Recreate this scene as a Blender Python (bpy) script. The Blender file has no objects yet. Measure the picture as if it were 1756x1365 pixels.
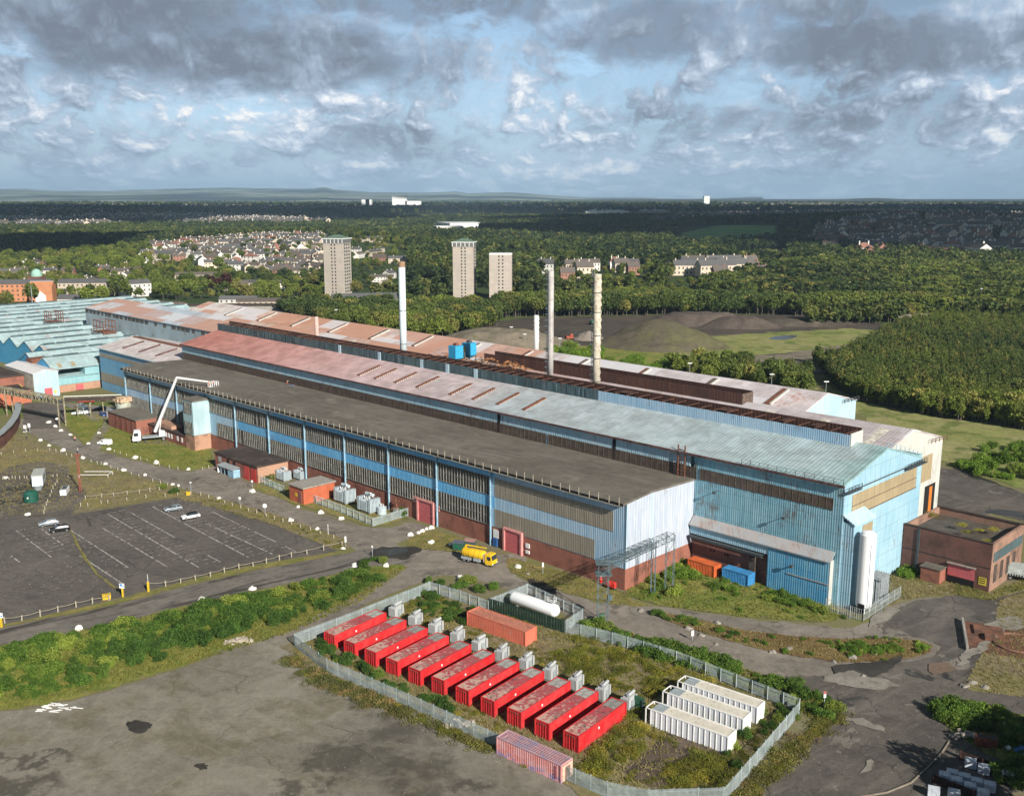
import bpy, bmesh, math, random
import numpy as np
from mathutils import Vector, Matrix, Euler
R = random.Random(7)
SC = bpy.context.scene
COL = SC.collection
# ------------------------------------------------------------------ camera
F_PX, PITCH, CX, CY, CAMH = 1738.0, 0.1996, 878.0, 682.5, 79.5
cam_d = bpy.data.cameras.new('camera'); cam = bpy.data.objects.new('camera', cam_d); COL.objects.link(cam)
cam_d.sensor_fit = 'HORIZONTAL'; cam_d.sensor_width = 36; cam_d.lens = 36 * F_PX / 1756
cam_d.clip_start = 1; cam_d.clip_end = 60000
cam.location = (0, 0, CAMH); cam.rotation_euler = (math.pi / 2 - PITCH, 0, 0)
SC.camera = cam
SC.view_settings.view_transform = 'Standard'; SC.view_settings.look = 'None'
SC.view_settings.exposure = 0.55; SC.view_settings.gamma = 1
SC.cycles.max_bounces = 5; SC.cycles.diffuse_bounces = 2; SC.cycles.glossy_bounces = 2
SC.cycles.transmission_bounces = 3; SC.cycles.transparent_max_bounces = 6; SC.cycles.volume_bounces = 0
SC.cycles.caustics_reflective = False; SC.cycles.caustics_refractive = False
# ------------------------------------------------------------------ sun
SUN_EL, SUN_AZ = math.radians(28.5), math.radians(31)     # azimuth: to the right of straight behind the camera
S = Vector((math.sin(SUN_AZ) * math.cos(SUN_EL), -math.cos(SUN_AZ) * math.cos(SUN_EL), math.sin(SUN_EL)))
sd = bpy.data.lights.new('sun', 'SUN'); sd.energy = 5.0; sd.angle = math.radians(0.5); sd.color = (1, .935, .83)
sun = bpy.data.objects.new('sun', sd); COL.objects.link(sun)
sun.rotation_euler = S.to_track_quat('Z', 'Y').to_euler(); sun.location = (0, 0, 300)

# ------------------------------------------------------------------ node helper
class N:
    """tiny helper for writing node trees"""
    def __init__(s, tree): s.t = tree; s.n = tree.nodes; s.l = tree.links
    def node(s, kind, **kw):
        n = s.n.new(kind)
        for k, v in kw.items(): setattr(n, k, v)
        return n
    def put(s, n, key, v):
        sock = n.inputs[key]
        if isinstance(v, bpy.types.NodeSocket): s.l.new(v, sock)
        elif v is not None:
            if sock.type == 'RGBA' and len(v) == 3: v = (*v, 1)
            sock.default_value = v
    def math(s, op, a, b=None, c=None, clamp=False):
        n = s.node('ShaderNodeMath', operation=op, use_clamp=clamp)
        for i, v in enumerate((a, b, c)):
            if v is not None: s.put(n, i, v)
        return n.outputs[0]
    def vmath(s, op, a, b=None):
        n = s.node('ShaderNodeVectorMath', operation=op)
        s.put(n, 0, a)
        if b is not None: s.put(n, 1, b)
        return n.outputs[0]
    def sep(s, v):
        n = s.node('ShaderNodeSeparateXYZ'); s.put(n, 0, v); return n.outputs
    def comb(s, x, y, z):
        n = s.node('ShaderNodeCombineXYZ'); s.put(n, 0, x); s.put(n, 1, y); s.put(n, 2, z); return n.outputs[0]
    def noise(s, vec, scale=1, detail=3, rough=.55, dist=0, off=None, typ=None):
        if off: vec = s.vmath('ADD', vec, off)
        n = s.node('ShaderNodeTexNoise'); s.put(n, 'Vector', vec); s.put(n, 'Scale', scale)
        if typ: n.noise_type = typ
        s.put(n, 'Detail', detail); s.put(n, 'Roughness', rough); s.put(n, 'Distortion', dist)
        return n.outputs[0]
    def ramp(s, f, lo, hi, smooth=True):
        n = s.node('ShaderNodeMapRange'); n.interpolation_type = 'SMOOTHSTEP' if smooth else 'LINEAR'; n.clamp = True
        s.put(n, 0, f); s.put(n, 1, lo); s.put(n, 2, hi); s.put(n, 3, 0.0); s.put(n, 4, 1.0)
        return n.outputs[0]
    def mix(s, f, a, b, mode='MIX'):
        n = s.node('ShaderNodeMix', data_type='RGBA', blend_type=mode)
        s.put(n, 0, f); s.put(n, 6, a); s.put(n, 7, b); return n.outputs[2]

# ------------------------------------------------------------------ world: Nishita sky under broken cloud
def make_world():
    w = bpy.data.worlds.new('World'); SC.world = w; w.use_nodes = True
    k = N(w.node_tree); k.n.clear()
    out = k.node('ShaderNodeOutputWorld'); bg = k.node('ShaderNodeBackground')
    sky = k.node('ShaderNodeTexSky', sky_type='NISHITA', sun_disc=False)
    sky.sun_elevation = SUN_EL; sky.sun_rotation = math.pi - SUN_AZ
    sky.air_density = 1.0; sky.dust_density = 1.2
    d = k.node('ShaderNodeTexCoord').outputs['Generated']
    x, y, z = k.sep(d)
    zc = k.math('MAXIMUM', z, 0.0)
    U = k.math('ARCTAN2', x, y); V = z
    # cloud decks seen edge-on: features flatten towards the horizon
    zq = k.math('MAXIMUM', z, -.015)
    px_ = k.math('MULTIPLY', U, k.math('ADD', 9.0, k.math('DIVIDE', .10, k.math('ADD', zq, .06))))
    py_ = k.math('MULTIPLY', k.math('LOGARITHM', k.math('ADD', zq, .07), math.e), -1.8)
    P = k.comb(px_, py_, 0.0)
    w1 = k.noise(P, 1.6, 4, .55, off=(3, 7, 0)); w2 = k.noise(P, 1.6, 4, .55, off=(43, 17, 6))
    P = k.vmath('ADD', P, k.comb(k.math('MULTIPLY', k.math('SUBTRACT', w1, .5), .35), k.math('MULTIPLY', k.math('SUBTRACT', w2, .5), .35), 0.0))
    def dens(dx, dy):
        Q = k.vmath('ADD', P, (dx, dy, 0))
        a_ = k.noise(Q, 1.7, 9, .60, 0, off=(11.3, 4.1, 2))
        bl = None         # heaped look: folded noise gives round tops with creases between
        for sc_, w_, o_ in ((2.3, .30, (1, 2, 3)), (4.9, .17, (9, 2, 3)), (10.3, .09, (3, 22, 3)), (21.0, .05, (13, 2, 33))):
            q_ = k.math('MULTIPLY', k.math('ABSOLUTE', k.math('SUBTRACT', k.noise(Q, sc_, 1, .5, 0, off=o_), .5)), w_ * 3.2); bl = q_ if bl is None else k.math('ADD', bl, q_)
        return k.math('ADD', k.math('MULTIPLY', a_, .74), bl)
    n1 = dens(0, 0); n2 = dens(.06, -.12); n2b = dens(.02, -.04)
    n3 = k.noise(P, .8, 4, .55, .2, off=(7.7, 2.2, 5))
    uvn = k.comb(k.math('MULTIPLY', U, 6.0), k.math('MULTIPLY', V, 15.0), .3)
    wn = k.math('SUBTRACT', k.noise(uvn, 1.3, 6, .62, off=(5, 1, 0)), .5)
    wn2 = k.math('SUBTRACT', k.noise(uvn, 2.1, 6, .62, off=(25, 14, 3)), .5)
    def blob(px, py, rx, ry, soft=.55):
        du = k.math('DIVIDE', k.math('ADD', k.math('SUBTRACT', U, (px - 878) / 1738), k.math('MULTIPLY', wn, .16)), rx / 1738)
        dv = k.math('DIVIDE', k.math('ADD', k.math('SUBTRACT', V, (332 - py) / 1738), k.math('MULTIPLY', wn2, .07)), ry / 1738)
        r = k.math('SQRT', k.math('ADD', k.math('MULTIPLY', du, du), k.math('MULTIPLY', dv, dv)))
        return k.math('SUBTRACT', 1.0, k.ramp(r, 1 - soft, 1 + soft))
    def mx(*v):
        r = v[0]
        for q in v[1:]: r = k.math('MAXIMUM', r, q)
        return r
    dark = mx(blob(430, 120, 300, 60), blob(160, 60, 330, 60), k.math('MULTIPLY', blob(1500, 110, 260, 45), .9),
              k.math('MULTIPLY', blob(1130, 75, 190, 50), .75), k.math('MULTIPLY', blob(760, 20, 420, 40), .6), k.math('MULTIPLY', blob(1250, 225, 140, 22), .45),
              k.math('MULTIPLY', blob(1500, 30, 420, 50), .55), k.math('MULTIPLY', blob(640, 245, 170, 20), .45), k.math('MULTIPLY', blob(1600, 210, 300, 35), .35))
    light = mx(blob(620, 75, 110, 28), blob(400, 210, 260, 26), blob(60, 190, 160, 60), k.math('MULTIPLY', blob(850, 185, 120, 40), .9), blob(1670, 60, 100, 25), k.math('MULTIPLY', blob(1180, 150, 160, 30), .7), k.math('MULTIPLY', blob(1640, 165, 150, 26), .6))
    blue = mx(blob(975, 130, 36, 17, .9), k.math('MULTIPLY', blob(812, 62, 42, 16, .9), .75), k.math('MULTIPLY', blob(1110, 225, 60, 12, .9), .6), k.math('MULTIPLY', blob(60, 128, 70, 10, .9), .7), k.math('MULTIPLY', blob(950, 60, 60, 20, .9), .4))
    lo = k.math('SUBTRACT', 1.0, k.ramp(V, .0, .075))                       # near the horizon: thin, pale, blue-grey
    relief = k.math('ADD', k.math('MULTIPLY', k.math('SUBTRACT', n1, n2), 1.0), k.math('MULTIPLY', k.math('SUBTRACT', n1, n2b), 1.15))
    relief = k.math('MULTIPLY', relief, k.math('SUBTRACT', .85, k.math('MULTIPLY', k.math('MAXIMUM', dark, k.ramp(V, .08, .16)), .52)))
    t = k.math('ADD', k.math('ADD', .40, relief), k.math('MULTIPLY', k.math('SUBTRACT', n3, .5), 1.5))
    t = k.math('ADD', t, k.math('MULTIPLY', k.math('SUBTRACT', n1, .56), .8))
    t = k.math('ADD', t, k.math('MULTIPLY', light, .20))
    t = k.math('SUBTRACT', t, k.math('MULTIPLY', dark, .29), None)
    t = k.math('ADD', t, k.math('MULTIPLY', lo, .06), None, True)
    cr = k.node('ShaderNodeValToRGB'); k.l.new(t, cr.inputs[0]); e = cr.color_ramp.elements
    e[0].position = 0; e[0].color = (.140, .168, .215, 1); e[1].position = 1; e[1].color = (.70, .70, .69, 1)
    for p, c in ((.2, (.180, .220, .285)), (.42, (.255, .318, .405)), (.62, (.355, .425, .52)), (.8, (.50, .555, .625))):
        q = e.new(p); q.color = (*c, 1)
    cloud = k.mix(k.math('MULTIPLY', lo, .6), cr.outputs[0], (.33, .46, .60))
    skyc = k.mix(1.0, sky.outputs[0], (.1, .1, .1), 'MULTIPLY')
    skyc = k.mix(.6, skyc, (.27, .47, .72))
    cov = k.ramp(n1, .40, .60)
    thin = k.math('MULTIPLY', k.math('SUBTRACT', 1.0, cov), .75)
    hole = k.math('MAXIMUM', k.math('MULTIPLY', thin, k.math('SUBTRACT', 1.0, dark)), k.math('MULTIPLY', blue, .95))
    col = k.mix(hole, cloud, skyc)
    col = k.mix(k.ramp(z, .18, .42), col, (.05, .075, .12))            # unseen sky overhead darkened on purpose, to deepen the shadows below
    below = k.ramp(z, -.02, 0.0)
    col = k.mix(below, (.10, .12, .10), col)
    k.l.new(col, bg.inputs[0]); bg.inputs[1].default_value = 1.0
    k.l.new(bg.outputs[0], out.inputs[0])
make_world()

# ------------------------------------------------------------------ photo pixel -> point of the ground (or of the plane z)
_cp, _sp = math.cos(PITCH), math.sin(PITCH)
def G(px, py, z=0.0):
    X, Y = (px - CX) / F_PX, (py - CY) / F_PX
    d = (X, _cp - Y * _sp, -_sp - Y * _cp); t = (z - CAMH) / d[2]
    return Vector((d[0] * t, d[1] * t, z))
YAW = .783
ORG = Vector((22.98, 194.84, 0))
def W(a, b, z=0.0):          # works frame -> world: a runs along the halls (to the far left), b across them (to the far right)
    return Vector((ORG.x - a * math.cos(YAW) + b * math.sin(YAW), ORG.y + a * math.sin(YAW) + b * math.cos(YAW), z))
def AB(p):
    dx, dy = p[0] - ORG.x, p[1] - ORG.y
    return (-dx * math.cos(YAW) + dy * math.sin(YAW), dx * math.sin(YAW) + dy * math.cos(YAW))

# ------------------------------------------------------------------ mesh builder
class MB:
    def __init__(s): s.v = []; s.f = []; s.m = []
    def add(s, vs, fs, m=0):
        o = len(s.v); s.v += [tuple(q) for q in vs]; s.f += [tuple(o + i for i in f) for f in fs]; s.m += [m] * len(fs); return s
    def box(s, x0, x1, y0, y1, z0, z1, m=0, taper=1):
        cx, cy = (x0 + x1) / 2, (y0 + y1) / 2
        t = lambda x, c: c + (x - c) * taper
        return s.add([(x0, y0, z0), (x1, y0, z0), (x1, y1, z0), (x0, y1, z0), (t(x0, cx), t(y0, cy), z1), (t(x1, cx), t(y0, cy), z1), (t(x1, cx), t(y1, cy), z1), (t(x0, cx), t(y1, cy), z1)],
                     [(0, 3, 2, 1), (4, 5, 6, 7), (0, 1, 5, 4), (1, 2, 6, 5), (2, 3, 7, 6), (3, 0, 4, 7)], m)
    def poly(s, pts, m=0): return s.add(pts, [tuple(range(len(pts)))], m)
    def prism(s, pts, z0, z1, m=0, cap=True):
        n = len(pts)
        vs = [(p[0], p[1], z0) for p in pts] + [(p[0], p[1], z1) for p in pts]
        fs = [(i, (i + 1) % n, n + (i + 1) % n, n + i) for i in range(n)]
        if cap: fs += [tuple(range(n - 1, -1, -1)), tuple(range(n, 2 * n))]
        return s.add(vs, fs, m)
    def extr(s, prof, x0, x1, m=0, axis='x'):     # profile in the (y,z) plane pushed along x (or (x,z) along y)
        n = len(prof)
        if axis == 'x': vs = [(x0, p[0], p[1]) for p in prof] + [(x1, p[0], p[1]) for p in prof]
        else: vs = [(p[0], x0, p[1]) for p in prof] + [(p[0], x1, p[1]) for p in prof]
        return s.add(vs, [(i, (i + 1) % n, n + (i + 1) % n, n + i) for i in range(n)] + [tuple(range(n - 1, -1, -1)), tuple(range(n, 2 * n))], m)
    def tube(s, p, q, r, n=6, r2=None, m=0, cap=True):
        p, q = Vector(p), Vector(q); d = (q - p)
        if d.length < 1e-6: return s
        d.normalize(); a = d.orthogonal().normalized(); b = d.cross(a); r2 = r if r2 is None else r2
        vs = []
        for c, rr in ((p, r), (q, r2)):
            for i in range(n):
                t = 2 * math.pi * i / n; vs.append(c + (a * math.cos(t) + b * math.sin(t)) * rr)
        fs = [(i, (i + 1) % n, n + (i + 1) % n, n + i) for i in range(n)]
        if cap: fs += [tuple(range(n - 1, -1, -1)), tuple(range(n, 2 * n))]
        return s.add(vs, fs, m)
    def lathe(s, prof, n=16, c=(0, 0, 0), m=0):   # profile (r,z)
        vs = []; k = len(prof)
        for r, z in prof:
            for i in range(n):
                t = 2 * math.pi * i / n; vs.append((c[0] + r * math.cos(t), c[1] + r * math.sin(t), c[2] + z))
        fs = [(j * n + i, j * n + (i + 1) % n, (j + 1) * n + (i + 1) % n, (j + 1) * n + i) for j in range(k - 1) for i in range(n)]
        fs += [tuple(range(n - 1, -1, -1)), tuple(range((k - 1) * n, k * n))]
        return s.add(vs, fs, m)
    def beam(s, p, q, w, h=None, m=0): return s.tube(p, q, w * .7, 4, m=m)
    def xf(s, M, start=0):
        for i in range(start, len(s.v)): s.v[i] = tuple(M @ Vector(s.v[i]))
        return s
    def build(s, name, mats, parent=None, loc=(0, 0, 0), rz=0, smooth=False, fix=True):
        me = bpy.data.meshes.new(name); me.from_pydata(s.v, [], s.f)
        for q in (mats if isinstance(mats, (list, tuple)) else [mats]): me.materials.append(q)
        if len(me.polygons) and any(s.m): me.polygons.foreach_set('material_index', s.m)
        if fix and len(s.f) < 60000:
            bm = bmesh.new(); bm.from_mesh(me); bmesh.ops.recalc_face_normals(bm, faces=bm.faces); bm.to_mesh(me); bm.free()
        if smooth: me.polygons.foreach_set('use_smooth', [True] * len(me.polygons))
        me.update()
        o = bpy.data.objects.new(name, me); COL.objects.link(o); o.parent = parent; o.location = loc; o.rotation_euler = (0, 0, rz)
        return o
def tag(o, label=None, cat=None, group=None, kind=None):
    if label: o['label'] = label
    if cat: o['category'] = cat
    if group: o['group'] = group
    if kind: o['kind'] = kind
    return o
def root(name, label, cat, loc=(0, 0, 0), rz=0, group=None):
    o = bpy.data.objects.new(name, None); COL.objects.link(o); o.empty_display_size = .5
    o.location = loc; o.rotation_euler = (0, 0, rz)
    return tag(o, label, cat, group)
KIDS = {}
def copy_tree(o, loc, rz=None, label=None, group=None, scale=None, kids=None):
    ks = list(o.children) if kids is None else kids
    c = o.copy(); COL.objects.link(c); c.location = loc
    if rz is not None: c.rotation_euler = (0, 0, rz)
    if label: c['label'] = label
    if group: c['group'] = group
    if scale is not None: c.scale = scale if hasattr(scale, '__len__') else (scale,) * 3
    for ch in ks:
        d = ch.copy(); COL.objects.link(d); d.parent = c
        for g in ch.children:
            e = g.copy(); COL.objects.link(e); e.parent = d
    return c

# ------------------------------------------------------------------ materials
def newmat(name):
    m = bpy.data.materials.new(name); m.use_nodes = True; k = N(m.node_tree); k.n.clear()
    out = k.node('ShaderNodeOutputMaterial'); b = k.node('ShaderNodeBsdfPrincipled'); k.l.new(b.outputs[0], out.inputs[0])
    return m, k, b
def coord(k, which='Object'): return k.node('ShaderNodeTexCoord').outputs[which]
def bump(k, b, h, strength=.4, dist=.05):
    n = k.node('ShaderNodeBump'); n.inputs['Strength'].default_value = strength; n.inputs['Distance'].default_value = dist
    k.l.new(h, n.inputs['Height']); k.l.new(n.outputs[0], b.inputs['Normal'])
def plain(name, c, rough=.6, metal=0, var=.18, scale=1.5, dirt=None, dirt_amt=.5, rnd=0, spec=.3):
    """painted or bare surface with soft tonal variation and optional dirt patches"""
    m, k, b = newmat(name); co = coord(k)
    n = k.noise(co, scale, 5, .6); f = k.ramp(n, .3, .7)
    col = k.mix(f, tuple(x * (1 - var) for x in c), tuple(min(1, x * (1 + var)) for x in c))
    if rnd:
        r = k.node('ShaderNodeObjectInfo').outputs['Random']
        col = k.mix(1.0, col, k.mix(r, (1 - rnd,) * 3, (1 + rnd,) * 3), 'MULTIPLY')
    if dirt:
        d = k.noise(co, scale * 1.7, 6, .65, off=(9, 3, 1))
        col = k.mix(k.math('MULTIPLY', k.ramp(d, .62 - dirt_amt * .2, .72), .9), col, dirt)
    k.put(b, 'Base Color', col); b.inputs['Roughness'].default_value = rough; b.inputs['Metallic'].default_value = metal
    b.inputs['Specular IOR Level'].default_value = spec
    return m
def clad(name, c, c2, rust=(.16, .06, .03), rust_amt=.25, pitch=.35, streak=1.0, panel=0, hi=None, rough=.55, bs=.5):
    """weathered profiled sheeting: ribs, vertical streaks, rust, panel joints"""
    m, k, b = newmat(name); co = coord(k); x, y, z = k.sep(co)
    s = k.math('ADD', x, y)
    v1 = k.comb(k.math('MULTIPLY', s, 1.6), k.math('MULTIPLY', z, .12), 0.0)
    n1 = k.noise(v1, 1.0, 6, .65); n0 = k.noise(co, .12, 4, .6)
    f = k.ramp(k.math('ADD', k.math('MULTIPLY', n1, .6 * streak), k.math('MULTIPLY', n0, 1 - .6 * streak)), .38, .62)
    col = k.mix(f, c, c2)
    if hi:
        h = k.noise(k.comb(k.math('MULTIPLY', s, 3.2), k.math('MULTIPLY', z, .5), 4.0), 1.0, 4, .7)
        col = k.mix(k.math('MULTIPLY', k.ramp(h, .60, .70), .7), col, hi)
    r = k.noise(k.comb(k.math('MULTIPLY', s, 2.4), k.math('MULTIPLY', z, .35), 9.0), 1.0, 7, .7)
    r2 = k.noise(co, .25, 5, .65, off=(30, 2, 7))
    rf = k.math('MULTIPLY', k.ramp(k.math('MULTIPLY', k.math('ADD', r, r2), .5), .60 - rust_amt * .2, .68 - rust_amt * .12), .8)
    col = k.mix(rf, col, rust)
    w = k.math('SINE', k.math('MULTIPLY', s, 2 * math.pi / pitch))
    col = k.mix(k.math('MULTIPLY', k.ramp(w, .5, 1), .10), col, (.02, .02, .02))
    if panel:
        px = k.math('LESS_THAN', k.math('FRACT', k.math('DIVIDE', s, panel)), .035)
        pz = k.math('LESS_THAN', k.math('FRACT', k.math('DIVIDE', z, 2.9)), .03)
        col = k.mix(k.math('MULTIPLY', k.math('MAXIMUM', px, pz), .42), col, (.05, .06, .07))
    k.put(b, 'Base Color', col); b.inputs['Roughness'].default_value = rough; b.inputs['Specular IOR Level'].default_value = .25
    bump(k, b, w, bs, .04)
    return m
def brick(name, c, c2, dirt=(.05, .035, .03), s=1.0, amt=.3):
    m, k, b = newmat(name); co = coord(k); x, y, z = k.sep(co)
    v = k.comb(k.math('ADD', x, y), z, 0.0)
    bt = k.node('ShaderNodeTexBrick'); k.put(bt, 'Vector', v); k.put(bt, 'Scale', 3.0 * s)
    k.put(bt, 'Color1', c); k.put(bt, 'Color2', c2); k.put(bt, 'Mortar', tuple(q * .75 for q in c2)); k.put(bt, 'Mortar Size', .02)
    bt.inputs['Bias'].default_value = 0
    n = k.noise(co, .25, 6, .65); n2 = k.noise(v, 1.3, 5, .7)
    col = k.mix(k.math('MULTIPLY', k.ramp(n, .5 - amt * .15, .72), .65), bt.outputs[0], dirt)
    col = k.mix(k.math('MULTIPLY', k.ramp(n2, .55, .75), .3), col, tuple(min(1, q * 1.6) for q in c2))
    k.put(b, 'Base Color', col); b.inputs['Roughness'].default_value = .9; b.inputs['Specular IOR Level'].default_value = .15
    return m
def sheet(name, c, c2, c3=None, sc=.15, fine=3.0, amt=.5, rough=.9, bmp=.3, wet=None, spec=.2, specks=None, third=(.55, .68), blots=(), streak=None, grit=.35, crack=None):
    """ground-like surfaces: two tones mixed by broad noise, a third in patches, fine grain, optional wet patches"""
    m, k, b = newmat(name); co = coord(k)
    n = k.noise(co, sc, 7, .62, .3); f = k.ramp(n, .36, .64)
    col = k.mix(f, c, c2)
    if c3: col = k.mix(k.math('MULTIPLY', k.ramp(k.noise(co, sc * 2.3, 8, .68, .4, off=(13, 5, 0)), *third), .85), col, c3)
    g = k.noise(co, fine, 4, .7)
    col = k.mix(1.0, col, k.mix(g, (1 - amt * .6,) * 3, (1 + amt * .6,) * 3), 'MULTIPLY')
    if grit:
        g2 = k.noise(co, fine * .28, 6, .75, .3, off=(8, 21, 3)); col = k.mix(1.0, col, k.mix(k.ramp(g2, .3, .7), (1 - grit * .55,) * 3, (1 + grit * .55,) * 3), 'MULTIPLY')
    if streak:           # wheel-worn streaks along a direction: (dx, dy, colour, amount)
        x, y, _ = k.sep(co); a_ = k.math('ADD', k.math('MULTIPLY', x, streak[0]), k.math('MULTIPLY', y, streak[1])); b_ = k.math('SUBTRACT', k.math('MULTIPLY', x, streak[1]), k.math('MULTIPLY', y, streak[0]))
        sn = k.noise(k.comb(k.math('MULTIPLY', a_, .06), k.math('MULTIPLY', b_, .42), 0.0), 1.0, 7, .66, .3)
        col = k.mix(k.math('MULTIPLY', k.ramp(sn, .50, .62), streak[3]), col, streak[2])
    if crack:
        cv = k.vmath('ADD', co, k.comb(k.math('MULTIPLY', k.noise(co, .5, 4, .6, off=(4, 4, 4)), 2.2), k.math('MULTIPLY', k.noise(co, .5, 4, .6, off=(14, 24, 4)), 2.2), 0.0))
        vo = k.node('ShaderNodeTexVoronoi', feature='DISTANCE_TO_EDGE'); k.put(vo, 'Vector', cv); k.put(vo, 'Scale', crack[0]); ce = k.math('LESS_THAN', vo.outputs[0], crack[1])
        col = k.mix(k.math('MULTIPLY', k.math('MULTIPLY', ce, k.ramp(k.noise(co, .07, 3, .5, off=(6, 6, 1)), .45, .6)), .7), col, crack[2])
        vo2 = k.node('ShaderNodeTexVoronoi', feature='F1'); k.put(vo2, 'Vector', cv); k.put(vo2, 'Scale', crack[0] * .8); pc_ = k.sep(vo2.outputs['Color'])[0]; col = k.mix(1.0, col, k.mix(pc_, (.90, .90, .90), (1.10, 1.10, 1.10)), 'MULTIPLY')
    if specks:
        col = k.mix(k.math('GREATER_THAN', k.noise(co, 2.2, 2, .5, off=(2, 44, 1)), .72), col, specks)
    if blots:            # old oil and damp stains: (x, y, rx, ry) with ragged soft edges
        x, y, _ = k.sep(co); w1 = k.math('SUBTRACT', k.noise(co, .16, 6, .68, off=(5, 5, 5)), .5); w2 = k.math('SUBTRACT', k.noise(co, .16, 6, .68, off=(15, 25, 5)), .5); tot = 0.0
        for bx, by, rx, ry in blots:
            du = k.math('DIVIDE', k.math('ADD', k.math('SUBTRACT', x, bx), k.math('MULTIPLY', w1, 20.0)), rx); dv = k.math('DIVIDE', k.math('ADD', k.math('SUBTRACT', y, by), k.math('MULTIPLY', w2, 20.0)), ry)
            r_ = k.math('SQRT', k.math('ADD', k.math('MULTIPLY', du, du), k.math('MULTIPLY', dv, dv))); tot = k.math('MAXIMUM', tot, k.math('SUBTRACT', 1.0, k.ramp(r_, .25, 1.45)))
        col = k.mix(k.math('MULTIPLY', tot, .78), col, tuple(q * .33 for q in c))
    ro = rough
    if wet:
        wf = k.ramp(k.noise(co, wet[0], 5, .55, .5, off=(3, 71, 0)), wet[1], wet[1] + .025)
        col = k.mix(k.math('MULTIPLY', wf, .75), col, tuple(q * .22 for q in c)); ro = k.mix(wf, (rough,) * 3, (.25,) * 3)
    k.put(b, 'Base Color', col)
    if wet: k.l.new(ro, b.inputs['Roughness'])
    else: b.inputs['Roughness'].default_value = rough
    b.inputs['Specular IOR Level'].default_value = spec
    if bmp: bump(k, b, g, bmp, .05)
    return m
M = {}
# ================================================================== GROUND AND ROADS
from mathutils.geometry import tessellate_polygon
_lvl = [0]
def ragged(pts, step, rag, seed):
    r = random.Random(seed); out = []
    n = len(pts)
    for i in range(n):
        p, q = Vector(pts[i]), Vector(pts[(i + 1) % n]); L = (q - p).length; k = max(1, min(400, int(L / step)))
        nx = Vector((-(q - p).y, (q - p).x, 0)).normalized()
        ph = [r.uniform(0, 6.3) for _ in range(4)]
        for j in range(k):
            t = j / k; s = t * L
            w = sum(math.sin(s * f + ph[e]) * g for e, (f, g) in enumerate(((.35, .5), (.9, .3), (2.1, .2), (4.3, .14)))) + r.uniform(-.35, .35)
            e = min(1, 4 * t, 4 * (1 - t)) if k > 6 else 1
            c = p.lerp(q, t) + nx * w * rag * e
            out.append(c)
    return out
def smooth_poly(pts, it=1):
    for _ in range(it):
        o = []
        for i in range(len(pts)):
            p, q = pts[i], pts[(i + 1) % len(pts)]
            o += [(p[0] * .75 + q[0] * .25, p[1] * .75 + q[1] * .25), (p[0] * .25 + q[0] * .75, p[1] * .25 + q[1] * .75)]
        pts = o
    return pts
def area(name, px, mat, lvl, rag=.5, step=.7, kind='structure', sm=0, parent=None, world=False, label=None):
    if sm: px = smooth_poly(px, sm)
    _lvl[0] += 1; z = .012 * lvl + .0016 * _lvl[0]
    pts = [Vector((p[0], p[1], z)) for p in px] if world else [G(p[0], p[1], 0) for p in px]
    pts = ragged(pts, step, rag, len(name) * 7 + int(px[0][0])) if rag else pts
    pts = [Vector((p.x, p.y, z)) for p in pts]
    tris = tessellate_polygon([pts])
    me = bpy.data.meshes.new(name); me.from_pydata([tuple(p) for p in pts], [], [tuple(t) for t in tris]); me.materials.append(mat)
    bm = bmesh.new(); bm.from_mesh(me); [f.normal_flip() for f in bm.faces if f.normal.z < 0]; bm.to_mesh(me); bm.free()
    o = bpy.data.objects.new(name, me); COL.objects.link(o); o.parent = parent
    if kind and not parent: o['kind'] = kind
    return o
def inpoly(x, y, P):
    c = False; j = len(P) - 1
    for i in range(len(P)):
        if (P[i][1] > y) != (P[j][1] > y) and x < (P[j][0] - P[i][0]) * (y - P[i][1]) / (P[j][1] - P[i][1]) + P[i][0]: c = not c
        j = i
    return c
def scatter(px, n, rnd, clump=0, world=False):
    P = [(p[0], p[1]) for p in px] if world else [(G(*p).x, G(*p).y) for p in px]
    x0, x1 = min(p[0] for p in P), max(p[0] for p in P); y0, y1 = min(p[1] for p in P), max(p[1] for p in P); out = []; t = 0
    cs = [(rnd.uniform(x0, x1), rnd.uniform(y0, y1)) for _ in range(max(1, n // 12))] if clump else None
    while len(out) < n and t < n * 60:
        t += 1
        if clump and rnd.random() < .75:
            c = rnd.choice(cs); x, y = rnd.gauss(c[0], clump), rnd.gauss(c[1], clump)
        else: x, y = rnd.uniform(x0, x1), rnd.uniform(y0, y1)
        if inpoly(x, y, P): out.append((x, y))
    return out

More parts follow.
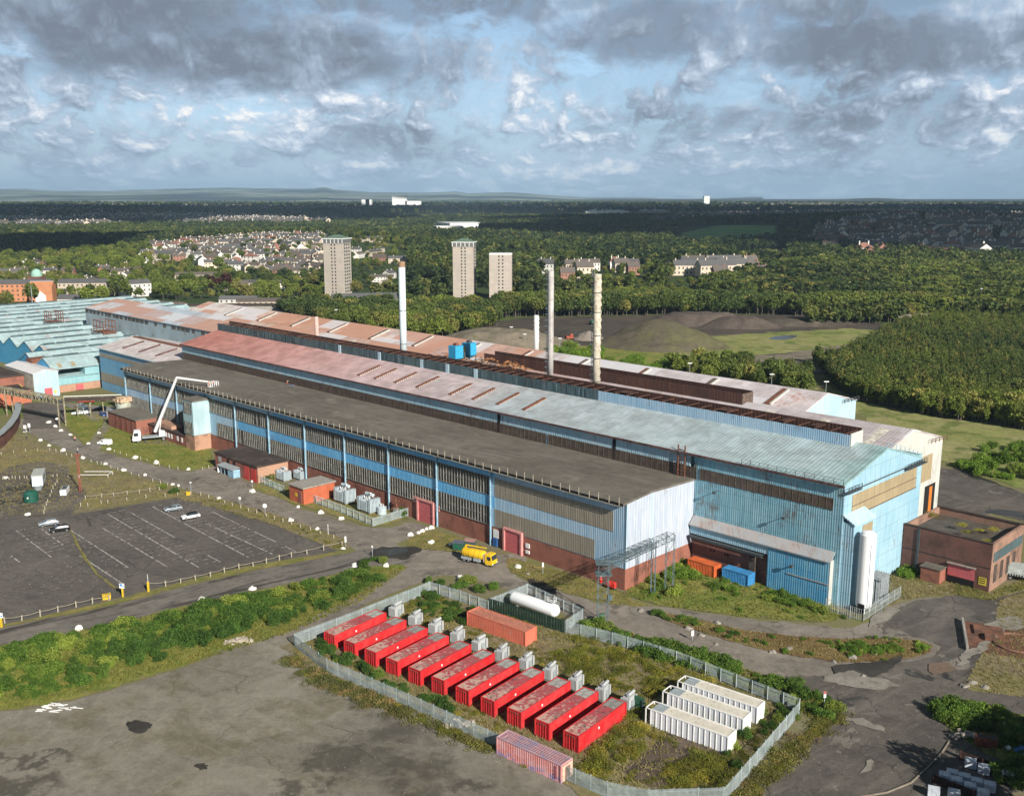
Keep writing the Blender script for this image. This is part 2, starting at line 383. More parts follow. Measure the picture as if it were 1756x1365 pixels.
def ground_mat():
    m, k, b = newmat('ground_land'); co = coord(k); x, y, z = k.sep(co)
    # near: rough grass over gravel;  far: fields and dark woodland floor
    n1 = k.noise(co, .045, 8, .65, .4); n2 = k.noise(co, .35, 6, .7); g = k.noise(co, 2.6, 4, .7)
    near = k.mix(k.ramp(n1, .40, .60), (.18, .158, .098), (.165, .165, .065))
    near = k.mix(k.math('MULTIPLY', k.ramp(n2, .52, .66), .7), near, (.21, .185, .14))
    near = k.mix(1.0, near, k.mix(g, (.62, .62, .62), (1.35, 1.35, 1.35)), 'MULTIPLY')
    vor = k.node('ShaderNodeTexVoronoi', feature='F1'); k.put(vor, 'Vector', k.vmath('ADD', co, (400, 90, 0))); k.put(vor, 'Scale', .0032)
    cell = k.sep(vor.outputs['Color'])[0]
    far = k.mix(k.ramp(cell, .80, .82), (.045, .07, .026), (.10, .17, .035))
    far = k.mix(k.ramp(cell, .92, .93), far, (.16, .17, .06))
    far = k.mix(k.math('MULTIPLY', k.ramp(k.noise(co, .02, 6, .7), .5, .6), .6), far, (.045, .06, .028))
    dist = k.math('SQRT', k.math('ADD', k.math('MULTIPLY', x, x), k.math('MULTIPLY', y, y)))
    mid = k.mix(k.ramp(k.noise(co, .018, 6, .65), .42, .6), (.11, .15, .04), (.18, .165, .075))
    mid = k.mix(1.0, mid, k.mix(g, (.7, .7, .7), (1.25, 1.25, 1.25)), 'MULTIPLY')
    col = k.mix(k.ramp(dist, 330, 420), near, mid); col = k.mix(k.ramp(dist, 560, 800), col, far)
    k.put(b, 'Base Color', col); b.inputs['Roughness'].default_value = .95; b.inputs['Specular IOR Level'].default_value = .1
    bump(k, b, g, .5, .12)
    return m
GM = ground_mat()
m = MB(); rings = [0, 60, 200, 600, 2000, 6000, 12500]; nseg = 96
vs = [(0, 0, 0)]
for r in rings[1:]:
    vs += [(r * math.cos(2 * math.pi * i / nseg), r * math.sin(2 * math.pi * i / nseg), 0) for i in range(nseg)]
fs = [(0, 1 + i, 1 + (i + 1) % nseg) for i in range(nseg)]
for k_ in range(len(rings) - 2):
    o0, o1 = 1 + k_ * nseg, 1 + (k_ + 1) * nseg
    fs += [(o0 + i, o1 + i, o1 + (i + 1) % nseg, o0 + (i + 1) % nseg) for i in range(nseg)]
m.add(vs, fs); tag(m.build('ground', GM, fix=False), kind='structure')

M['asphalt_dark'] = sheet('asphalt_dark', (.100, .089, .079), (.122, .110, .098), (.078, .070, .063), sc=.05, fine=2.5, amt=.35, bmp=.2, specks=(.15, .14, .125), streak=(.75, -.66, (.13, .12, .105), .5), crack=(.14, .012, (.04, .036, .03)))
M['asphalt_old'] = sheet('asphalt_old', (.185, .162, .136), (.225, .198, .168), (.105, .091, .079), sc=.06, fine=1.6, amt=.4, bmp=.2, third=(.55, .63), wet=(.05, .70), crack=(.16, .014, (.07, .065, .045)))
M['asphalt_side'] = sheet('asphalt_side', (.150, .138, .120), (.18, .165, .145), (.10, .09, .08), sc=.06, fine=1.6, amt=.4, bmp=.2, streak=(.80, .60, (.058, .051, .046), .95))
M['asphalt_jct'] = sheet('asphalt_jct', (.080, .072, .065), (.115, .102, .090), (.20, .18, .155), sc=.05, fine=1.6, amt=.45, bmp=.2, third=(.595, .62), wet=(.04, .60), streak=(.80, .60, (.15, .135, .115), .55), crack=(.13, .014, (.04, .035, .03)))
_B = lambda px, py, rx, ry: (G(px, py).x, G(px, py).y, rx, ry)
M['yard'] = sheet('yard_gravel', (.180, .165, .132), (.222, .205, .170), (.145, .128, .088), sc=.035, fine=1.8, amt=.45, bmp=.3, third=(.48, .62), streak=(.80, -.60, (.215, .198, .165), .5), crack=(.07, .006, (.09, .08, .055)),
                  blots=[_B(665, 1262, 5.5, 5), _B(600, 1296, 6, 3.5), _B(700, 1315, 7, 3), _B(540, 1310, 2.5, 1.5), _B(640, 1200, 6, 1.8), _B(760, 1248, 9, 2.2), _B(800, 1345, 6, 2), _B(560, 1345, 2.5, 2), _B(500, 1360, 2.5, 1.5), _B(700, 1360, 5, 3), _B(60, 1300, 6, 1.2), _B(30, 1345, 9, 2.2)])
M['grass'] = sheet('rough_grass', (.125, .165, .030), (.215, .205, .055), (.19, .15, .085), sc=.16, fine=1.3, amt=.9, bmp=.6, third=(.56, .66))
M['grass_dry'] = sheet('dry_grass', (.185, .165, .070), (.20, .165, .105), (.115, .130, .035), sc=.12, fine=1.2, amt=.7, bmp=.6)
M['verge'] = sheet('verge_mix', (.15, .165, .038), (.24, .20, .065), (.17, .13, .085), sc=.3, fine=1.5, amt=.8, bmp=.6, third=(.50, .60))
M['moss'] = sheet('red_moss', (.135, .075, .035), (.20, .145, .06), (.11, .115, .04), sc=.2, fine=1.6, amt=.6, bmp=.5)
M['meadow'] = sheet('meadow', (.19, .215, .06), (.26, .24, .11), (.11, .145, .035), sc=.03, fine=.8, amt=.9, bmp=.6, third=(.5, .6))
M['earth'] = sheet('bare_earth', (.055, .046, .040), (.085, .070, .055), (.12, .10, .075), sc=.03, fine=.5, amt=.45, bmp=.4)
M['earth_pale'] = sheet('pale_earth', (.15, .13, .095), (.20, .17, .13), (.10, .12, .04), sc=.06, fine=.7, amt=.5, bmp=.4)
M['puddle'] = plain('puddle_water', (.035, .032, .028), .12, var=.2, spec=.5)
M['damp'] = sheet('damp_patch', (.038, .034, .030), (.055, .050, .044), sc=.2, fine=2, amt=.3, bmp=0, rough=.6)
M['paint_line'] = sheet('worn_paint', (.46, .45, .42), (.20, .18, .16), (.62, .61, .58), sc=1.3, fine=3, amt=.3, bmp=0)
M['slab_pale'] = sheet('concrete_slab', (.20, .185, .16), (.25, .23, .20), (.13, .12, .10), sc=.3, fine=2, amt=.3)

cp = area('car_park', [(-30, 892), (130, 881), (215, 868), (300, 854), (345, 848), (470, 884), (592, 928), (575, 946), (440, 967), (350, 987), (262, 1010), (205, 1025), (120, 1045), (-30, 1080)], M['asphalt_dark'], 2, .35)
ROAD = [(30, 716), (85, 712), (112, 738), (150, 768), (199, 782), (285, 803), (325, 811), (345, 800), (372, 798), (430, 832), (480, 850), (500, 868), (560, 886), (620, 904), (680, 905), (696, 893), (744, 905), (748, 914), (710, 922), (668, 935), (760, 944), (805, 950), (860, 952), (872, 948), (905, 953), (900, 966), (876, 968), (870, 985), (960, 1014), (1040, 1040), (1030, 1028), (1120, 1038), (1250, 1058), (1400, 1072), (1480, 1078), (1540, 1030), (1650, 1020), (1770, 1000),
        (1790, 1400), (1230, 1400), (1300, 1335), (1420, 1250), (1440, 1212), (1400, 1195), (1280, 1148), (1180, 1112), (1040, 1080), (985, 1060), (860, 1005), (770, 985), (730, 990), (700, 1000), (640, 1020), (505, 1112), (420, 1105), (560, 1050), (680, 985), (690, 965), (640, 962), (592, 932), (470, 888), (350, 850), (280, 826), (220, 812), (130, 780), (70, 752), (30, 735)]
rd = area('road', ROAD, M['asphalt_old'], 1, .5, sm=1)
area('side_road', [(-30, 1082), (120, 1054), (230, 1029), (350, 998), (440, 978), (560, 955), (640, 940), (720, 945), (700, 968), (620, 972), (560, 988), (440, 1012), (300, 1042), (150, 1082), (-30, 1118)], M['asphalt_side'], 3, .5)
area('yard', [(-60, 1228), (60, 1215), (130, 1200), (300, 1150), (420, 1103), (505, 1090), (530, 1120), (600, 1165), (700, 1212), (820, 1268), (900, 1310), (985, 1352), (1090, 1420), (500, 1500), (-200, 1500)], M['yard'], 2, .6)
area('track', [(500, 1118), (508, 1088), (600, 1036), (660, 1000), (690, 972), (745, 975), (720, 1000), (640, 1030), (560, 1075), (515, 1100)], M['asphalt_old'], 4, .4)
area('works_yard', [(1400, 1160), (1470, 1150), (1600, 1128), (1620, 1100), (1480, 1082), (1560, 1030), (1640, 1022), (1700, 1020), (1780, 1010), (1800, 1420), (1240, 1420), (1300, 1340), (1420, 1252), (1445, 1215), (1330, 1160)], M['asphalt_jct'], 5, .6, sm=1)
area('back_yard', [(1600, 800), (1650, 806), (1780, 855), (1790, 905), (1700, 880), (1604, 900), (1590, 860)], M['asphalt_jct'], 3, .6)
area('compound_ground', [(515, 1100), (735, 1000), (1380, 1205), (1240, 1365), (1000, 1345)], M['grass_dry'], 3, .3)
area('compound_slab', [(1066, 1322), (1146, 1256), (1238, 1292), (1190, 1345), (1115, 1350)], sheet('brown_slab', (.105, .080, .062), (.135, .105, .082), (.055, .045, .038), sc=.14, fine=2, amt=.3, third=(.5, .56)), 6, .15)
ISL = dict(
    island=[(1108, 1046), (1180, 1058), (1280, 1082), (1400, 1096), (1540, 1094), (1600, 1104), (1592, 1122), (1520, 1134), (1440, 1136), (1340, 1122), (1240, 1096), (1150, 1068)],
    kerbside=[(868, 955), (905, 966), (1000, 990), (1075, 1018), (1085, 1032), (1120, 1040), (1060, 1040), (980, 1018), (900, 994), (868, 972)],
    tri=[(700, 925), (740, 908), (800, 925), (850, 948), (800, 948), (740, 944), (700, 938)],
    corner=[(1085, 1000), (1200, 930), (1320, 975), (1420, 1030), (1450, 1060), (1400, 1068), (1250, 1055), (1120, 1036), (1070, 1020)],
    tankside=[(1520, 970), (1560, 975), (1640, 1000), (1700, 1018), (1600, 1022), (1545, 1030), (1512, 1050), (1530, 1000)],
    right=[(1710, 1030), (1770, 1010), (1800, 1200), (1700, 1190), (1650, 1180), (1690, 1110), (1710, 1080)],
    rightlow=[(1590, 1215), (1680, 1205), (1800, 1240), (1800, 1330), (1700, 1300), (1640, 1260)],
    brickfront=[(1640, 1000), (1695, 1018), (1770, 990), (1770, 1005), (1700, 1030), (1640, 1022)])
isl_m = dict(island='moss', kerbside='verge', tri='verge', corner='grass', tankside='grass_dry', right='grass_dry', rightlow='grass', brickfront='grass_dry')
for n_, P_ in ISL.items(): area('grass_verge', P_, M[isl_m[n_]], 7, .5, sm=1)
area('grass_verge', [(-30, 1110), (150, 1084), (300, 1044), (440, 1014), (560, 990), (640, 972), (710, 968), (640, 1000), (560, 1048), (480, 1088), (400, 1105), (300, 1148), (130, 1198), (60, 1213), (-60, 1226)], M['grass'], 6, .6, sm=1)
area('grass_verge', [(-30, 1080), (120, 1047), (205, 1027), (262, 1012), (350, 989), (440, 969), (577, 947), (560, 956), (440, 977), (350, 997), (230, 1028), (120, 1053), (-30, 1082)], M['verge'], 7, .3)
area('grass_verge', [(345, 846), (470, 882), (592, 925), (600, 940), (590, 945), (570, 942), (470, 900), (345, 862), (300, 854)], M['grass_dry'], 7, .3)
area('grass_verge', [(430, 838), (500, 862), (560, 880), (640, 905), (700, 890), (700, 880), (600, 850), (520, 850), (460, 820)], M['verge'], 7, .4)
area('grass_verge', [(860, 1290), (700, 1214), (560, 1160), (500, 1118), (480, 1108), (512, 1096), (700, 1190), (870, 1275), (990, 1330), (1100, 1375), (1060, 1400), (960, 1340)], M['grass_dry'], 7, .5)
area('lawn', [(125, 700), (215, 716), (225, 760), (300, 765), (360, 770), (366, 800), (325, 808), (285, 800), (199, 778), (150, 762), (118, 735), (95, 715), (110, 700)], M['grass'], 2, .5)
area('lawn', [(0, 745), (50, 745), (120, 785), (220, 818), (340, 846), (215, 866), (130, 878), (-20, 888), (-20, 760)], M['grass_dry'], 2, .5)
area('parking_apron', [(100, 690), (215, 700), (222, 720), (160, 722), (130, 705)], M['asphalt_old'], 3, .4)
area('parking_apron', [(40, 690), (110, 692), (112, 722), (90, 735), (40, 735)], M['asphalt_dark'], 4, .4)
area('lane', [(145, 768), (170, 735), (182, 718), (200, 720), (180, 745), (170, 775)], M['asphalt_old'], 5, .4)
area('gravel_patch', [(-20, 820), (20, 800), (70, 790), (118, 800), (120, 815), (150, 845), (135, 870), (120, 882), (-20, 892)], M['asphalt_jct'], 4, .6)
area('gravel_patch', [(300, 808), (345, 812), (372, 800), (430, 830), (385, 840)], M['asphalt_old'], 5, .3)
area('apron', [(1495, 1058), (1520, 1040), (1545, 1046), (1520, 1066), (1490, 1076)], M['slab_pale'], 8, .15)
for P_ in ([(630, 950), (650, 938), (672, 940), (712, 936), (730, 944), (704, 952), (700, 962), (672, 956), (650, 962)], [(212, 1240), (232, 1236), (262, 1240), (262, 1248), (245, 1258), (222, 1255)], [(330, 1312), (350, 1308), (360, 1317), (345, 1324)],
           [(905, 990), (935, 1000), (960, 1012), (940, 1014), (905, 1002)], [(1420, 1140), (1500, 1138), (1560, 1118), (1520, 1160), (1440, 1168)]):
    area('puddle', P_, M['damp'], 9, .35, sm=2)
area('puddle', [(640, 946), (658, 941), (672, 943), (690, 940), (702, 944), (694, 950), (676, 950), (668, 955), (655, 953)], plain('puddle_brown', (.05, .045, .035), .2, var=.2, spec=.4), 10, .3, sm=1)
for P_ in ([(1402, 1166), (1450, 1148), (1500, 1162), (1560, 1178), (1500, 1184), (1440, 1176)], [(1440, 1230), (1470, 1232), (1500, 1240), (1530, 1262), (1490, 1250)], [(1470, 1320), (1490, 1300), (1500, 1310), (1480, 1330)], [(1680, 1075), (1720, 1058), (1756, 1060), (1756, 1080), (1700, 1086)], [(1650, 1122), (1700, 1090), (1712, 1092), (1668, 1130), (1640, 1150)]):
    area('concrete_patch', P_, M['slab_pale'], 9, .6, sm=1)
area('concrete_patch', [(1593, 1139), (1625, 1136), (1640, 1150), (1600, 1158), (1592, 1152)], plain('rusty_slab', (.16, .115, .085)), 10, .1)
# beyond the halls
area('field', [(1370, 640), (1480, 690), (1620, 715), (1790, 740), (1790, 850), (1650, 800), (1600, 790), (1450, 700)], M['meadow'], 1, 3, step=4)
area('earthworks', [(700, 600), (820, 556), (900, 545), (1180, 540), (1420, 540), (1515, 556), (1500, 600), (1440, 640), (1200, 650), (900, 625)], M['earth'], 1, 3, step=4)
area('field', [(1080, 585), (1300, 572), (1515, 560), (1480, 590), (1300, 612), (1120, 612)], M['meadow'], 2, 3, step=4, sm=1)
area('field', [(900, 600), (1000, 590), (1160, 606), (1150, 628), (980, 628)], M['grass'], 3, 3, step=4, sm=1)
area('field', [(1140, 612), (1300, 614), (1440, 592), (1500, 588), (1420, 645), (1200, 640)], M['earth_pale'], 3, 3, step=4, sm=1)
area('pond', [(1320, 580), (1335, 576), (1366, 575), (1368, 579), (1345, 583), (1325, 583)], M['puddle'], 5, .8, sm=2)

# car park markings
mk = MB(); rr = random.Random(5)
def gpx(x, y): return G(x / 3.512, 750 + y / 3.512)
def stripe(p, q, w=.14, z=.05, gap=.0, seg=1.2):
    L = (q - p).length; n = max(1, int(L / seg)); d = (q - p) / n; s = Vector((-d.y, d.x, 0)).normalized() * w / 2
    for i in range(n):
        if rr.random() < gap: continue
        a_ = p + d * i; b_ = p + d * (i + (1 if rr.random() < .5 else .7)); mk.poly([(*(a_ - s).xy, z), (*(b_ - s).xy, z), (*(b_ + s).xy, z), (*(a_ + s).xy, z)])
LL = [((100, 565), (310, 722)), ((245, 548), (380, 648)), ((365, 520), (775, 785)), ((478, 710), (735, 880)), ((615, 545), (1010, 782)), ((645, 460), (1200, 785)), ((785, 452), (1055, 605)), ((920, 418), (1510, 730)), ((1245, 520), (1640, 703)), ((1275, 447), (1668, 633)), ((1705, 650), (1800, 700)), ((65, 712), (118, 752)), ((1250, 710), (1330, 752))]
for p, q in LL: stripe(gpx(*p), gpx(*q), .34, gap=.12, seg=1.0)
def bays(l1, l2, t0=0, t1=1, gap=.35, step=2.5):
    p0, p1, q0, q1 = gpx(*l1[0]), gpx(*l1[1]), gpx(*l2[0]), gpx(*l2[1]); n = int((p1 - p0).length / step)
    d = (p1 - p0).normalized()
    for i in range(n + 1):
        p = p0 + d * step * i
        u_ = (p - q0).dot(d); q = q0 + d * u_
        stripe(p, q, .17, gap=gap, seg=.8)
bays(LL[7], LL[9], gap=.45); bays(LL[5], LL[6], gap=.5); bays(LL[4], LL[5], gap=.72); bays(LL[0], LL[1], gap=.4); bays(LL[2], LL[3], gap=.65)
for i in range(260):
    x, y = scatter([(0, 900), (200, 900), (200, 1030), (0, 1060)], 1, rr)[0]; s = rr.uniform(.1, .3); mk.poly([(x, y, .05), (x + s, y, .05), (x + s, y + s * .7, .05), (x, y + s, .05)])
mk.build('bay_marking', M['paint_line'], cp, fix=False)
# crack of weeds through the car park
area('weed_crack', [(118, 905), (121, 905), (135, 935), (150, 960), (168, 985), (205, 1012), (204, 1014), (164, 986), (146, 962), (131, 936)], M['verge'], 4, .25)
mk = MB()
for (x0, y0), (x1, y1) in (((75, 752), (345, 848)), ):
    p, q = G(x0, y0), G(x1, y1); L = (q - p).length; d = (q - p).normalized(); s = Vector((-d.y, d.x, 0)) * .12; i = 0
    while i < L: 
        a_, b_ = p + d * i, p + d * min(L, i + 1.8); mk.poly([(*(a_ - s).xy, .07), (*(b_ - s).xy, .07), (*(b_ + s).xy, .07), (*(a_ + s).xy, .07)]); i += 2.6
mk.build('kerb_marking', M['paint_line'], rd, fix=False)
# ================================================================== THE WORKS
# local frame of every works building: x = -a, y = b (rotated as a whole), so parts are axis-aligned boxes
RZ = -YAW
def works(name, label, cat='factory hall', group=None): return root(name, label, cat, ORG, RZ, group)
pass
M['clad_front'] = clad('clad_front', (.27, .44, .60), (.42, .56, .68), rust_amt=.2, pitch=.5, hi=(.50, .60, .68))
M['clad_mid'] = clad('clad_mid', (.10, .37, .68), (.20, .48, .72), rust_amt=.12, pitch=.5, hi=(.36, .50, .62))
M['clad_end'] = clad('clad_end', (.38, .44, .54), (.50, .54, .61), rust_amt=.0, pitch=.9, hi=(.62, .67, .72), streak=1.3, bs=.9)
M['clad_big'] = clad('clad_big', (.16, .36, .46), (.27, .47, .55), rust_amt=.48, pitch=.5, panel=2.1, hi=(.50, .62, .66), rust=(.14, .10, .075), streak=1.2)
M['clad_gable'] = clad('clad_gable', (.25, .44, .56), (.36, .54, .64), rust_amt=.15, pitch=.5, panel=2.2, hi=(.56, .67, .72))
M['clad_upper'] = clad('clad_upper', (.28, .46, .56), (.42, .56, .63), rust_amt=.42, pitch=.6, rust=(.18, .10, .08), hi=(.55, .66, .70))
M['clad_white'] = clad('clad_white', (.46, .47, .45), (.58, .58, .54), rust_amt=.3, pitch=.5, rust=(.30, .27, .22))
M['clad_teal'] = clad('clad_teal', (.20, .40, .45), (.28, .48, .52), rust_amt=.05, pitch=.5)
M['clad_light'] = clad('clad_light', (.36, .52, .62), (.48, .61, .67), rust_amt=.08, pitch=.5)
M['clad_dark'] = clad('clad_dark', (.045, .075, .085), (.09, .14, .155), rust_amt=.3, pitch=.45, rust=(.10, .05, .04), hi=(.13, .24, .27))
M['tan'] = clad('translucent_tan', (.24, .215, .17), (.32, .285, .225), rust_amt=0, pitch=.5, streak=1.3, rust=(.12, .10, .08), hi=(.36, .33, .28))
M['tan2'] = clad('translucent_ochre', (.30, .24, .15), (.40, .32, .20), rust_amt=0, pitch=.6, streak=1.3)
M['brick'] = brick('brick_red', (.27, .105, .075), (.33, .14, .10))
M['brick_pale'] = brick('brick_pale', (.40, .23, .16), (.48, .29, .20), amt=.0)
M['brick_dark'] = brick('brick_dark', (.15, .075, .062), (.20, .10, .08), amt=.5)
M['brick_mid'] = brick('brick_mid', (.28, .17, .13), (.34, .21, .155), amt=.8)
M['door_pink'] = plain('door_pink', (.50, .12, .13), .6, var=.12, dirt=(.25, .05, .05), dirt_amt=.3)
M['pink_trim'] = plain('pink_trim', (.62, .27, .25), .7)
M['steel_blue'] = plain('steel_blue', (.27, .44, .56), .5, var=.2, dirt=(.2, .14, .1), dirt_amt=.3)
M['steel_dark'] = plain('steel_dark', (.06, .07, .075), .6)
M['steel_grey'] = plain('steel_grey', (.30, .33, .35), .5, var=.2)
M['galv'] = plain('galvanised', (.38, .43, .45), .45, var=.15, metal=.25)
M['rustsolid'] = plain('rust', (.16, .065, .042), .85, var=.4, dirt=(.28, .15, .09), dirt_amt=.5)
M['rust_dark'] = clad('rust_dark', (.055, .030, .025), (.105, .050, .036), rust=(.18, .085, .05), rust_amt=.35, pitch=.9, streak=1.2)
M['white'] = plain('white_paint', (.74, .75, .75), .4, var=.04, dirt=(.45, .44, .40), dirt_amt=-.1)
M['wood'] = plain('pale_wood', (.42, .38, .30), .8)
M['black'] = plain('black_void', (.012, .012, .013), .9)
M['concrete'] = plain('concrete', (.30, .28, .25), .9, var=.2, dirt=(.14, .13, .11))
M['roof_felt'] = sheet('roof_felt', (.115, .103, .086), (.150, .136, .115), (.19, .172, .145), sc=.045, fine=1.2, amt=.3, bmp=.1, streak=(1.0, .04, (.20, .185, .16), .45), grit=.3)
M['felt_dark'] = sheet('felt_dark', (.05, .04, .036), (.085, .065, .055), (.13, .10, .085), sc=.12, fine=1.5, amt=.4, bmp=.1)

def roofmat(name, stops, pitch=.9, lines=True, rust=None, rust_amt=.3, axis='x', row=2.6, rust_th=.58, patch=None):
    """sheeted roof whose paint changes along the hall; stops = [(local x, colour)]"""
    m, k, b = newmat(name); co = coord(k); x, y, z = k.sep(co)
    warp = k.math('MULTIPLY', k.math('SUBTRACT', k.noise(co, .05, 5, .6), .5), 60.0)
    xx = k.math('ADD', x, warp)
    col = stops[0][1]
    for (x0, c0), (x1, c1) in zip(stops, stops[1:]):
        col = k.mix(k.ramp(xx, x0, x1, False), col, c1)
    n = k.noise(k.comb(k.math('MULTIPLY', x, .9), k.math('MULTIPLY', y, .12), 0.0) if axis == 'x' else k.comb(k.math('MULTIPLY', x, .12), k.math('MULTIPLY', y, .9), 0.0), 1.0, 5, .65)
    col = k.mix(1.0, col, k.mix(n, (.78, .78, .78), (1.2, 1.2, 1.2)), 'MULTIPLY')
    sh = k.node('ShaderNodeTexBrick'); k.put(sh, 'Vector', co); k.put(sh, 'Scale', 1.0)
    k.put(sh, 'Color1', (.90, .90, .90)); k.put(sh, 'Color2', (1.09, 1.09, 1.09)); k.put(sh, 'Mortar', (.74, .74, .74)); sn_ = k.noise(co, .22, 7, .7, .4, off=(3, 8, 8)); col = k.mix(1.0, col, k.mix(k.ramp(sn_, .36, .64), (.82, .80, .78), (1.10, 1.10, 1.10)), 'MULTIPLY'); k.put(sh, 'Mortar Size', .035)
    sh.inputs['Brick Width'].default_value = 3.2 if not patch else patch[0]; sh.inputs['Row Height'].default_value = row; sh.offset = 0.0
    col = k.mix(1.0, col, sh.outputs[0], 'MULTIPLY')
    if patch:       # sheets renewed bay by bay in other colours
        pt = k.node('ShaderNodeTexBrick'); k.put(pt, 'Vector', k.vmath('ADD', co, (3.1, 1.7, 0))); k.put(pt, 'Scale', 1.0); k.put(pt, 'Color1', (0, 0, 0)); k.put(pt, 'Color2', (1, 1, 1)); k.put(pt, 'Mortar', (.5, .5, .5)); k.put(pt, 'Mortar Size', 0.0)
        pt.inputs['Brick Width'].default_value = patch[0]; pt.inputs['Row Height'].default_value = patch[1]; pt.offset = .37
        pv_ = k.sep(pt.outputs[0])[0]; amt_ = k.ramp(x, -20, -120) if False else k.math('SUBTRACT', 1.0, k.ramp(x, -150, -60))
        col = k.mix(k.math('MULTIPLY', k.math('MULTIPLY', k.ramp(pv_, .55, .6), amt_), .8), col, (.50, .27, .19)); col = k.mix(k.math('MULTIPLY', k.math('SUBTRACT', 1.0, k.ramp(pv_, .26, .3)), .75), col, (.62, .62, .65))
    if rust:
        r = k.noise(co, .08, 8, .7, .3, off=(7, 3, 1)); r2 = k.noise(co, .9, 4, .7, off=(1, 3, 9))
        rf = k.ramp(k.math('ADD', k.math('MULTIPLY', r, .75), k.math('MULTIPLY', r2, .25)), rust_th - rust_amt * .1, rust_th + .04)
        col = k.mix(k.math('MULTIPLY', rf, .85), col, rust)
    k.put(b, 'Base Color', col); b.inputs['Roughness'].default_value = .6; b.inputs['Specular IOR Level'].default_value = .2
    w = k.math('SINE', k.math('MULTIPLY', x if axis == 'x' else y, 2 * math.pi / pitch)); bump(k, b, w, .35, .05)
    return m
M['roofB'] = roofmat('roof_pink_to_blue', [(-228, (.46, .20, .17)), (-170, (.50, .28, .26)), (-120, (.54, .41, .42)), (-85, (.47, .41, .42)), (-60, (.39, .44, .47)), (-10, (.36, .43, .455)), (20, (.35, .44, .46)), (34, (.26, .42, .43))])
M['roofC'] = roofmat('roof_dull_pink', [(-400, (.56, .50, .50)), (-330, (.44, .53, .62)), (-285, (.50, .48, .50)), (-250, (.55, .40, .34)), (-215, (.55, .40, .35)), (-150, (.50, .33, .28)), (-110, (.48, .36, .36)), (-60, (.47, .41, .42)), (30, (.46, .42, .44))], rust=(.40, .16, .09), rust_amt=.3, row=6, rust_th=.60, patch=(17.0, 9.0))
M['roofD'] = roofmat('roof_patched', [(-370, (.62, .60, .60)), (-320, (.60, .50, .45)), (-280, (.52, .30, .22)), (-215, (.56, .38, .31)), (-190, (.60, .59, .62)), (-165, (.50, .30, .24)), (-140, (.52, .36, .31)), (-115, (.55, .53, .55)), (-20, (.56, .51, .53))], rust=(.42, .19, .12), rust_amt=.3, row=5, rust_th=.60, patch=(13.0, 8.6))
M['roofE'] = roofmat('roof_pale_pink', [(-300, (.60, .56, .55)), (-220, (.56, .50, .50))], rust=(.42, .16, .07), rust_amt=.1, rust_th=.64)
M['roofS'] = roofmat('roof_pale_aqua', [(-560, (.34, .45, .48)), (-280, (.34, .46, .48))], axis='y', rust=(.40, .27, .25), rust_amt=.3, row=3, rust_th=.60)

def wall_pt(px, b): pass
# ---------- hall A: the long low shed in front -------------------------------------------------
A0, A1, AW = 0.0, 226.5, 23.3
A = works('long_shed', 'long shed with flat brown felt roof, two dark window bands and brick foot')
def xr(a0, a1): return (-a1, -a0)       # works a-range -> local x-range
m = MB(); x0, x1 = xr(A0, A1)
m.extr([(0.05, 0), (.05, 4.6), (AW, 4.6), (AW, 0)], x0 + .05, x1 - .05); m.build('brick_base', M['brick'], A)
m = MB()
m.extr([(.0, 4.6), (0, 18.35), (8, 19.0), (AW, 18.5), (AW, 4.6)], x0, x1 - .02)
m.build('wall', [M['clad_front']], A)
m = MB(); m.extr([(-.03, 9.1), (-.03, 11.8), (.2, 11.8), (.2, 9.1)], -150, -38); m.extr([(-.03, 16.3), (-.03, 18.3), (.2, 18.3), (.2, 16.3)], -130, -38); m.build('blue_band', M['clad_mid'], A)
m = MB(); m.extr([(0, 4.6), (0, 18.35), (8, 19.0), (AW, 18.5), (AW, 4.6)], .0, .06); m.build('end_wall', M['clad_end'], A)
for q_ in ((8.2, 8.5, 19), (-.1, .25, 18.4)): m = MB(); m.box(.06, .16, q_[0], q_[1], 4.8, q_[2]); m.build('end_trim', M['clad_light'], A)
m = MB(); m.extr([(-1.3, 18.35), (-1.3, 18.7), (8, 19.5), (AW, 19.0), (AW, 18.6), (8, 19.05), (-.05, 18.37)], x0 - .3, x1 + .15); m.build('roof', M['roof_felt'], A)
m = MB(); m.box(x0 - .3, x1 + .15, -1.42, -1.3, 18.15, 18.72); m.build('gutter', M['black'], A)
# translucent first bays
m = MB(); m.box(*xr(3.3, 37.9), -.07, 0.1, 11.8, 16.2); m.build('window', M['tan'], A)
m = MB(); m.box(*xr(8.2, 37.9), -.07, 0.1, 4.75, 8.9); m.build('window', M['tan'], A)
M['glass_dark'] = None
def grime_glass():
    m, k, b = newmat('grimy_glazing'); co = coord(k); x, y, z = k.sep(co)
    pane = k.node('ShaderNodeTexBrick'); k.put(pane, 'Vector', k.comb(x, z, 0.0)); k.put(pane, 'Scale', 1.0); pane.offset = 0
    k.put(pane, 'Color1', (.042, .040, .034)); k.put(pane, 'Color2', (.078, .073, .062)); k.put(pane, 'Mortar', (.02, .02, .02)); k.put(pane, 'Mortar Size', .02)
    pane.inputs['Brick Width'].default_value = .62; pane.inputs['Row Height'].default_value = 1.1
    n = k.noise(co, .5, 5, .7); n2 = k.noise(co, .08, 3, .6)
    col = k.mix(k.ramp(n, .35, .75), pane.outputs[0], (.05, .045, .04)); col = k.mix(k.math('MULTIPLY', k.ramp(n2, .5, .7), .4), col, (.10, .09, .08))
    k.put(b, 'Base Color', col); b.inputs['Roughness'].default_value = .5; b.inputs['Specular IOR Level'].default_value = .4
    return m
M['glass_dark'] = grime_glass()
M['mullion'] = plain('mullion', (.24, .24, .215), .7, var=.35, scale=.5)
M['mullion_brown'] = plain('mullion_brown', (.12, .085, .07), .8, var=.4)
poles = [39.1 + 18.67 * i for i in range(11)]
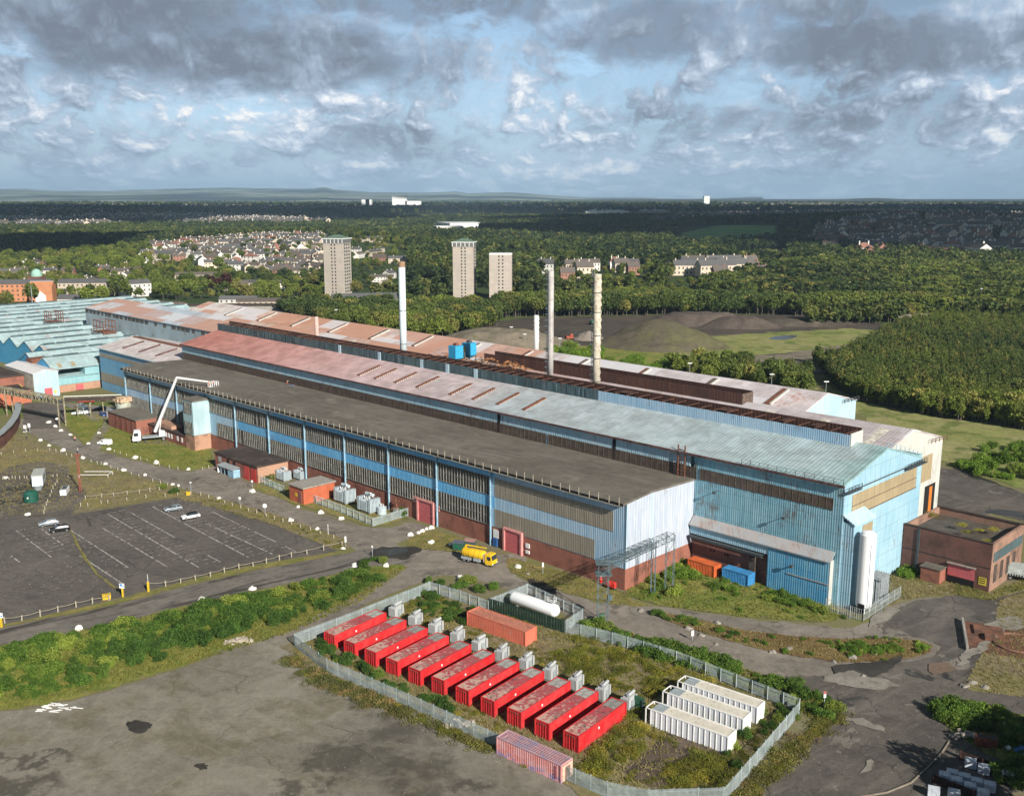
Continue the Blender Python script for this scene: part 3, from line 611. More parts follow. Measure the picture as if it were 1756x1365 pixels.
poles[8:] = [188.2, 207.0, 226.0]
for i in range(10):
    a0, a1 = poles[i] + .4, poles[i + 1] - .4
    for z0, z1 in ((11.9, 16.2), (4.75, 9.0)):
        if z0 < 6 and (i == 6): a1w = 162.5
        else: a1w = a1
        m = MB(); m.box(*xr(a0, a1w), -.06, .1, z0, z1); w = m.build('window', M['glass_dark'], A)
        m = MB(); n = int((a1w - a0) / .95)
        for j in range(n + 1):
            if R.random() < .03: continue
            a = a0 + (a1w - a0) * j / n
            m.box(-a - .05, -a + .05, -.2, -.06, z0, z1)
        zb = (z0 + z1) / 2
        m.box(*xr(a0, a1w), -.2, -.06, z0 - .05, z0 + .06)
        for j in range(n):
            if R.random() < .7: m.box(*xr(a0 + (a1w - a0) * j / n, a0 + (a1w - a0) * (j + 1) / n), -.17, -.06, zb - .05, zb + .05)
        m.build('mullion', M['mullion'], w, fix=False)
for a in poles:
    m = MB(); m.box(-a - .14, -a + .14, -.5, -.1, 0, 17.5); m.box(-a - .35, -a + .35, -.6, .0, 16.9, 17.6); m.build('downpipe', M['steel_blue'], A)
# posts of the roof-edge guard
m = MB(); a = .8
while a < 226:
    h = R.uniform(1.2, 1.7); dx = R.uniform(-.12, .12); m.box(-a - .05 + dx, -a + .05 + dx, -1.6, -1.5, 18.3, 18.3 + h); a += 2.62
m.box(-226, 0, -1.56, -1.5, 18.05, 18.2)
m.build('guard_posts', M['wood'], A)
for a0, a1, h in ((59.3, 64.7, 5.4), (29.4, 34.3, 5.0)):
    m = MB(); m.box(*xr(a0, a1), -.35, -.1, 0, h); d = m.build('door', M['door_pink'], A)
    m = MB(); m.box(*xr(a0 - .5, a0), -.6, 0, 0, h + .4); m.box(*xr(a1, a1 + .5), -.6, 0, 0, h + .4); m.box(*xr(a0, a1), -.6, 0, h, h + .4)
    if a0 > 50: m.box(*xr(a1 + .5, a1 + 2.2), -.15, .0, 4.3, h + .5); m.box(*xr(a0 - 2.2, a0 - .5), -.15, .0, 3.9, h)
    m.build('door_frame', M['pink_trim'], d)
for q_ in ((36.6, 38.3, 2.1, 4.0), (26.9, 28.0, 2.2, 3.2), (26.9, 28.0, .9, 1.6)): m = MB(); m.box(*xr(q_[0], q_[1]), -.2, .02, q_[2], q_[3]); m.build('notice_board', M['white'], A)
m = MB(); m.box(*xr(36.9, 38.2), -.5, .02, 0.1, 1.95); m.build('cabinet', plain('blue_cabinet', (.03, .10, .28)), A)
# red hydrant gear at the corner
hy = root('fire_hydrant', 'red fire hydrant post against the brick foot of the long shed near its right corner', 'hydrant', W(5.5, -1.0), RZ)
m = MB(); m.lathe([(.28, 0), (.28, .2), (.2, .25), (.2, 1.3), (.3, 1.35), (.3, 1.5), (.1, 1.75)], 10); m.tube((-.5, 0, 1.0), (.5, 0, 1.0), .13, 8); m.build('body', plain('hydrant_red', (.6, .04, .03), .4), hy)
m = MB(); m.lathe([(.31, 1.36), (.22, 1.6), (.05, 1.8)], 10); m.build('cap', M['white'], hy)
hr = root('hose_reel', 'red hose reel box beside the hydrant at the brick corner', 'hose reel', W(2.2, -1.4), RZ)
m = MB(); m.box(-.9, .9, -.35, .35, .6, 1.7); m.tube((-.6, -.5, 1.15), (-.6, .5, 1.15), .55, 12); m.build('drum', plain('reel_red', (.62, .05, .04), .4, var=.3), hr)
m = MB(); [m.box(x - .06, x + .06, -.2, .2, 0, .7) for x in (-.7, .7)]; m.build('stand', M['steel_dark'], hr)

# stair tower on the front of A
T = works('stair_tower', 'pale blue stair tower projecting from the front of the long shed', 'tower')
m = MB(); m.box(*xr(167.2, 173.0), -5.6, -.02, 0, 5.0); m.build('brick_base', M['brick_pale'], T)
m = MB(); m.box(*xr(167.0, 173.2), -5.8, -.02, 5.0, 15.7)
m.build('wall', clad('clad_tower', (.34, .48, .52), (.50, .64, .68), rust_amt=.12, pitch=.5, hi=(.16, .28, .33), rust=(.2, .2, .2), streak=.5), T)
m = MB(); m.extr([(-5.9, 15.7), (-5.9, 15.95), (0.05, 16.4), (.05, 15.7)], -173.4, -166.8); m.build('roof', M['roof_felt'], T)
for z0, z1 in ((11.6, 15.2), (5.4, 9.0)):
    m = MB(); m.box(*xr(167.9, 172.7), -5.88, -5.7, z0, z1); w = m.build('window', M['glass_dark'], T)
    m = MB(); [m.box(-a - .07, -a + .07, -6.0, -5.88, z0, z1) for a in (168.6, 169.4, 170.2, 171, 171.8)]; m.box(*xr(167.9, 172.7), -6.0, -5.88, (z0 + z1) / 2 - .05, (z0 + z1) / 2 + .05); m.build('mullion', M['mullion'], w)

# ---------- hall B -------------------------------------------------------------------------------
B = works('tall_hall', 'tall hall with a roof fading from rusty pink to pale aqua, behind the long shed')
B0, B1, BY0, BY1, BR = -34.5, 228.5, 23.34, 58.4, 41.0
ZE, ZR, ZE2 = 24.5, 28.6, 23.4
m = MB(); x0, x1 = xr(B0, B1)
m.box(x0 + .02, -.2, BY0, BY1, 0, 20.0); m.box(-.2, x1 - .25, BY0, BY1, 0, ZE - .2)
m.build('wall', M['clad_big'], B)
m = MB(); m.extr([(BY0 - .06, 21.6), (BY0 - .06, ZE), (BR, ZR - .1), (BY1, ZE2), (BY1, 19), (BY0 + .2, 19)], x0, -1.2); m.build('upper_wall', M['clad_upper'], B)
m = MB(); m.extr([(BY0, 0), (BY0, ZE), (BR, ZR), (BY1, ZE2), (BY1, 0)], x1 - .25, x1); m.build('gable_wall', M['clad_gable'], B)
m = MB(); m.extr([(BY0 - .7, ZE - .15), (BY0 - .7, ZE + .15), (BR, ZR + .3), (BY1 + .3, ZE2 + .2), (BY1 + .3, ZE2 - .05), (BR, ZR), (BY0 - .05, ZE - .05)], x0 - .3, x1 + .1); m.build('roof', M['roofB'], B)
M['eave'] = plain('rusty_eave', (.10, .05, .045), .8, var=.5, scale=.6, dirt=(.16, .30, .34), dirt_amt=.2)
m = MB(); m.box(x0, x1 + .2, BY0 - .95, BY0 - .6, ZE - .3, ZE + .12); m.build('gutter', M['eave'], B)
# glazed strip above A's roof in lengths
M['glass_brown'] = plain('brown_glazing', (.085, .068, .052), .5, var=.3, scale=.8, dirt=(.10, .05, .04))
for a0, a1 in ((-32.3, -1.5), (-.5, 22), (22.6, 43), (43.8, 60), (60.5, 78), (78.3, 97), (97.3, 116), (116.3, 135), (135.3, 154), (154.3, 173), (173.3, 192), (192.3, 211), (211.3, 228)):
    z0, z1 = (19.1, 21.5) if a0 < -20 else (18.9, 21.55)
    m = MB(); m.box(*xr(a0, a1), BY0 - .1, BY0 + .05, z0, z1); w = m.build('window', M['glass_brown'], B)
    m = MB(); n = int((a1 - a0) / 1.45)
    for j in range(n + 1): a = a0 + (a1 - a0) * j / n; m.box(-a - .04, -a + .04, BY0 - .16, BY0 - .1, z0, z1)
    m.build('mullion', M['rust_dark'] if a0 > 60 else M['mullion_brown'], w, fix=False)
for a in (22.3, 60.3):
    m = MB(); m.box(-a - .5, -a + .5, BY0 - .13, BY0, 18.8, 24.2); m.build('gap_in_cladding', M['black'], B)
# rusty lattice ladder on the upper wall
m = MB()
for a in (2.2, 4.0): m.box(-a - .12, -a + .12, BY0 - .75, BY0 - .5, 18.9, 26)
for q in range(8): m.box(-4.0, -2.2, BY0 - .7, BY0 - .6, 19.4 + q * .8, 19.5 + q * .8)
m.build('roof_ladder', M['rustsolid'], B)
# monitor along the ridge: open-topped ventilator walls
MA0, MA1 = -27.5, 228.5
m = MB(); m.box(*xr(40, MA1), 38.3, 38.55, 27.0, 30.9); 
for q in range(60):
    a = R.uniform(42, 226); m.box(*xr(a, a + R.uniform(.6, 1.1)), 38.2, 38.3, 28.6, 30.6)
m.build('ventilator_side', M['clad_dark'], B)
m = MB(); m.box(*xr(MA0, 40), 38.3, 38.55, 27.0, 30.7); m.build('ventilator_side', M['clad_front'], B)
m = MB(); m.box(*xr(MA0, MA1), 43.3, 43.55, 27.0, 31.4); m.build('ventilator_side', M['rust_dark'], B)
m = MB(); m.box(-MA0, -MA0 + .25, 38.3, 43.55, 27.4, 31.0); m.build('ventilator_end', M['clad_white'], B)
m = MB(); m.box(*xr(MA0, MA1), 38.6, 43.2, 28.6, 28.8); m.build('ventilator_floor', M['black'], B)
m = MB(); a = MA0 + 1
while a < MA1 - 1:
    m.box(-a - .12, -a + .12, 38.3, 43.4, 30.7, 30.95)
    if R.random() < .25: m.box(*xr(a, a + R.uniform(1, 3.4)), 39.2 + R.uniform(0, 1), 43.2, 30.96, 31.02)
    a += 3.6
m.build('ventilator_ribs', M['rust_dark'], B)
for a in (97, 108.5, 85, 150, 129): m = MB(); m.box(-a - .7, -a + .7, 38.15, 38.3, 28.2, 30.8); m.build('pale_sheet', M['clad_light'], B)
# roof vents
for px, py in ((640, 636), (672, 641), (705, 648), (740, 656), (795, 668), (834, 676), (877, 684), (922, 693)):
    z = 26.0
    a, b = AB(G(px, py, z + .25))
    zf = lambda y: ZE + .35 + (y - BY0) * (ZR - ZE) / (BR - BY0)
    m = MB(); y0, y1 = 26.3, 34.6
    if px > 760: y0, y1 = 26.0, 34.0
    m.add([(-a - .75, y0, zf(y0)), (-a + .75, y0, zf(y0)), (-a + .75, y1, zf(y1)), (-a - .75, y1, zf(y1)), (-a - .5, y0, zf(y0) + .3), (-a + .5, y0, zf(y0) + .3), (-a + .5, y1, zf(y1) + .3), (-a - .5, y1, zf(y1) + .3)],
          [(4, 5, 6, 7), (0, 1, 5, 4), (1, 2, 6, 5), (2, 3, 7, 6), (3, 0, 4, 7)])
    v = m.build('roof_vent', M['rustsolid'], B)
    m = MB(); n = 11
    for j in range(n): y = y0 + (y1 - y0) * j / n; m.box(-a + .68, -a + .98, y + .05, y + .42, zf(y) + .05, zf(y) + .25)
    m.build('flashing', M['clad_white'], v)
# handrails: gable walkway and eave
def railing(m, pts, h=1.1, step=2.0, r=.045, mid=True):
    for p, q in zip(pts, pts[1:]):
        p, q = Vector(p), Vector(q); n = max(1, int((q - p).length / step))
        for j in range(n + 1):
            c = p.lerp(q, j / n); m.box(c.x - r, c.x + r, c.y - r, c.y + r, c.z, c.z + h)
        m.tube(p + Vector((0, 0, h)), q + Vector((0, 0, h)), r * .8, 4, cap=False)
        if mid: m.tube(p + Vector((0, 0, h * .5)), q + Vector((0, 0, h * .5)), r * .7, 4, cap=False)
m = MB(); railing(m, [(12, BY0 - .8, ZE + .1), (34.5, BY0 - .8, ZE + .1)]); m.build('eave_rail', M['steel_dark'], B)
m = MB(); m.box(34.52, 35.6, BY0 - .4, BY0 + 5, 23.0, 23.15); m.box(34.52, 35.6, BY1 - 9, BY1 + .3, 22.6, 22.75); railing(m, [(35.5, BY0 - .3, 23.1), (35.5, BY0 + 5, 23.1)], step=1.2, r=.06); railing(m, [(35.5, BY1 - 9, 22.7), (35.5, BY1, 22.7)], step=1.2, r=.06)
m.box(34.52, 34.75, BY0, BY1, 22.85, 23.0); m.build('gable_walkway', M['steel_dark'], B)
m = MB(); railing(m, [(34.2, BR + .3, ZR + .2), (34.2, BY1, ZE2 + .2)]); m.build('verge_rail', M['steel_blue'], B)
# tan band on the gable
m = MB(); m.box(34.5, 34.56, 26.6, 55.8, 17.5, 21.9); w = m.build('window', M['tan2'], B)
m = MB(); m.box(34.56, 34.62, 26.6, 55.8, 19.55, 19.68); m.box(34.56, 34.62, 26.3, 56.0, 17.3, 17.5); m.build('glazing_bar', M['mullion_brown'], w)
# annex box at the gable foot
m = MB(); m.box(34.5, 36.8, 23.5, 31.8, 0, 17.2); m.build('annex_wall', M['clad_gable'], B)
m = MB(); m.add([(34.5, 23.3, 18.6), (37.1, 23.3, 17.1), (37.1, 32.0, 17.1), (34.5, 32.0, 18.6), (34.5, 23.3, 18.3), (37.1, 23.3, 16.9), (37.1, 32.0, 16.9), (34.5, 32.0, 18.3)], [(0, 1, 2, 3), (4, 7, 6, 5), (0, 4, 5, 1), (1, 5, 6, 2), (2, 6, 7, 3)]); m.build('annex_roof', M['clad_light'], B)
m = MB(); m.box(36.8, 36.86, 27.0, 31.2, 11, 16.2); m.build('window', M['tan2'], B)
# floodlight brackets
for a, z in ((-22.5, 15.6), (-6.0, 17.4)):
    m = MB(); m.box(-a - .06, -a + .06, BY0 - 1.2, BY0, z, z + .12); m.box(-a - .3, -a + .3, BY0 - 1.6, BY0 - 1.2, z - .3, z + .2); m.build('floodlight', M['steel_dark'], B)
# lean-to along the foot
Ln = works('lean_to', 'low lean-to with a stained pale sloping roof along the foot of the big blue wall', 'lean-to')
m = MB(); m.extr([(21.5, 8.95), (21.5, 9.2), (23.25, 10.9), (23.25, 10.6)], .3, 33.4); m.build('roof', clad('lean_roof', (.40, .35, .33), (.34, .39, .42), rust_amt=.5, pitch=.3, bs=.2, rust=(.30, .20, .17)), Ln)
M['clad_deep'] = clad('clad_deep', (.08, .30, .52), (.16, .38, .52), rust_amt=.2, pitch=.5, panel=2.4, hi=(.34, .50, .58))
m = MB(); m.box(19.5, 33.0, 21.9, 23.3, 0, 8.95); m.build('wall', M['clad_deep'], Ln)
m = MB(); m.box(33.0, 33.2, 21.9, 23.3, 0, 9.2); m.build('end_wall', M['clad_white'], Ln)
m = MB(); m.box(.3, 19.5, 22.0, 22.2, 7.1, 8.95); m.build('upper_strip', M['clad_gable'], Ln)
m = MB(); m.box(.3, 19.5, 22.9, 23.3, 0, 7.0); m.build('brick_wall', M['brick_dark'], Ln)
m = MB(); m.box(.4, 18.6, 20.9, 21.9, 6.75, 6.85); m.tube((.3, 21.1, 6.5), (18.6, 21.1, 6.5), .16, 8); m.tube((.3, 21.6, 6.2), (18.6, 21.6, 6.2), .12, 6); m.build('pipe_run', M['steel_dark'], Ln)
m = MB(); m.box(15.0, 16.4, 22.3, 22.9, 0, 7.0); m.build('pier', M['felt_dark'], Ln)
m = MB(); m.box(17.8, 18.9, 22.8, 22.9, 0, 3.0); m.build('door', M['rustsolid'], Ln)
m = MB()
for x, z in ((5, 3.9), (5.8, 3.9), (8.6, 3.9), (9.3, 3.9)): m.box(x, x + .35, 22.83, 22.9, z, z + .5)
m.build('vent_holes', M['black'], Ln)
m = MB(); m.box(24, 33.05, 21.75, 21.9, 4.3, 4.45); m.build('gutter', M['concrete'], Ln)
m = MB(); m.box(25.2, 25.5, 21.1, 21.9, 6.2, 6.4); m.box(25.0, 25.7, 20.8, 21.1, 6.1, 6.7); m.build('floodlight', M['steel_dark'], Ln)

# ---------- hall C ------------------------------------------------------------------------------
C = works('middle_hall', 'hall with dull pink roof, white gable and rust-brown ridge ventilator, third from the front')
CA0, CA1, CY0, CY1, CR = -25.0, 399.0, 58.5, 93.0, 75.5
zc = lambda ze, zr: (ze, zr)
m = MB(); x0, x1 = xr(CA0, CA1)
m.extr([(CY0, 0), (CY0, 21.6), (CR, 25.0), (CY1, 20.2), (CY1, 0)], x0, x1 - .2); m.build('wall', clad('clad_grey', (.30, .35, .37), (.38, .46, .50), rust_amt=.3, pitch=.9, hi=(.2, .2, .2)), C)
m = MB(); m.extr([(CY0, 0), (CY0, 21.8), (CR, 25.1), (CY1, 20.2), (CY1, 0)], x1 - .2, x1); m.build('gable_wall', M['clad_white'], C)
m = MB(); m.extr([(CY0 - .5, 21.7), (CY0 - .5, 21.95), (CR, 25.4), (CY1 + .4, 20.5), (CY1 + .4, 20.2), (CR, 25.05)], x0 - .3, x1 + .1); m.build('roof', M['roofC'], C)
m = MB(); m.box(*xr(20, 118), 73.0, 73.25, 24.0, 27.8); m.build('ventilator_side', M['rust_dark'], C)
m = MB(); m.box(*xr(20, 118), 77.9, 78.15, 24.0, 28.0); m.build('ventilator_side', M['rust_dark'], C)
m = MB(); m.box(-20, -19.75, 73.0, 78.15, 24.2, 27.8); m.build('ventilator_end', M['mullion_brown'], C)
m = MB(); m.box(*xr(21, 118), 73.3, 77.8, 25.3, 25.45); m.build('ventilator_floor', M['black'], C)
m = MB(); m.box(25.0, 25.08, 79, 87.5, 11, 17.5); m.build('window', M['tan2'], C)
m = MB(); m.box(25.0, 25.1, 84.5, 90.5, 2.5, 9.5); d = m.build('door', M['black'], C)
m = MB(); m.box(25.1, 25.2, 87.0, 88.6, 2.5, 9.0); m.build('orange_leaf', plain('orange_door', (.55, .17, .03)), d)
m = MB(); railing(m, [(26.0, CY1 - 9, 20.6), (26.0, CY1, 20.0)], r=.07); m.build('gable_walkway', M['rustsolid'], C)
zC = lambda y: 21.95 + (y - CY0) * 3.4 / (CR - CY0)
for a0 in (-18, -3, 12, 160, 190, 262):
    m = MB(); m.add([(-a0, 62, zC(62) + .12), (-a0 + 2.4, 62, zC(62) + .12), (-a0 + 2.4, 73, zC(73) + .12), (-a0, 73, zC(73) + .12), (-a0, 62, zC(62)), (-a0 + 2.4, 62, zC(62)), (-a0 + 2.4, 73, zC(73)), (-a0, 73, zC(73))], [(0, 1, 2, 3), (0, 4, 5, 1), (1, 5, 6, 2), (2, 6, 7, 3), (3, 7, 4, 0)])
    m.build('rooflight', plain('rooflight_cream', (.55, .52, .46), .6, var=.3, scale=.8, dirt=(.35, .2, .1)), C)
# dark windows high on the front wall, beyond the end of the tall hall
m = MB()
a = 250
while a < 396:
    if R.random() < .75: m.box(*xr(a, a + R.uniform(2, 4)), CY0 - .08, CY0 + .02, 19.6, 21.2)
    a += 4.4
m.build('window', M['glass_brown'], C)

# ---------- hall D ------------------------------------------------------------------------------
D = works('back_hall', 'rearmost long hall with a patched pink, white and rust roof, nearest the woods')
m = MB(); m.extr([(93.1, 0), (93.1, 18.7), (110, 23.3), (128, 18.8), (128, 0)], *xr(15.2, 366)); m.build('wall', M['clad_white'], D)
m = MB(); m.extr([(93.1, 0), (93.1, 18.7), (110, 23.35), (128, 18.8), (128, 0)], -15.2, -15.0); m.build('gable_wall', M['clad_light'], D)
m = MB(); m.extr([(93.5, 18.7), (93.5, 19.0), (110, 23.7), (128.4, 19.1), (128.4, 18.8), (110, 23.4)], *xr(14.9, 366.5)); m.build('roof', M['roofD'], D)
m = MB(); railing(m, [(-14.2, 119, 19.4), (-14.2, 128, 19.2)], r=.09); m.build('gable_walkway', M['steel_dark'], D)
zD = lambda y: 19.05 + (y - 93.5) * 4.7 / 16.5
for i, a0 in enumerate((28, 52, 78, 104, 131, 158, 186, 214, 243, 272, 300, 330)):
    m = MB(); y0, y1 = 98, 108
    m.add([(-a0, y0, zD(y0) + .35), (-a0 + 1.6, y0, zD(y0) + .35), (-a0 + 1.6, y1, zD(y1) + .35), (-a0, y1, zD(y1) + .35), (-a0 - .3, y0, zD(y0)), (-a0 + 1.9, y0, zD(y0)), (-a0 + 1.9, y1, zD(y1)), (-a0 - .3, y1, zD(y1))], [(0, 1, 2, 3), (0, 4, 5, 1), (1, 5, 6, 2), (2, 6, 7, 3), (3, 7, 4, 0)])
    v = m.build('rooflight', M['mullion_brown'] if i % 2 else M['rustsolid'], D)
    m = MB(); m.add([(-a0 + 1.5, y0, zD(y0) + .42), (-a0 + 2.1, y0, zD(y0) + .42), (-a0 + 2.1, y1, zD(y1) + .42), (-a0 + 1.5, y1, zD(y1) + .42), (-a0 + 1.5, y0, zD(y0)), (-a0 + 2.1, y0, zD(y0)), (-a0 + 2.1, y1, zD(y1)), (-a0 + 1.5, y1, zD(y1))], [(0, 1, 2, 3), (0, 4, 5, 1), (1, 5, 6, 2), (2, 6, 7, 3), (3, 7, 4, 0)]); m.build('flashing', M['clad_white'], v)

# ---------- hall E: blue hall at the left end -----------------------------------------------------
E_ = works('blue_hall', 'short blue hall with two brown stripes and a rusty ridge, beyond the long shed')
m = MB(); m.extr([(18.2, 0), (18.2, 17.2), (33, 20.3), (48, 17.2), (48, 0)], *xr(228.6, 290)); m.build('wall', clad('clad_blue_hall', (.11, .30, .50), (.20, .40, .56), rust_amt=.1, pitch=.5), E_)
m = MB(); m.box(*xr(228.6, 289.8), 18.1, 18.2, 13.6, 15.2); m.build('window', M['tan'], E_)
m = MB(); m.box(*xr(228.6, 289.8), 18.1, 18.2, 3.6, 7.2); m.build('window', M['tan'], E_)
m = MB(); m.extr([(17.7, 17.2), (17.7, 17.5), (33, 20.7), (48.4, 17.4), (48.4, 17.2), (33, 20.3)], *xr(228.3, 290.4)); m.build('roof', M['roofE'], E_)
m = MB(); m.box(*xr(228, 290.4), 17.5, 17.7, 17.0, 17.5); m.build('gutter', M['white'], E_)
m = MB(); m.extr([(31.6, 20.5), (33, 20.85), (36, 20.1), (36, 19.9), (33, 20.6)], *xr(232, 288)); m.build('ridge_strip', M['rustsolid'], E_)
zE_ = lambda y: 17.5 + (y - 17.7) * 3.2 / 15.3
for a0 in (246, 260, 274):
    m = MB(); m.add([(-a0, 21, zE_(21) + .5), (-a0 + .5, 21, zE_(21) + .5), (-a0 + .5, 30, zE_(30) + .5), (-a0, 30, zE_(30) + .5), (-a0 - .3, 21, zE_(21)), (-a0 + .8, 21, zE_(21)), (-a0 + .8, 30, zE_(30)), (-a0 - .3, 30, zE_(30))], [(0, 1, 2, 3), (0, 4, 5, 1), (1, 5, 6, 2), (2, 6, 7, 3), (3, 7, 4, 0)]); m.build('rooflight', M['eave'], E_)

# ---------- saw-tooth sheds --------------------------------------------------------------------
Sh = works('multi_ridge_shed', 'wide aqua factory with a dozen parallel ridges and blue pointed gables, at the left edge')
SP = 18.2; first = 294.0
M['gable_blue'] = clad('gable_blue', (.05, .30, .56), (.10, .40, .64), rust_amt=.08, pitch=.5)
for i in range(13):
    a0 = first + i * SP; am = a0 + SP * .5; a1 = a0 + SP
    yb0 = 13.0 if i >= 2 else 0.5; zr, zv = 13.6, 9.6
    yb1 = 58.0 if a0 < 385 else (92 if a0 < 430 else 140)
    prof = [(-a1, zv), (-am, zr), (-a0, zv), (-a0, zv - .25), (-am, zr - .25), (-a1, zv - .25)]
    m = MB(); m.extr(prof, yb0 - .3, yb1, axis='y'); rf = m.build('roof', M['roofS'], Sh)
    m = MB(); m.extr([(-a1, 0), (-a1, zv - .25), (-am, zr - .27), (-a0, zv - .25), (-a0, 0)], yb0, yb0 + .3, axis='y'); m.build('gable_wall', M['gable_blue'], Sh)
    m = MB(); y = yb0 + R.uniform(0, 5)
    while y < yb1 - 6:
        l_ = R.uniform(3, 11)
        if R.random() < .75: m.box(-am - .55, -am + .55, y, min(yb1 - 2, y + l_), zr - .15, zr + .5)
        y += l_ + R.uniform(.3, 2)
    m.box(-am - .3, -am + .3, yb0, yb1 - 3, zr - .1, zr + .2); 
    y = yb0 + 4
    m.build('ridge_cap', M['clad_dark'], rf)
    m = MB(); y = yb0 + 3
    while y < yb1 - 4:      # small broken rooflights low on the near slope
        if R.random() < .5:
            xa, xb = -a0 - 1.0, -a0 - 4.0; za = zv + 1.0 * (zr - zv) / (SP / 2) + .06; zb = zv + 4.0 * (zr - zv) / (SP / 2) + .06
            m.add([(xa, y, za), (xb, y, zb), (xb, y + 1.5, zb), (xa, y + 1.5, za)], [(0, 1, 2, 3)])
        y += 5.5
    m.build('rooflight', M['tan2'] if i < 2 else M['mullion'], rf)
m = MB(); m.box(*xr(first, first + 13 * SP), 13.3, 57.8, 0, 9.0); m.build('core_wall', M['clad_teal'], Sh)
# low roofs stepping down in front of the ridges
m = MB(); m.extr([(-293.6, 5.6), (-293.6, 6.1), (-312, 8.4), (-312, 8.0)], 1.5, 20.0, axis='y'); m.build('low_roof', M['roofS'], Sh)
m = MB(); m.box(-293.9, -293.6, 2.0, 20.0, 3.0, 6.3); m.build('low_wall', M['clad_teal'], Sh)
m = MB(); m.box(-294.1, -293.8, 2.0, 20.0, 0, 3.0); m.build('brick_base', M['brick_pale'], Sh)
m = MB(); m.box(-293.5, -293.4, 9.0, 12.0, .2, 2.6); m.build('door', M['door_pink'], Sh)
# rusty frames standing on the ridges
for (px, py), (w, h) in (((93, 545), (9, 6)), ((180, 562), (11, 6))):
    p = G(px, py + 8, 13.5); a, b = AB(p)
    fr = root('rooftop_frame', 'rust-brown skeleton frame on the aqua ridges, ' + ('the farther of the two' if px < 100 else 'the nearer of the two'), 'steel frame', W(a, b, 13.3), RZ, 'rusty frames on the ridged roofs')
    m = MB()
    for x in (-w / 2, -w / 6, w / 6, w / 2):
        for y in (-3, 3): m.box(x - .15, x + .15, y - .15, y + .15, 0, h)
    for z in (h * .5, h):
        for y in (-3, 3): m.box(-w / 2, w / 2, y - .12, y + .12, z - .12, z + .12)
        for x in (-w / 2, w / 2): m.box(x - .12, x + .12, -3, 3, z - .12, z + .12)
    m.build('frame', M['rustsolid'], fr)
    m = MB(); m.box(-w / 2, w / 2, -3, 3, .2, .9); m.build('platform', M['rustsolid'], fr)

# ---------- chimneys ------------------------------------------------------------------------------
def chimney(a, b, z0, z1, r, mat, label, strakes=0, ladder=False, cap=None, bands=()):
    c = root('steel_chimney', label, 'chimney', W(a, b, z0), RZ, 'steel chimneys on the halls'); h = z1 - z0
    m = MB(); m.lathe([(r * 1.02, 0), (r, h * .3), (r * .97, h), (r * .8, h), (r * .8, h - .6)], 20); m.build('shaft', mat, c, smooth=True)
    if bands:
        m = MB(); [m.lathe([(r * 1.06, z), (r * 1.06, z + .18)], 20) for z in bands]; m.build('flange', M['steel_dark'], c)
    if cap:
        m = MB(); m.lathe([(r * 1.0, h - .9), (r * 1.0, h + .8), (r * .85, h + .8), (r * .85, h - .9)], 20); m.build('cap', cap, c)
    if strakes:
        m = MB(); n = 90
        for s in range(3):
            pts = [(r * 1.0, r * 1.17, 2 * math.pi * (j / n * strakes + s / 3), h * (.03 if strakes > 4 else .3) + h * (.95 if strakes > 4 else .68) * j / n) for j in range(n + 1)]
            vs = []
            for r0, r1, t, z in pts: vs += [(r0 * math.cos(t), r0 * math.sin(t), z), (r1 * math.cos(t), r1 * math.sin(t), z)]
            m.add(vs, [(2 * j, 2 * j + 1, 2 * j + 3, 2 * j + 2) for j in range(n)])
        m.build('strake', mat, c, fix=False)
    if ladder:
        m = MB(); t = -2.9 if ladder == 1 else -2.8
        ox, oy = -(r + .35) * .95, -.3
        for dx in (-.28, .28): m.box(ox + dx - .04, ox + dx + .04, oy - .05, oy + .05, 0, h + .8)
        z = .5
        while z < h: m.box(ox - .3, ox + .3, oy - .04, oy + .04, z, z + .07); z += .6
        z = 1.5
        while z < h: m.box(ox - .45, ox + .4, oy - .5, oy + .1, z, z + .09); z += 1.6
        m.build('ladder', M['galv'] if ladder == 1 else M['steel_grey'], c)
    return c
chimney(125.3, 45, 28.4, 57.9, 1.07, plain('chimney_white', (.58, .66, .70), .45, var=.06), 'tallest pale blue-white chimney with an orange cap, rising from the tall hall', cap=plain('chimney_cap', (.30, .19, .12), .8, var=.3), bands=(4.6, 15.0))
chimney(62.5, 45, 28.4, 59.2, .78, plain('chimney_grey', (.40, .38, .37), .5, var=.2, scale=.4, dirt=(.28, .24, .22)), 'slim grey chimney with a caged ladder, left of the straked pair', ladder=1)
chimney(46.3, 45, 28.4, 59.2, .95, plain('chimney_cream', (.50, .46, .38), .6, var=.2, scale=.6, dirt=(.26, .20, .12), dirt_amt=.7), 'stained cream chimney with helical strakes and a ladder, rightmost on the halls', strakes=5, ladder=2, bands=(3, 9, 15, 21, 26))
chimney(134.2, 115, 21.5, 35.4, .92, plain('chimney_silver', (.60, .61, .61), .45, var=.08), 'short whitish chimney with strakes standing behind the rearmost roof', strakes=2)
chimney(202.0, 65, 22.5, 33.4, .75, plain('chimney_pink', (.50, .36, .32), .7, var=.2), 'short pinkish chimney on the patched roof at the left')

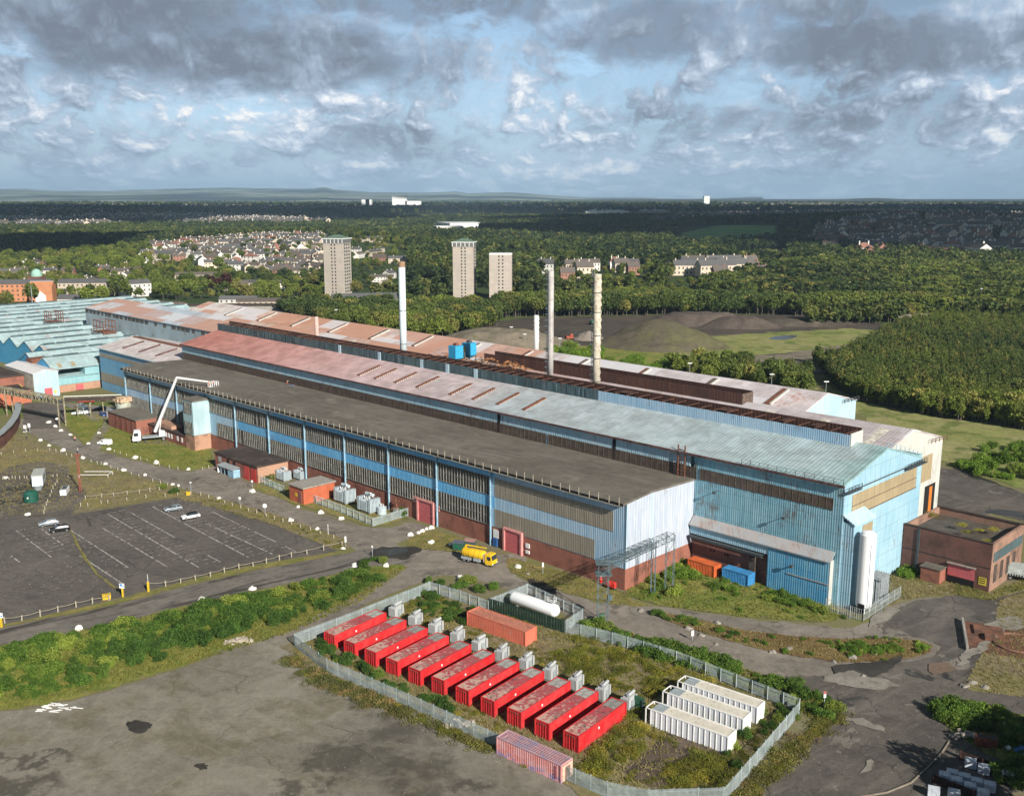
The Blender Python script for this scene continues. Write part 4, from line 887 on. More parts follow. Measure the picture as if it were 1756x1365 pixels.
# ---------- blue dust collectors and the wreck of the old extraction plant ------------------------------
Wk = works('roof_wreckage', 'tangle of rusty broken steel and sheets on the roof around the blue cabinets', 'wreckage')
m = MB(); rr = random.Random(3)
for i in range(330):
    a = rr.uniform(88, 121); b = rr.uniform(46, 62); z = 27.2 + rr.uniform(0, 2.2)
    l = rr.uniform(.8, 3.6); t = rr.uniform(0, math.pi); dz = rr.uniform(-.7, .7); w = rr.uniform(.08, .2)
    m.tube((-a, b, z), (-a + l * math.cos(t), b + l * math.sin(t), z + dz), w, 4)
m.build('broken_steel', plain('wreck_rust', (.34, .16, .07), .9, var=.5, scale=.9, dirt=(.12, .05, .03)), Wk)
m = MB()
for i in range(26):
    a = rr.uniform(90, 119); b = rr.uniform(47, 60); z = 27.6 + rr.uniform(0, 1.7); s = rr.uniform(.8, 2.6); t = rr.uniform(-.3, .3)
    m.add([(-a, b, z), (-a + s * 2, b + s * t, z + rr.uniform(-.5, .5)), (-a + s * 2, b + s, z + rr.uniform(-.5, .5)), (-a, b + s, z)], [(0, 1, 2, 3)])
m.build('torn_sheet', plain('wreck_sheet', (.42, .36, .30), .8, var=.3), Wk)
m = MB(); m.box(*xr(88, 121), 46, 62, 26.6, 27.4); m.build('deck', M['rustsolid'], Wk)
for (a, b), nm in (((107.4, 51), 'left'), ((109.0, 58.0), 'right')):
    dc = root('dust_collector', 'bright blue rooftop cabinet on legs, ' + ('plain, nearer the tall white chimney' if nm == 'left' else 'with a yellow patch, farther from the tall chimney'), 'dust collector', W(a, b, 28.4), RZ, 'blue dust collectors on the roof')
    bl = plain('collector_blue', (.04, .33, .58), .45, var=.12)
    m = MB(); m.box(-1.6, 1.6, -1.6, 1.6, 1.6, 5.4); m.add([(-1.6, -1.6, 1.6), (1.6, -1.6, 1.6), (1.6, 1.6, 1.6), (-1.6, 1.6, 1.6), (-.3, -.3, .5), (.3, -.3, .5), (.3, .3, .5), (-.3, .3, .5)], [(0, 4, 5, 1), (1, 5, 6, 2), (2, 6, 7, 3), (3, 7, 4, 0), (4, 7, 6, 5)]); m.build('body', bl, dc)
    for sx in (-1.45, 1.45):
        for sy in (-1.45, 1.45): m = MB(); m.box(sx - .1, sx + .1, sy - .1, sy + .1, -1, 1.7); m.build('leg', M['steel_dark'], dc)
    m = MB(); m.box(-.7, .5, -.5, .7, 5.4, 6.1); m.build('fan_box', M['rustsolid'] if nm == 'left' else M['steel_dark'], dc)
    if nm == 'right': m = MB(); m.box(-1.7, -1.6, -.9, .2, 2.8, 4.2); m.box(-1.0, .2, -1.68, -1.6, 2.8, 4.2); m.build('yellow_panel', plain('panel_yellow', (.55, .45, .10)), dc)
dp = root('bent_duct', 'dark curved duct between the two blue roof cabinets', 'duct', W(108.5, 54.5, 27.5), RZ)
m = MB(); pts = [(-1.2, 0, 0), (-1.2, 0, 3.2), (-.7, 0, 4.2), (.2, 0, 4.4), (1.0, 0, 3.8), (1.2, 0, 2.6), (1.2, 0, 0)]
for p, q in zip(pts, pts[1:]): m.tube(p, q, .28, 8)
m.build('duct', M['steel_dark'], dp)
# ================================================================== SMALLER BUILDINGS AND OBJECTS
def PY(px, py, yw):          # point seen at a pixel on the vertical plane y = yw
    X, Y = (px - CX) / F_PX, (py - CY) / F_PX
    d = (X, _cp - Y * _sp, -_sp - Y * _cp); t = yw / d[1]
    return Vector((d[0] * t, yw, CAMH + d[2] * t))
WX = Vector((math.cos(-YAW), math.sin(-YAW), 0)); WY = Vector((-math.sin(-YAW), math.cos(-YAW), 0))
# ---- brick store with red doors
b1 = works('brick_store', 'flat-roofed pink brick store with two red doors and a grey shelter, by the road', 'brick building')
m = MB(); m.box(*xr(121.4, 144.6), -11, -1.2, 0, 4.6); m.build('wall', M['brick_pale'], b1)
m = MB(); m.box(*xr(121.5, 144.7), -11.1, -10.98, 0, 4.5); m.build('front_wall', M['brick'], b1)
m = MB(); m.box(*xr(121.1, 144.9), -11.4, -.9, 4.6, 4.95); m.box(*xr(121.6, 144.4), -10.9, -1.4, 4.95, 5.0); m.build('roof', M['felt_dark'], b1)
M['door_red'] = plain('door_red', (.48, .045, .035), .5, var=.15)
for a0, a1 in ((122.2, 124.9), (126.0, 128.6)): m = MB(); m.box(*xr(a0, a1), -11.2, -11.1, 0, 3.7); m.build('door', M['door_red'], b1)
for a0, a1 in ((133.2, 134.6), (136.6, 138), (141.2, 142.8)): m = MB(); m.box(*xr(a0, a1), -11.16, -11.1, 2.4, 4.0); m.build('window', M['black'] if a0 < 140 else M['galv'], b1)
s1 = works('bike_shelter', 'small grey open-fronted shelter with a white end against the brick store', 'shelter')
m = MB(); m.extr([(-13.6, 2.3), (-13.6, 2.4), (-11.25, 2.9), (-11.25, 2.8)], *xr(130.5, 139.5)); m.build('roof', M['steel_grey'], s1)
m = MB(); m.box(-130.6, -130.5, -13.4, -11.3, 0, 2.4); m.build('end_panel', M['steel_blue'], s1)
m = MB(); m.box(-139.5, -139.4, -13.4, -11.3, 0, 2.4); m.build('end_panel', M['white'], s1)
m = MB(); m.box(*xr(130.6, 133.6), -13.45, -13.35, 0, 2.3); m.build('front_panel', M['steel_blue'], s1)
for a in (135.5, 137.5): m = MB(); m.box(-a - .06, -a + .06, -13.4, -13.3, 0, 2.3); m.build('post', M['steel_blue'], s1)
# ---- orange substation
s2 = works('substation', 'small orange-red substation block with a pale flat roof and a narrow door', 'substation')
m = MB(); m.box(*xr(95.4, 101.9), -13.4, -3.6, 0, 4.3); m.build('wall', plain('orange_render', (.44, .115, .055), .8, var=.12, scale=.6, dirt=(.36, .12, .07)), s2)
m = MB(); m.box(*xr(95.1, 102.2), -13.7, -3.3, 4.3, 4.6); m.build('roof', M['concrete'], s2)
m = MB(); m.box(*xr(96.3, 97.7), -13.5, -13.4, .1, 3.4); m.build('door', plain('door_maroon', (.25, .10, .09)), s2)
m = MB(); m.box(*xr(98.3, 99.3), -13.48, -13.4, 1.7, 2.6); m.build('warning_sign', plain('sign_yellow', (.60, .42, .03)), s2)
# ---- low annexes left of the stair tower
an = works('low_annexe', 'low flat-roofed brick annexe running from the stair tower leftwards along the long shed', 'annexe')
m = MB(); m.box(*xr(173.3, 199), -5.4, -.7, 0, 3.6); m.build('wall', M['brick'], an)
m = MB(); m.box(*xr(173.4, 199.2), -5.7, -.7, 3.6, 3.85); m.build('roof', M['felt_dark'], an)
for a in (175.5, 178.4, 182.5, 184.4, 186.2): m = MB(); m.box(*xr(a, a + .9), -5.5, -5.4, 1.3, 2.8); m.build('window', M['white'], an)
m = MB(); m.box(*xr(184, 196), -4.8, -1.0, 3.86, 5.0); m.build('roof_box', M['brick_pale'], an)
an2 = works('brick_outbuilding', 'taller brick outbuilding with a grey felt roof at the left end of the annexes', 'outbuilding')
m = MB(); m.box(*xr(199.3, 221), -9.5, -.7, 0, 5.2); m.build('wall', M['brick'], an2)
m = MB(); m.box(*xr(199.1, 221.3), -9.8, -.7, 5.2, 5.45); m.build('roof', M['roof_felt'], an2)
for a in (202, 206, 210, 214): m = MB(); m.box(*xr(a, a + 1.5), -9.58, -9.5, .2, 4.6); m.build('door', plain('door_brown', (.20, .07, .05)), an2)
# ---- round vessel house
p = G(214, 722); rv = root('round_tank', 'round pale green tank topped by rusty cream machinery, by the corner of the long shed', 'tank', p, RZ)
m = MB(); m.lathe([(2.5, 0), (2.5, 7.2), (0, 7.3)], 20); m.build('shell', clad('tank_green', (.34, .40, .36), (.50, .50, .40), rust_amt=.3, pitch=.9), rv)
m = MB(); rr = random.Random(2)
for i in range(22): x, y, s = rr.uniform(-2.2, 2.2), rr.uniform(-2.2, 2.2), rr.uniform(.3, 1.0); m.box(x - s, x + s, y - s, y + s, 7.2, 7.3 + rr.uniform(.3, 1.6))
m.build('machinery', plain('cream_rust', (.50, .36, .24), .8, var=.3, scale=1.2, dirt=(.16, .07, .04)), rv)
m = MB(); [m.tube((2.6 * math.cos(t), 2.6 * math.sin(t), 0), (4.4 * math.cos(t + .3), 4.4 * math.sin(t + .3), .1), .12, 5) for t in (3, 3.6, 4.2, 4.8, 5.4)]
m.tube((2.4, -1, 0.4), (4.6, -2.4, 5.0), .15, 5); m.build('rusty_pipes', M['rustsolid'], rv)
wh = root('white_cabin', 'small white cabin with a dark doorway beside the round tank', 'cabin', G(193, 716), RZ)
m = MB(); m.box(-1.8, 1.8, -1.3, 1.3, 0, 3.2); m.build('wall', M['white'], wh)
m = MB(); m.box(-.3, .6, -1.36, -1.3, 0, 2.4); m.build('door', M['black'], wh)
m = MB(); m.box(-1.9, 1.9, -1.4, 1.4, 3.2, 3.4); m.build('roof', M['steel_grey'], wh)
# ---- pale blue house, brick buildings, wall at the far left
hs = works('pale_blue_building', 'tall plain pale blue building with a white roof and pink shutter, at the left edge', 'building')
m = MB(); m.extr([(-9.4, 0), (-9.4, 9.9), (-4.7, 10.9), (.2, 9.9), (.2, 0)], *xr(288, 318)); m.build('wall', M['clad_light'], hs)
m = MB(); m.extr([(-9.7, 9.9), (-4.7, 11.15), (.5, 10.0), (.5, 9.8), (-4.7, 10.9), (-9.7, 9.7)], *xr(287.8, 318.3)); m.build('roof', clad('roof_white', (.62, .60, .60), (.74, .73, .74), rust_amt=.1, pitch=1.0), hs)
m = MB(); m.box(*xr(288.1, 318), -9.5, -9.4, 0, 9.8); m.build('side_wall', plain('side_cream', (.42, .40, .33), .8, var=.25, scale=.6), hs)
m = MB(); m.box(-288, -287.9, -5.6, -2.6, 0, 3.6); m.build('door', M['door_pink'], hs)
m = MB(); m.box(-288, -287.92, -2.0, -1.0, 1.2, 2.4); m.build('notice', plain('notice_yellow', (.6, .52, .08)), hs)
bb = works('brick_stores', 'dark red brick buildings with yellow outside stairs beside the pale blue building', 'brick building')
m = MB(); m.box(*xr(296, 330), -22, -10.2, 0, 8.5); m.build('wall', M['brick'], bb)
m = MB(); m.box(*xr(295.6, 330.4), -22.4, -10.0, 8.5, 8.9); m.build('roof', M['felt_dark'], bb)
m = MB(); m.box(*xr(282, 295.6), -30, -13, 0, 5.0); m.build('low_wall', plain('orange_wall', (.42, .14, .08), .8, var=.25), bb)
m = MB(); m.box(*xr(281.8, 295.9), -30.2, -12.8, 5.0, 5.3); m.build('low_roof', M['felt_dark'], bb)
m = MB()
for i in range(12): m.box(-290 + .1, -288.6, -12.2 + i * .45 - 2.2, -11.9 + i * .45 - 2.2, 5.8 - i * .48, 5.95 - i * .48)
m.tube((-290, -14.4, 6.4), (-290, -9, .8), .1, 4); m.tube((-288.6, -14.4, 6.4), (-288.6, -9, .8), .1, 4); m.build('stairs', plain('stair_yellow', (.45, .33, .10), .7), bb)
m = MB(); m.box(-318, -312, -1, 6, 8.9, 12); m.build('roof_house', M['rustsolid'], bb)
cw = root('curved_wall', 'dark curved retaining wall with a grey coping at the left edge', 'wall', (0, 0, 0))
m = MB(); c = MB(); pts = [G(x, y, 0) for x, y in ((-30, 792), (-12, 778), (4, 766), (18, 752), (28, 738), (33, 724), (33, 712))]
for p, q in zip(pts, pts[1:]):
    d = (q - p).normalized(); n = Vector((-d.y, d.x, 0)) * .4
    m.add([p - n, q - n, q + n, p + n] + [v + Vector((0, 0, 4.4)) for v in (p - n, q - n, q + n, p + n)], [(0, 1, 2, 3), (4, 7, 6, 5), (0, 4, 5, 1), (1, 5, 6, 2), (2, 6, 7, 3), (3, 7, 4, 0)])
    n *= 2.6; c.add([v + Vector((0, 0, z)) for z in (4.4, 4.8) for v in (p - n, q - n, q + n, p + n)], [(0, 1, 2, 3), (4, 7, 6, 5), (0, 4, 5, 1), (1, 5, 6, 2), (2, 6, 7, 3), (3, 7, 4, 0)])
m.build('wall', M['brick_dark'], cw); c.build('coping', M['steel_grey'], cw)
# ---- pipe bridge
def truss(m, p, q, w, h, bay, r=.09, up=Vector((0, 0, 1))):
    p, q = Vector(p), Vector(q); d = (q - p); L = d.length; d.normalize(); s = d.cross(up).normalized() * w / 2; n = max(1, round(L / bay))
    for j in range(n + 1):
        c = p + d * L * j / n
        for k_ in (-1, 1): m.tube(c + s * k_, c + s * k_ + up * h, r * .8, 4, cap=False)
        for z in (0, h): m.tube(c - s + up * z, c + s + up * z, r * .8, 4, cap=False)
        if j < n:
            e = p + d * L * (j + 1) / n
            for k_ in (-1, 1): m.tube(c + s * k_ + up * (h * (j % 2)), e + s * k_ + up * (h * (1 - j % 2)), r * .7, 4, cap=False)
            m.tube(c - s, e + s, r * .7, 4, cap=False); m.tube(c - s + up * h, e + s + up * h, r * .7, 4, cap=False)
    for k_ in (-1, 1):
        for z in (0, h): m.tube(p + s * k_ + up * z, q + s * k_ + up * z, r, 4)
pl_, pr_ = G(18, 712), G(108, 731); pl_.z = pr_.z = 8.0
pb_ = root('pipe_bridge', 'yellowish steel pipe bridge over the entrance road on thin legs', 'pipe bridge', (0, 0, 0))
M['bridge_y'] = plain('bridge_yellow', (.30, .27, .18), .8, var=.4, scale=.8, dirt=(.10, .07, .05), dirt_amt=.8)
m = MB(); e_ = pl_ + (pl_ - pr_).normalized() * 22; truss(m, e_, pr_, 2.4, 2.0, 2.2, .16); m.build('truss', M['bridge_y'], pb_)
m = MB(); dd = (pr_ - e_).normalized(); [m.tube(e_ + Vector((0, 0, .6)) + dd.cross(Vector((0, 0, 1))) * o, pr_ + Vector((0, 0, .6)) + dd.cross(Vector((0, 0, 1))) * o, .28, 8) for o in (-.6, .2, .8)]; m.build('pipe', M['steel_dark'], pb_)
for c_ in (pl_, pr_):
    for o in (-1.2, 1.2):
        b_ = c_ + dd.cross(Vector((0, 0, 1))) * o; m = MB(); m.box(b_.x - .18, b_.x + .18, b_.y - .18, b_.y + .18, 0, 10.2); m.build('leg', M['bridge_y'], pb_)
pr2 = root('pipe_rack', 'long dark pipe rack with white top rail, from pipe bridge to shed', 'pipe rack', (0, 0, 0))
p, q = G(112, 716), G(222, 712); p.z = q.z = 6.2
m = MB(); d = (q - p).normalized(); s = d.cross(Vector((0, 0, 1)))
for o, z, r in ((-1, 0, .35), (0, .1, .4), (1, 0, .3), (-.4, .7, .25), (.6, .7, .25)): m.tube(p + s * o + Vector((0, 0, z)), q + s * o + Vector((0, 0, z)), r, 8)
m.build('pipe', M['felt_dark'], pr2)
m = MB(); m.tube(p + Vector((0, 0, 1.5)), q + Vector((0, 0, 1.5)), .16, 5); m.build('rail', M['white'], pr2)
for t in (0, .2, .4, .6, .8, 1): c_ = p.lerp(q, t); m = MB(); m.box(c_.x - .15, c_.x + .15, c_.y - .15, c_.y + .15, 0, 7.7); m.build('post', M['bridge_y'], pr2)

# ---- brick building at the right with the sunken roof
rb = works('roofed_brick_block', 'dark brick block with weedy sunken roof and pink shutter, by the blue gable', 'brick building')
X0, X1, Y0, Y1, HZ = 34.65, 53.0, 51.2, 69.0, 9.6
m = MB(); m.box(X0, X1, Y0, Y0 + .5, 0, HZ + .7); m.build('front_wall', M['brick_dark'], rb)  # dark brick, toned darker than the side to include the shade on this face
m = MB(); m.box(X1 - .5, X1 + .02, Y0 + .02, Y1, 0, HZ + .68); m.build('side_wall', M['brick_mid'], rb)
m = MB(); m.box(X0, X0 + .5, Y0 + .5, Y1, 0, HZ + .66); m.box(X0 + .5, X1 - .5, Y1 - .5, Y1, 0, HZ + .64); m.build('back_wall', M['brick_mid'], rb)
m = MB(); m.box(X0, X1 + .1, Y0 - .12, Y0 + .6, HZ + .7, HZ + .85); m.box(X0, X1 + .1, Y1 - .7, Y1 + .1, HZ + .7, HZ + .9); m.build('coping', M['felt_dark'], rb)
m = MB(); m.box(X0 + .5, X1 - .5, Y0 + .5, Y1 - .5, HZ - 1.3, HZ - 1.0); m.build('roof', sheet('weedy_roof', (.10, .098, .092), (.075, .060, .045), (.12, .095, .05), sc=.09, fine=1.5, amt=.4, bmp=.3), rb)
m = MB(); m.box(44.6, 50.0, Y0 - .06, Y0, 0, 4.2); d = m.build('doorway', M['black'], rb)
m = MB(); m.box(44.6, 50.0, Y0 - .12, Y0 - .06, 1.7, 4.2); m.build('shutter', M['door_pink'], d)
m = MB(); m.box(44.4, 50.2, Y0 - .5, Y0, 4.3, 4.5); m.build('canopy', M['concrete'], rb)
m = MB(); m.box(37.8, 38.3, Y0 - .25, Y0, 0, HZ + .5); m.build('downpipe', M['steel_dark'], rb)
m = MB(); m.box(X0 + .3, X1, Y0 - .05, Y0, 5.0, 5.25); m.build('string_course', M['felt_dark'], rb)
m = MB(); m.box(X1 + .02, X1 + .1, Y0 + 1, Y1 - .5, 6.2, 8.2); m.build('cladding_strip', M['clad_dark'], rb)
for y in (53, 56.5, 60, 63.5): m = MB(); m.box(X1 + .02, X1 + .08, y, y + 1.6, 1.6, 5.4); m.build('window', M['felt_dark'], rb)
m = MB(); m.box(50.9, 52.4, Y0 - .07, Y0, 1.3, 2.9); sg = m.build('warning_sign', plain('sign_bright_yellow', (.66, .52, .06)), rb)
m = MB(); rr = random.Random(4)
for row in range(3):
    x = 51.05
    while x < 52.2:
        w_ = rr.uniform(.08, .2); m.box(x, x + w_, Y0 - .085, Y0 - .07, 2.55 - row * .45, 2.75 - row * .45); x += w_ + .05
m.build('lettering', M['black'], sg)
ax = works('brick_lean_to', 'low brick lean-to with a felt roof in front of the dark brick block', 'outbuilding')
m = MB(); m.box(40.2, 44.2, 48.2, 51.1, 0, 3.1); m.build('wall', M['brick'], ax)
m = MB(); m.box(40.0, 44.4, 48.0, 51.1, 3.1, 3.3); m.build('roof', M['roof_felt'], ax)
# ---- silo with fence and vaporiser
si = root('storage_silo', 'tall white upright silo standing at the corner of the blue gable', 'silo', W(-39.2, 24.6), RZ)
m = MB(); m.lathe([(1.2, .9), (1.52, 1.3), (1.52, 15.6), (1.1, 16.1), (.2, 16.3)], 28); m.build('shell', plain('silo_white', (.80, .81, .82), .35, var=.02), si, smooth=False)
for t in (.6, 2.2, 3.7, 5.3): m = MB(); m.box(1.2 * math.cos(t) - .12, 1.2 * math.cos(t) + .12, 1.2 * math.sin(t) - .12, 1.2 * math.sin(t) + .12, 0, 1.4); m.build('leg', M['white'], si)
m = MB(); m.box(-.3, .9, -1.9, -1.5, .3, 2.0); m.build('control_box', M['black'], si)
m = MB(); m.tube((1.2, -1.0, 1.5), (1.2, -1.0, 14), .06, 5); m.build('pipe', M['galv'], si)
va = root('vaporiser', 'ribbed grey vaporiser block beside the white silo', 'vaporiser', W(-39.0, 31.2), RZ)
m = MB()
for i in range(6):
    for j in range(8): m.tube((-1.2 + i * .48, -1.6 + j * .46, .6), (-1.2 + i * .48, -1.6 + j * .46, 5.8), .13, 6)
m.build('fins', M['steel_grey'], va)
m = MB(); m.box(-1.3, 1.3, -1.7, 1.7, .2, .5); m.box(-1.4, 1.4, -1.8, 1.8, 5.0, 5.1); m.build('frame', M['galv'], va)
def bar_fence(name, label, pts, h, mat, cat='fence', rail=.06, gap=.5, post=2.5, group=None, ends=True):
    f = root(name, label, cat, (0, 0, 0), 0, group); m = MB(); pm = MB()
    posts = []
    for p, q in zip(pts, pts[1:]):
        p, q = Vector(p), Vector(q); L = (q - p).length; d = (q - p) / L; n = int(L / gap)
        for j in range(n + 1):
            c_ = p + d * gap * j; m.box(c_.x - .03, c_.x + .03, c_.y - .03, c_.y + .03, .1, h)
        for z in (.25, h * .55, h - .05): m.tube(p + Vector((0, 0, z)), q + Vector((0, 0, z)), rail * .6, 4)
        k_ = max(1, round(L / post)); posts += [p.lerp(q, j / k_) for j in range(k_ + 1)]
    m.build('bars', mat, f, fix=False)
    for c_ in posts:
        m = MB(); m.box(-.06, .06, -.06, .06, 0, h + .1); m.build('post', mat, f, loc=c_)
    return f
bar_fence('silo_fence', 'pale galvanised bar fence round the foot of the white silo', [W(-33.9, 19.8), W(-41.4, 19.8), W(-41.4, 36)], 2.4, M['galv'], gap=.45)
# ---- white gas tank compound
def palisade(name, label, pts, h=2.5, mat=None, post=2.9, facing=1):
    f = root(name, label, 'palisade fence', (0, 0, 0)); m = MB(); mat = mat or M['galv']; P = []
    for p, q in zip(pts, pts[1:]):
        p, q = Vector(p), Vector(q); L = (q - p).length; d = (q - p) / L; s = Vector((-d.y, d.x, 0)); n = int(L / .155)
        for j in range(n):
            c_ = p + d * .155 * (j + .5); a_, b_ = c_ - d * .036, c_ + d * .036; z = h + R.uniform(-.03, .03); o = s * .02
            m.add([a_, c_ + o, b_, a_ + Vector((0, 0, z - .12)), c_ + o + Vector((0, 0, z)), b_ + Vector((0, 0, z - .12))], [(0, 1, 4, 3), (1, 2, 5, 4)])
        for z in (.35, h - .45): m.tube(p + s * .08 + Vector((0, 0, z)), q + s * .08 + Vector((0, 0, z)), .035, 4)
        k_ = max(1, round(L / post)); P += [(p.lerp(q, j / k_) + s * .12) for j in range(k_ + 1)]
    m.build('pales', mat, f, fix=False)
    me = None
    for c_ in P:
        if me is None: mm = MB(); mm.box(-.05, .05, -.05, .05, 0, h); o = mm.build('post', mat, f, loc=c_); me = o.data
        else: o = bpy.data.objects.new('post', me); COL.objects.link(o); o.parent = f; o.location = c_
    return f
M['pale_l'] = plain('pale_weathered', (.40, .47, .49), .5, var=.22, scale=.5, metal=.1, dirt=(.22, .30, .20), dirt_amt=.2)
palisade('palisade_fence', 'long palisade fence along the gravel yard side of the red container compound', [G(505, 1110), G(560, 1152), G(700, 1213), G(860, 1287), G(985, 1345), G(1040, 1368), G(1112, 1382), G(1240, 1378)], 2.5, M['pale_l'])
palisade('palisade_fence', 'palisade fence at the track side of the compound, behind the first red container', [G(737, 1016), G(600, 1072), G(505, 1108)], 2.5, M['pale_l'])
palisade('palisade_fence', 'short palisade length between the far corner of the compound and the white gas tank', [G(838, 1050), G(790, 1032), G(737, 1016)], 2.5, M['pale_l'])
palisade('palisade_fence', 'palisade fence along the roadside behind the white containers', [G(1371, 1222), G(1290, 1190), G(1160, 1138), G(1050, 1105), G(970, 1085)], 2.5, M['pale_l'])
palisade('palisade_fence', 'short bright palisade fence at the right end of the compound, beside the wet junction', [G(1242, 1378), G(1300, 1310), G(1371, 1226)], 2.5, M['pale_l'])
palisade('palisade_fence', 'palisade enclosure round the long white gas tank', [G(968, 1084), G(1000, 1062), G(905, 1018), G(840, 1044)], 2.3, M['pale_l'])
gw = root('bund_wall', 'dark green sheeted wall between the salmon container and the white gas tank', 'wall', (0, 0, 0)); m = MB()
p, q = G(838, 1047), G(968, 1086); L = (q - p).length; d = (q - p) / L; s = Vector((-d.y, d.x, 0)); n = int(L / .3)
for j in range(n):
    a_, b_ = p + d * .3 * j, p + d * .3 * (j + 1); o = s * (.06 if j % 2 else 0); m.add([a_ + o, b_ + o, b_ + o + Vector((0, 0, 2.6)), a_ + o + Vector((0, 0, 2.6))], [(0, 1, 2, 3)])
m.build('sheeting', plain('dark_green', (.025, .055, .04), .6, var=.25), gw, fix=False)
for t in (0, .2, .4, .6, .8, 1): c_ = p.lerp(q, t) + s * .2; m = MB(); m.box(-.08, .08, -.08, .08, 0, 2.6); m.build('post', M['steel_dark'], gw, loc=c_)
gt = root('gas_tank', 'long white horizontal gas tank behind the dark green wall', 'tank', (4.3, 183.6, 0), math.radians(-40.5))
m = MB(); st = 0
prof = [(0, -5.9), (.7, -5.75), (1.15, -5.3), (1.25, -4.9), (1.25, 4.9), (1.15, 5.3), (.7, 5.75), (0, 5.9)]
m.lathe([(max(.01, r), z) for r, z in prof], 24); m.xf(Matrix.Rotation(math.pi / 2, 4, 'Y')); m.xf(Matrix.Translation((0, 0, 1.9))); m.build('vessel', plain('tank_white', (.84, .85, .86), .35, var=.01), gt, smooth=True)
for x in (-3.6, 3.6): m = MB(); m.box(x - .25, x + .25, -1, 1, 0, 1.6); m.build('saddle', M['concrete'], gt)
m = MB(); m.box(3.6, 5.0, -.4, .4, 3.6, 3.66); railing(m, [(3.6, -.4, 3.6), (5.0, -.4, 3.6), (5.0, .4, 3.6)], .9, 1.2); m.build('manway_rail', M['white'], gt)
# ---- lattice gantry
def lattice_post(m, c, w, h, r=.09, bay=1.0):
    for dx in (-w / 2, w / 2):
        for dy in (-w / 2, w / 2): m.tube((c.x + dx, c.y + dy, 0), (c.x + dx, c.y + dy, h), r, 4)
    n = int(h / bay)
    cs = [(-1, -1), (1, -1), (1, 1), (-1, 1)]
    for j in range(n):
        z0, z1 = h * j / n, h * (j + 1) / n
        for k_ in range(4):
            a_, b_ = cs[k_], cs[(k_ + 1) % 4]
            if j % 2: a_, b_ = b_, a_
            m.tube((c.x + a_[0] * w / 2, c.y + a_[1] * w / 2, z0), (c.x + b_[0] * w / 2, c.y + b_[1] * w / 2, z1), r * .55, 4, cap=False)
gr_ = root('lattice_gantry', 'grey lattice steel gantry on lattice posts leaping the road to the corner of the works', 'gantry', (0, 0, 0))
g0 = G(1033, 1070); g1 = G(1147, 1012); g2 = W(-3.2, 7.5)
gz = 11.0
M['gantry'] = plain('gantry_paint', (.10, .14, .155), .6, var=.3, scale=.8, dirt=(.16, .10, .07), dirt_amt=.3)
m = MB(); lattice_post(m, g0, 1.9, gz + 1.2, .075); m.build('post', M['gantry'], gr_)
m = MB(); lattice_post(m, g1, 1.6, gz + 1.2, .075, 2.2); m.build('post', M['gantry'], gr_)
mid = g0.lerp(g1, .66) + Vector((1.5, 3.6, 0)); m = MB(); lattice_post(m, mid, .8, gz, .07, 1.8); m.build('post', M['gantry'], gr_)
m = MB(); truss(m, (g0.x, g0.y, gz), (g1.x, g1.y, gz), 1.7, 1.3, 1.9, .055); m.build('truss', M['gantry'], gr_)
m = MB(); truss(m, (g0.x, g0.y + .9, gz - .9), (mid.x, mid.y, gz - .9), 1.2, .9, 1.9, .045); m.build('truss', M['gantry'], gr_)
m = MB(); m.box(g0.x - 1.5, g0.x + 1.5, g0.y - 1.4, g0.y + 1.4, gz - .95, gz - .8); m.box(g0.x - 1.5, g0.x + 1.5, g0.y - 1.4, g0.y + 1.4, gz + 1.2, gz + 1.26); m.box(g0.x + .9, g0.x + 1.7, g0.y - .4, g0.y + .4, 4.8, 5.8); m.build('platform', M['gantry'], gr_)
m = MB(); m.box(g0.x - .7, g0.x + .4, g0.y - .6, g0.y + .4, 0, 2.1); m.build('cabinet', plain('cabinet_green', (.10, .18, .13)), gr_)

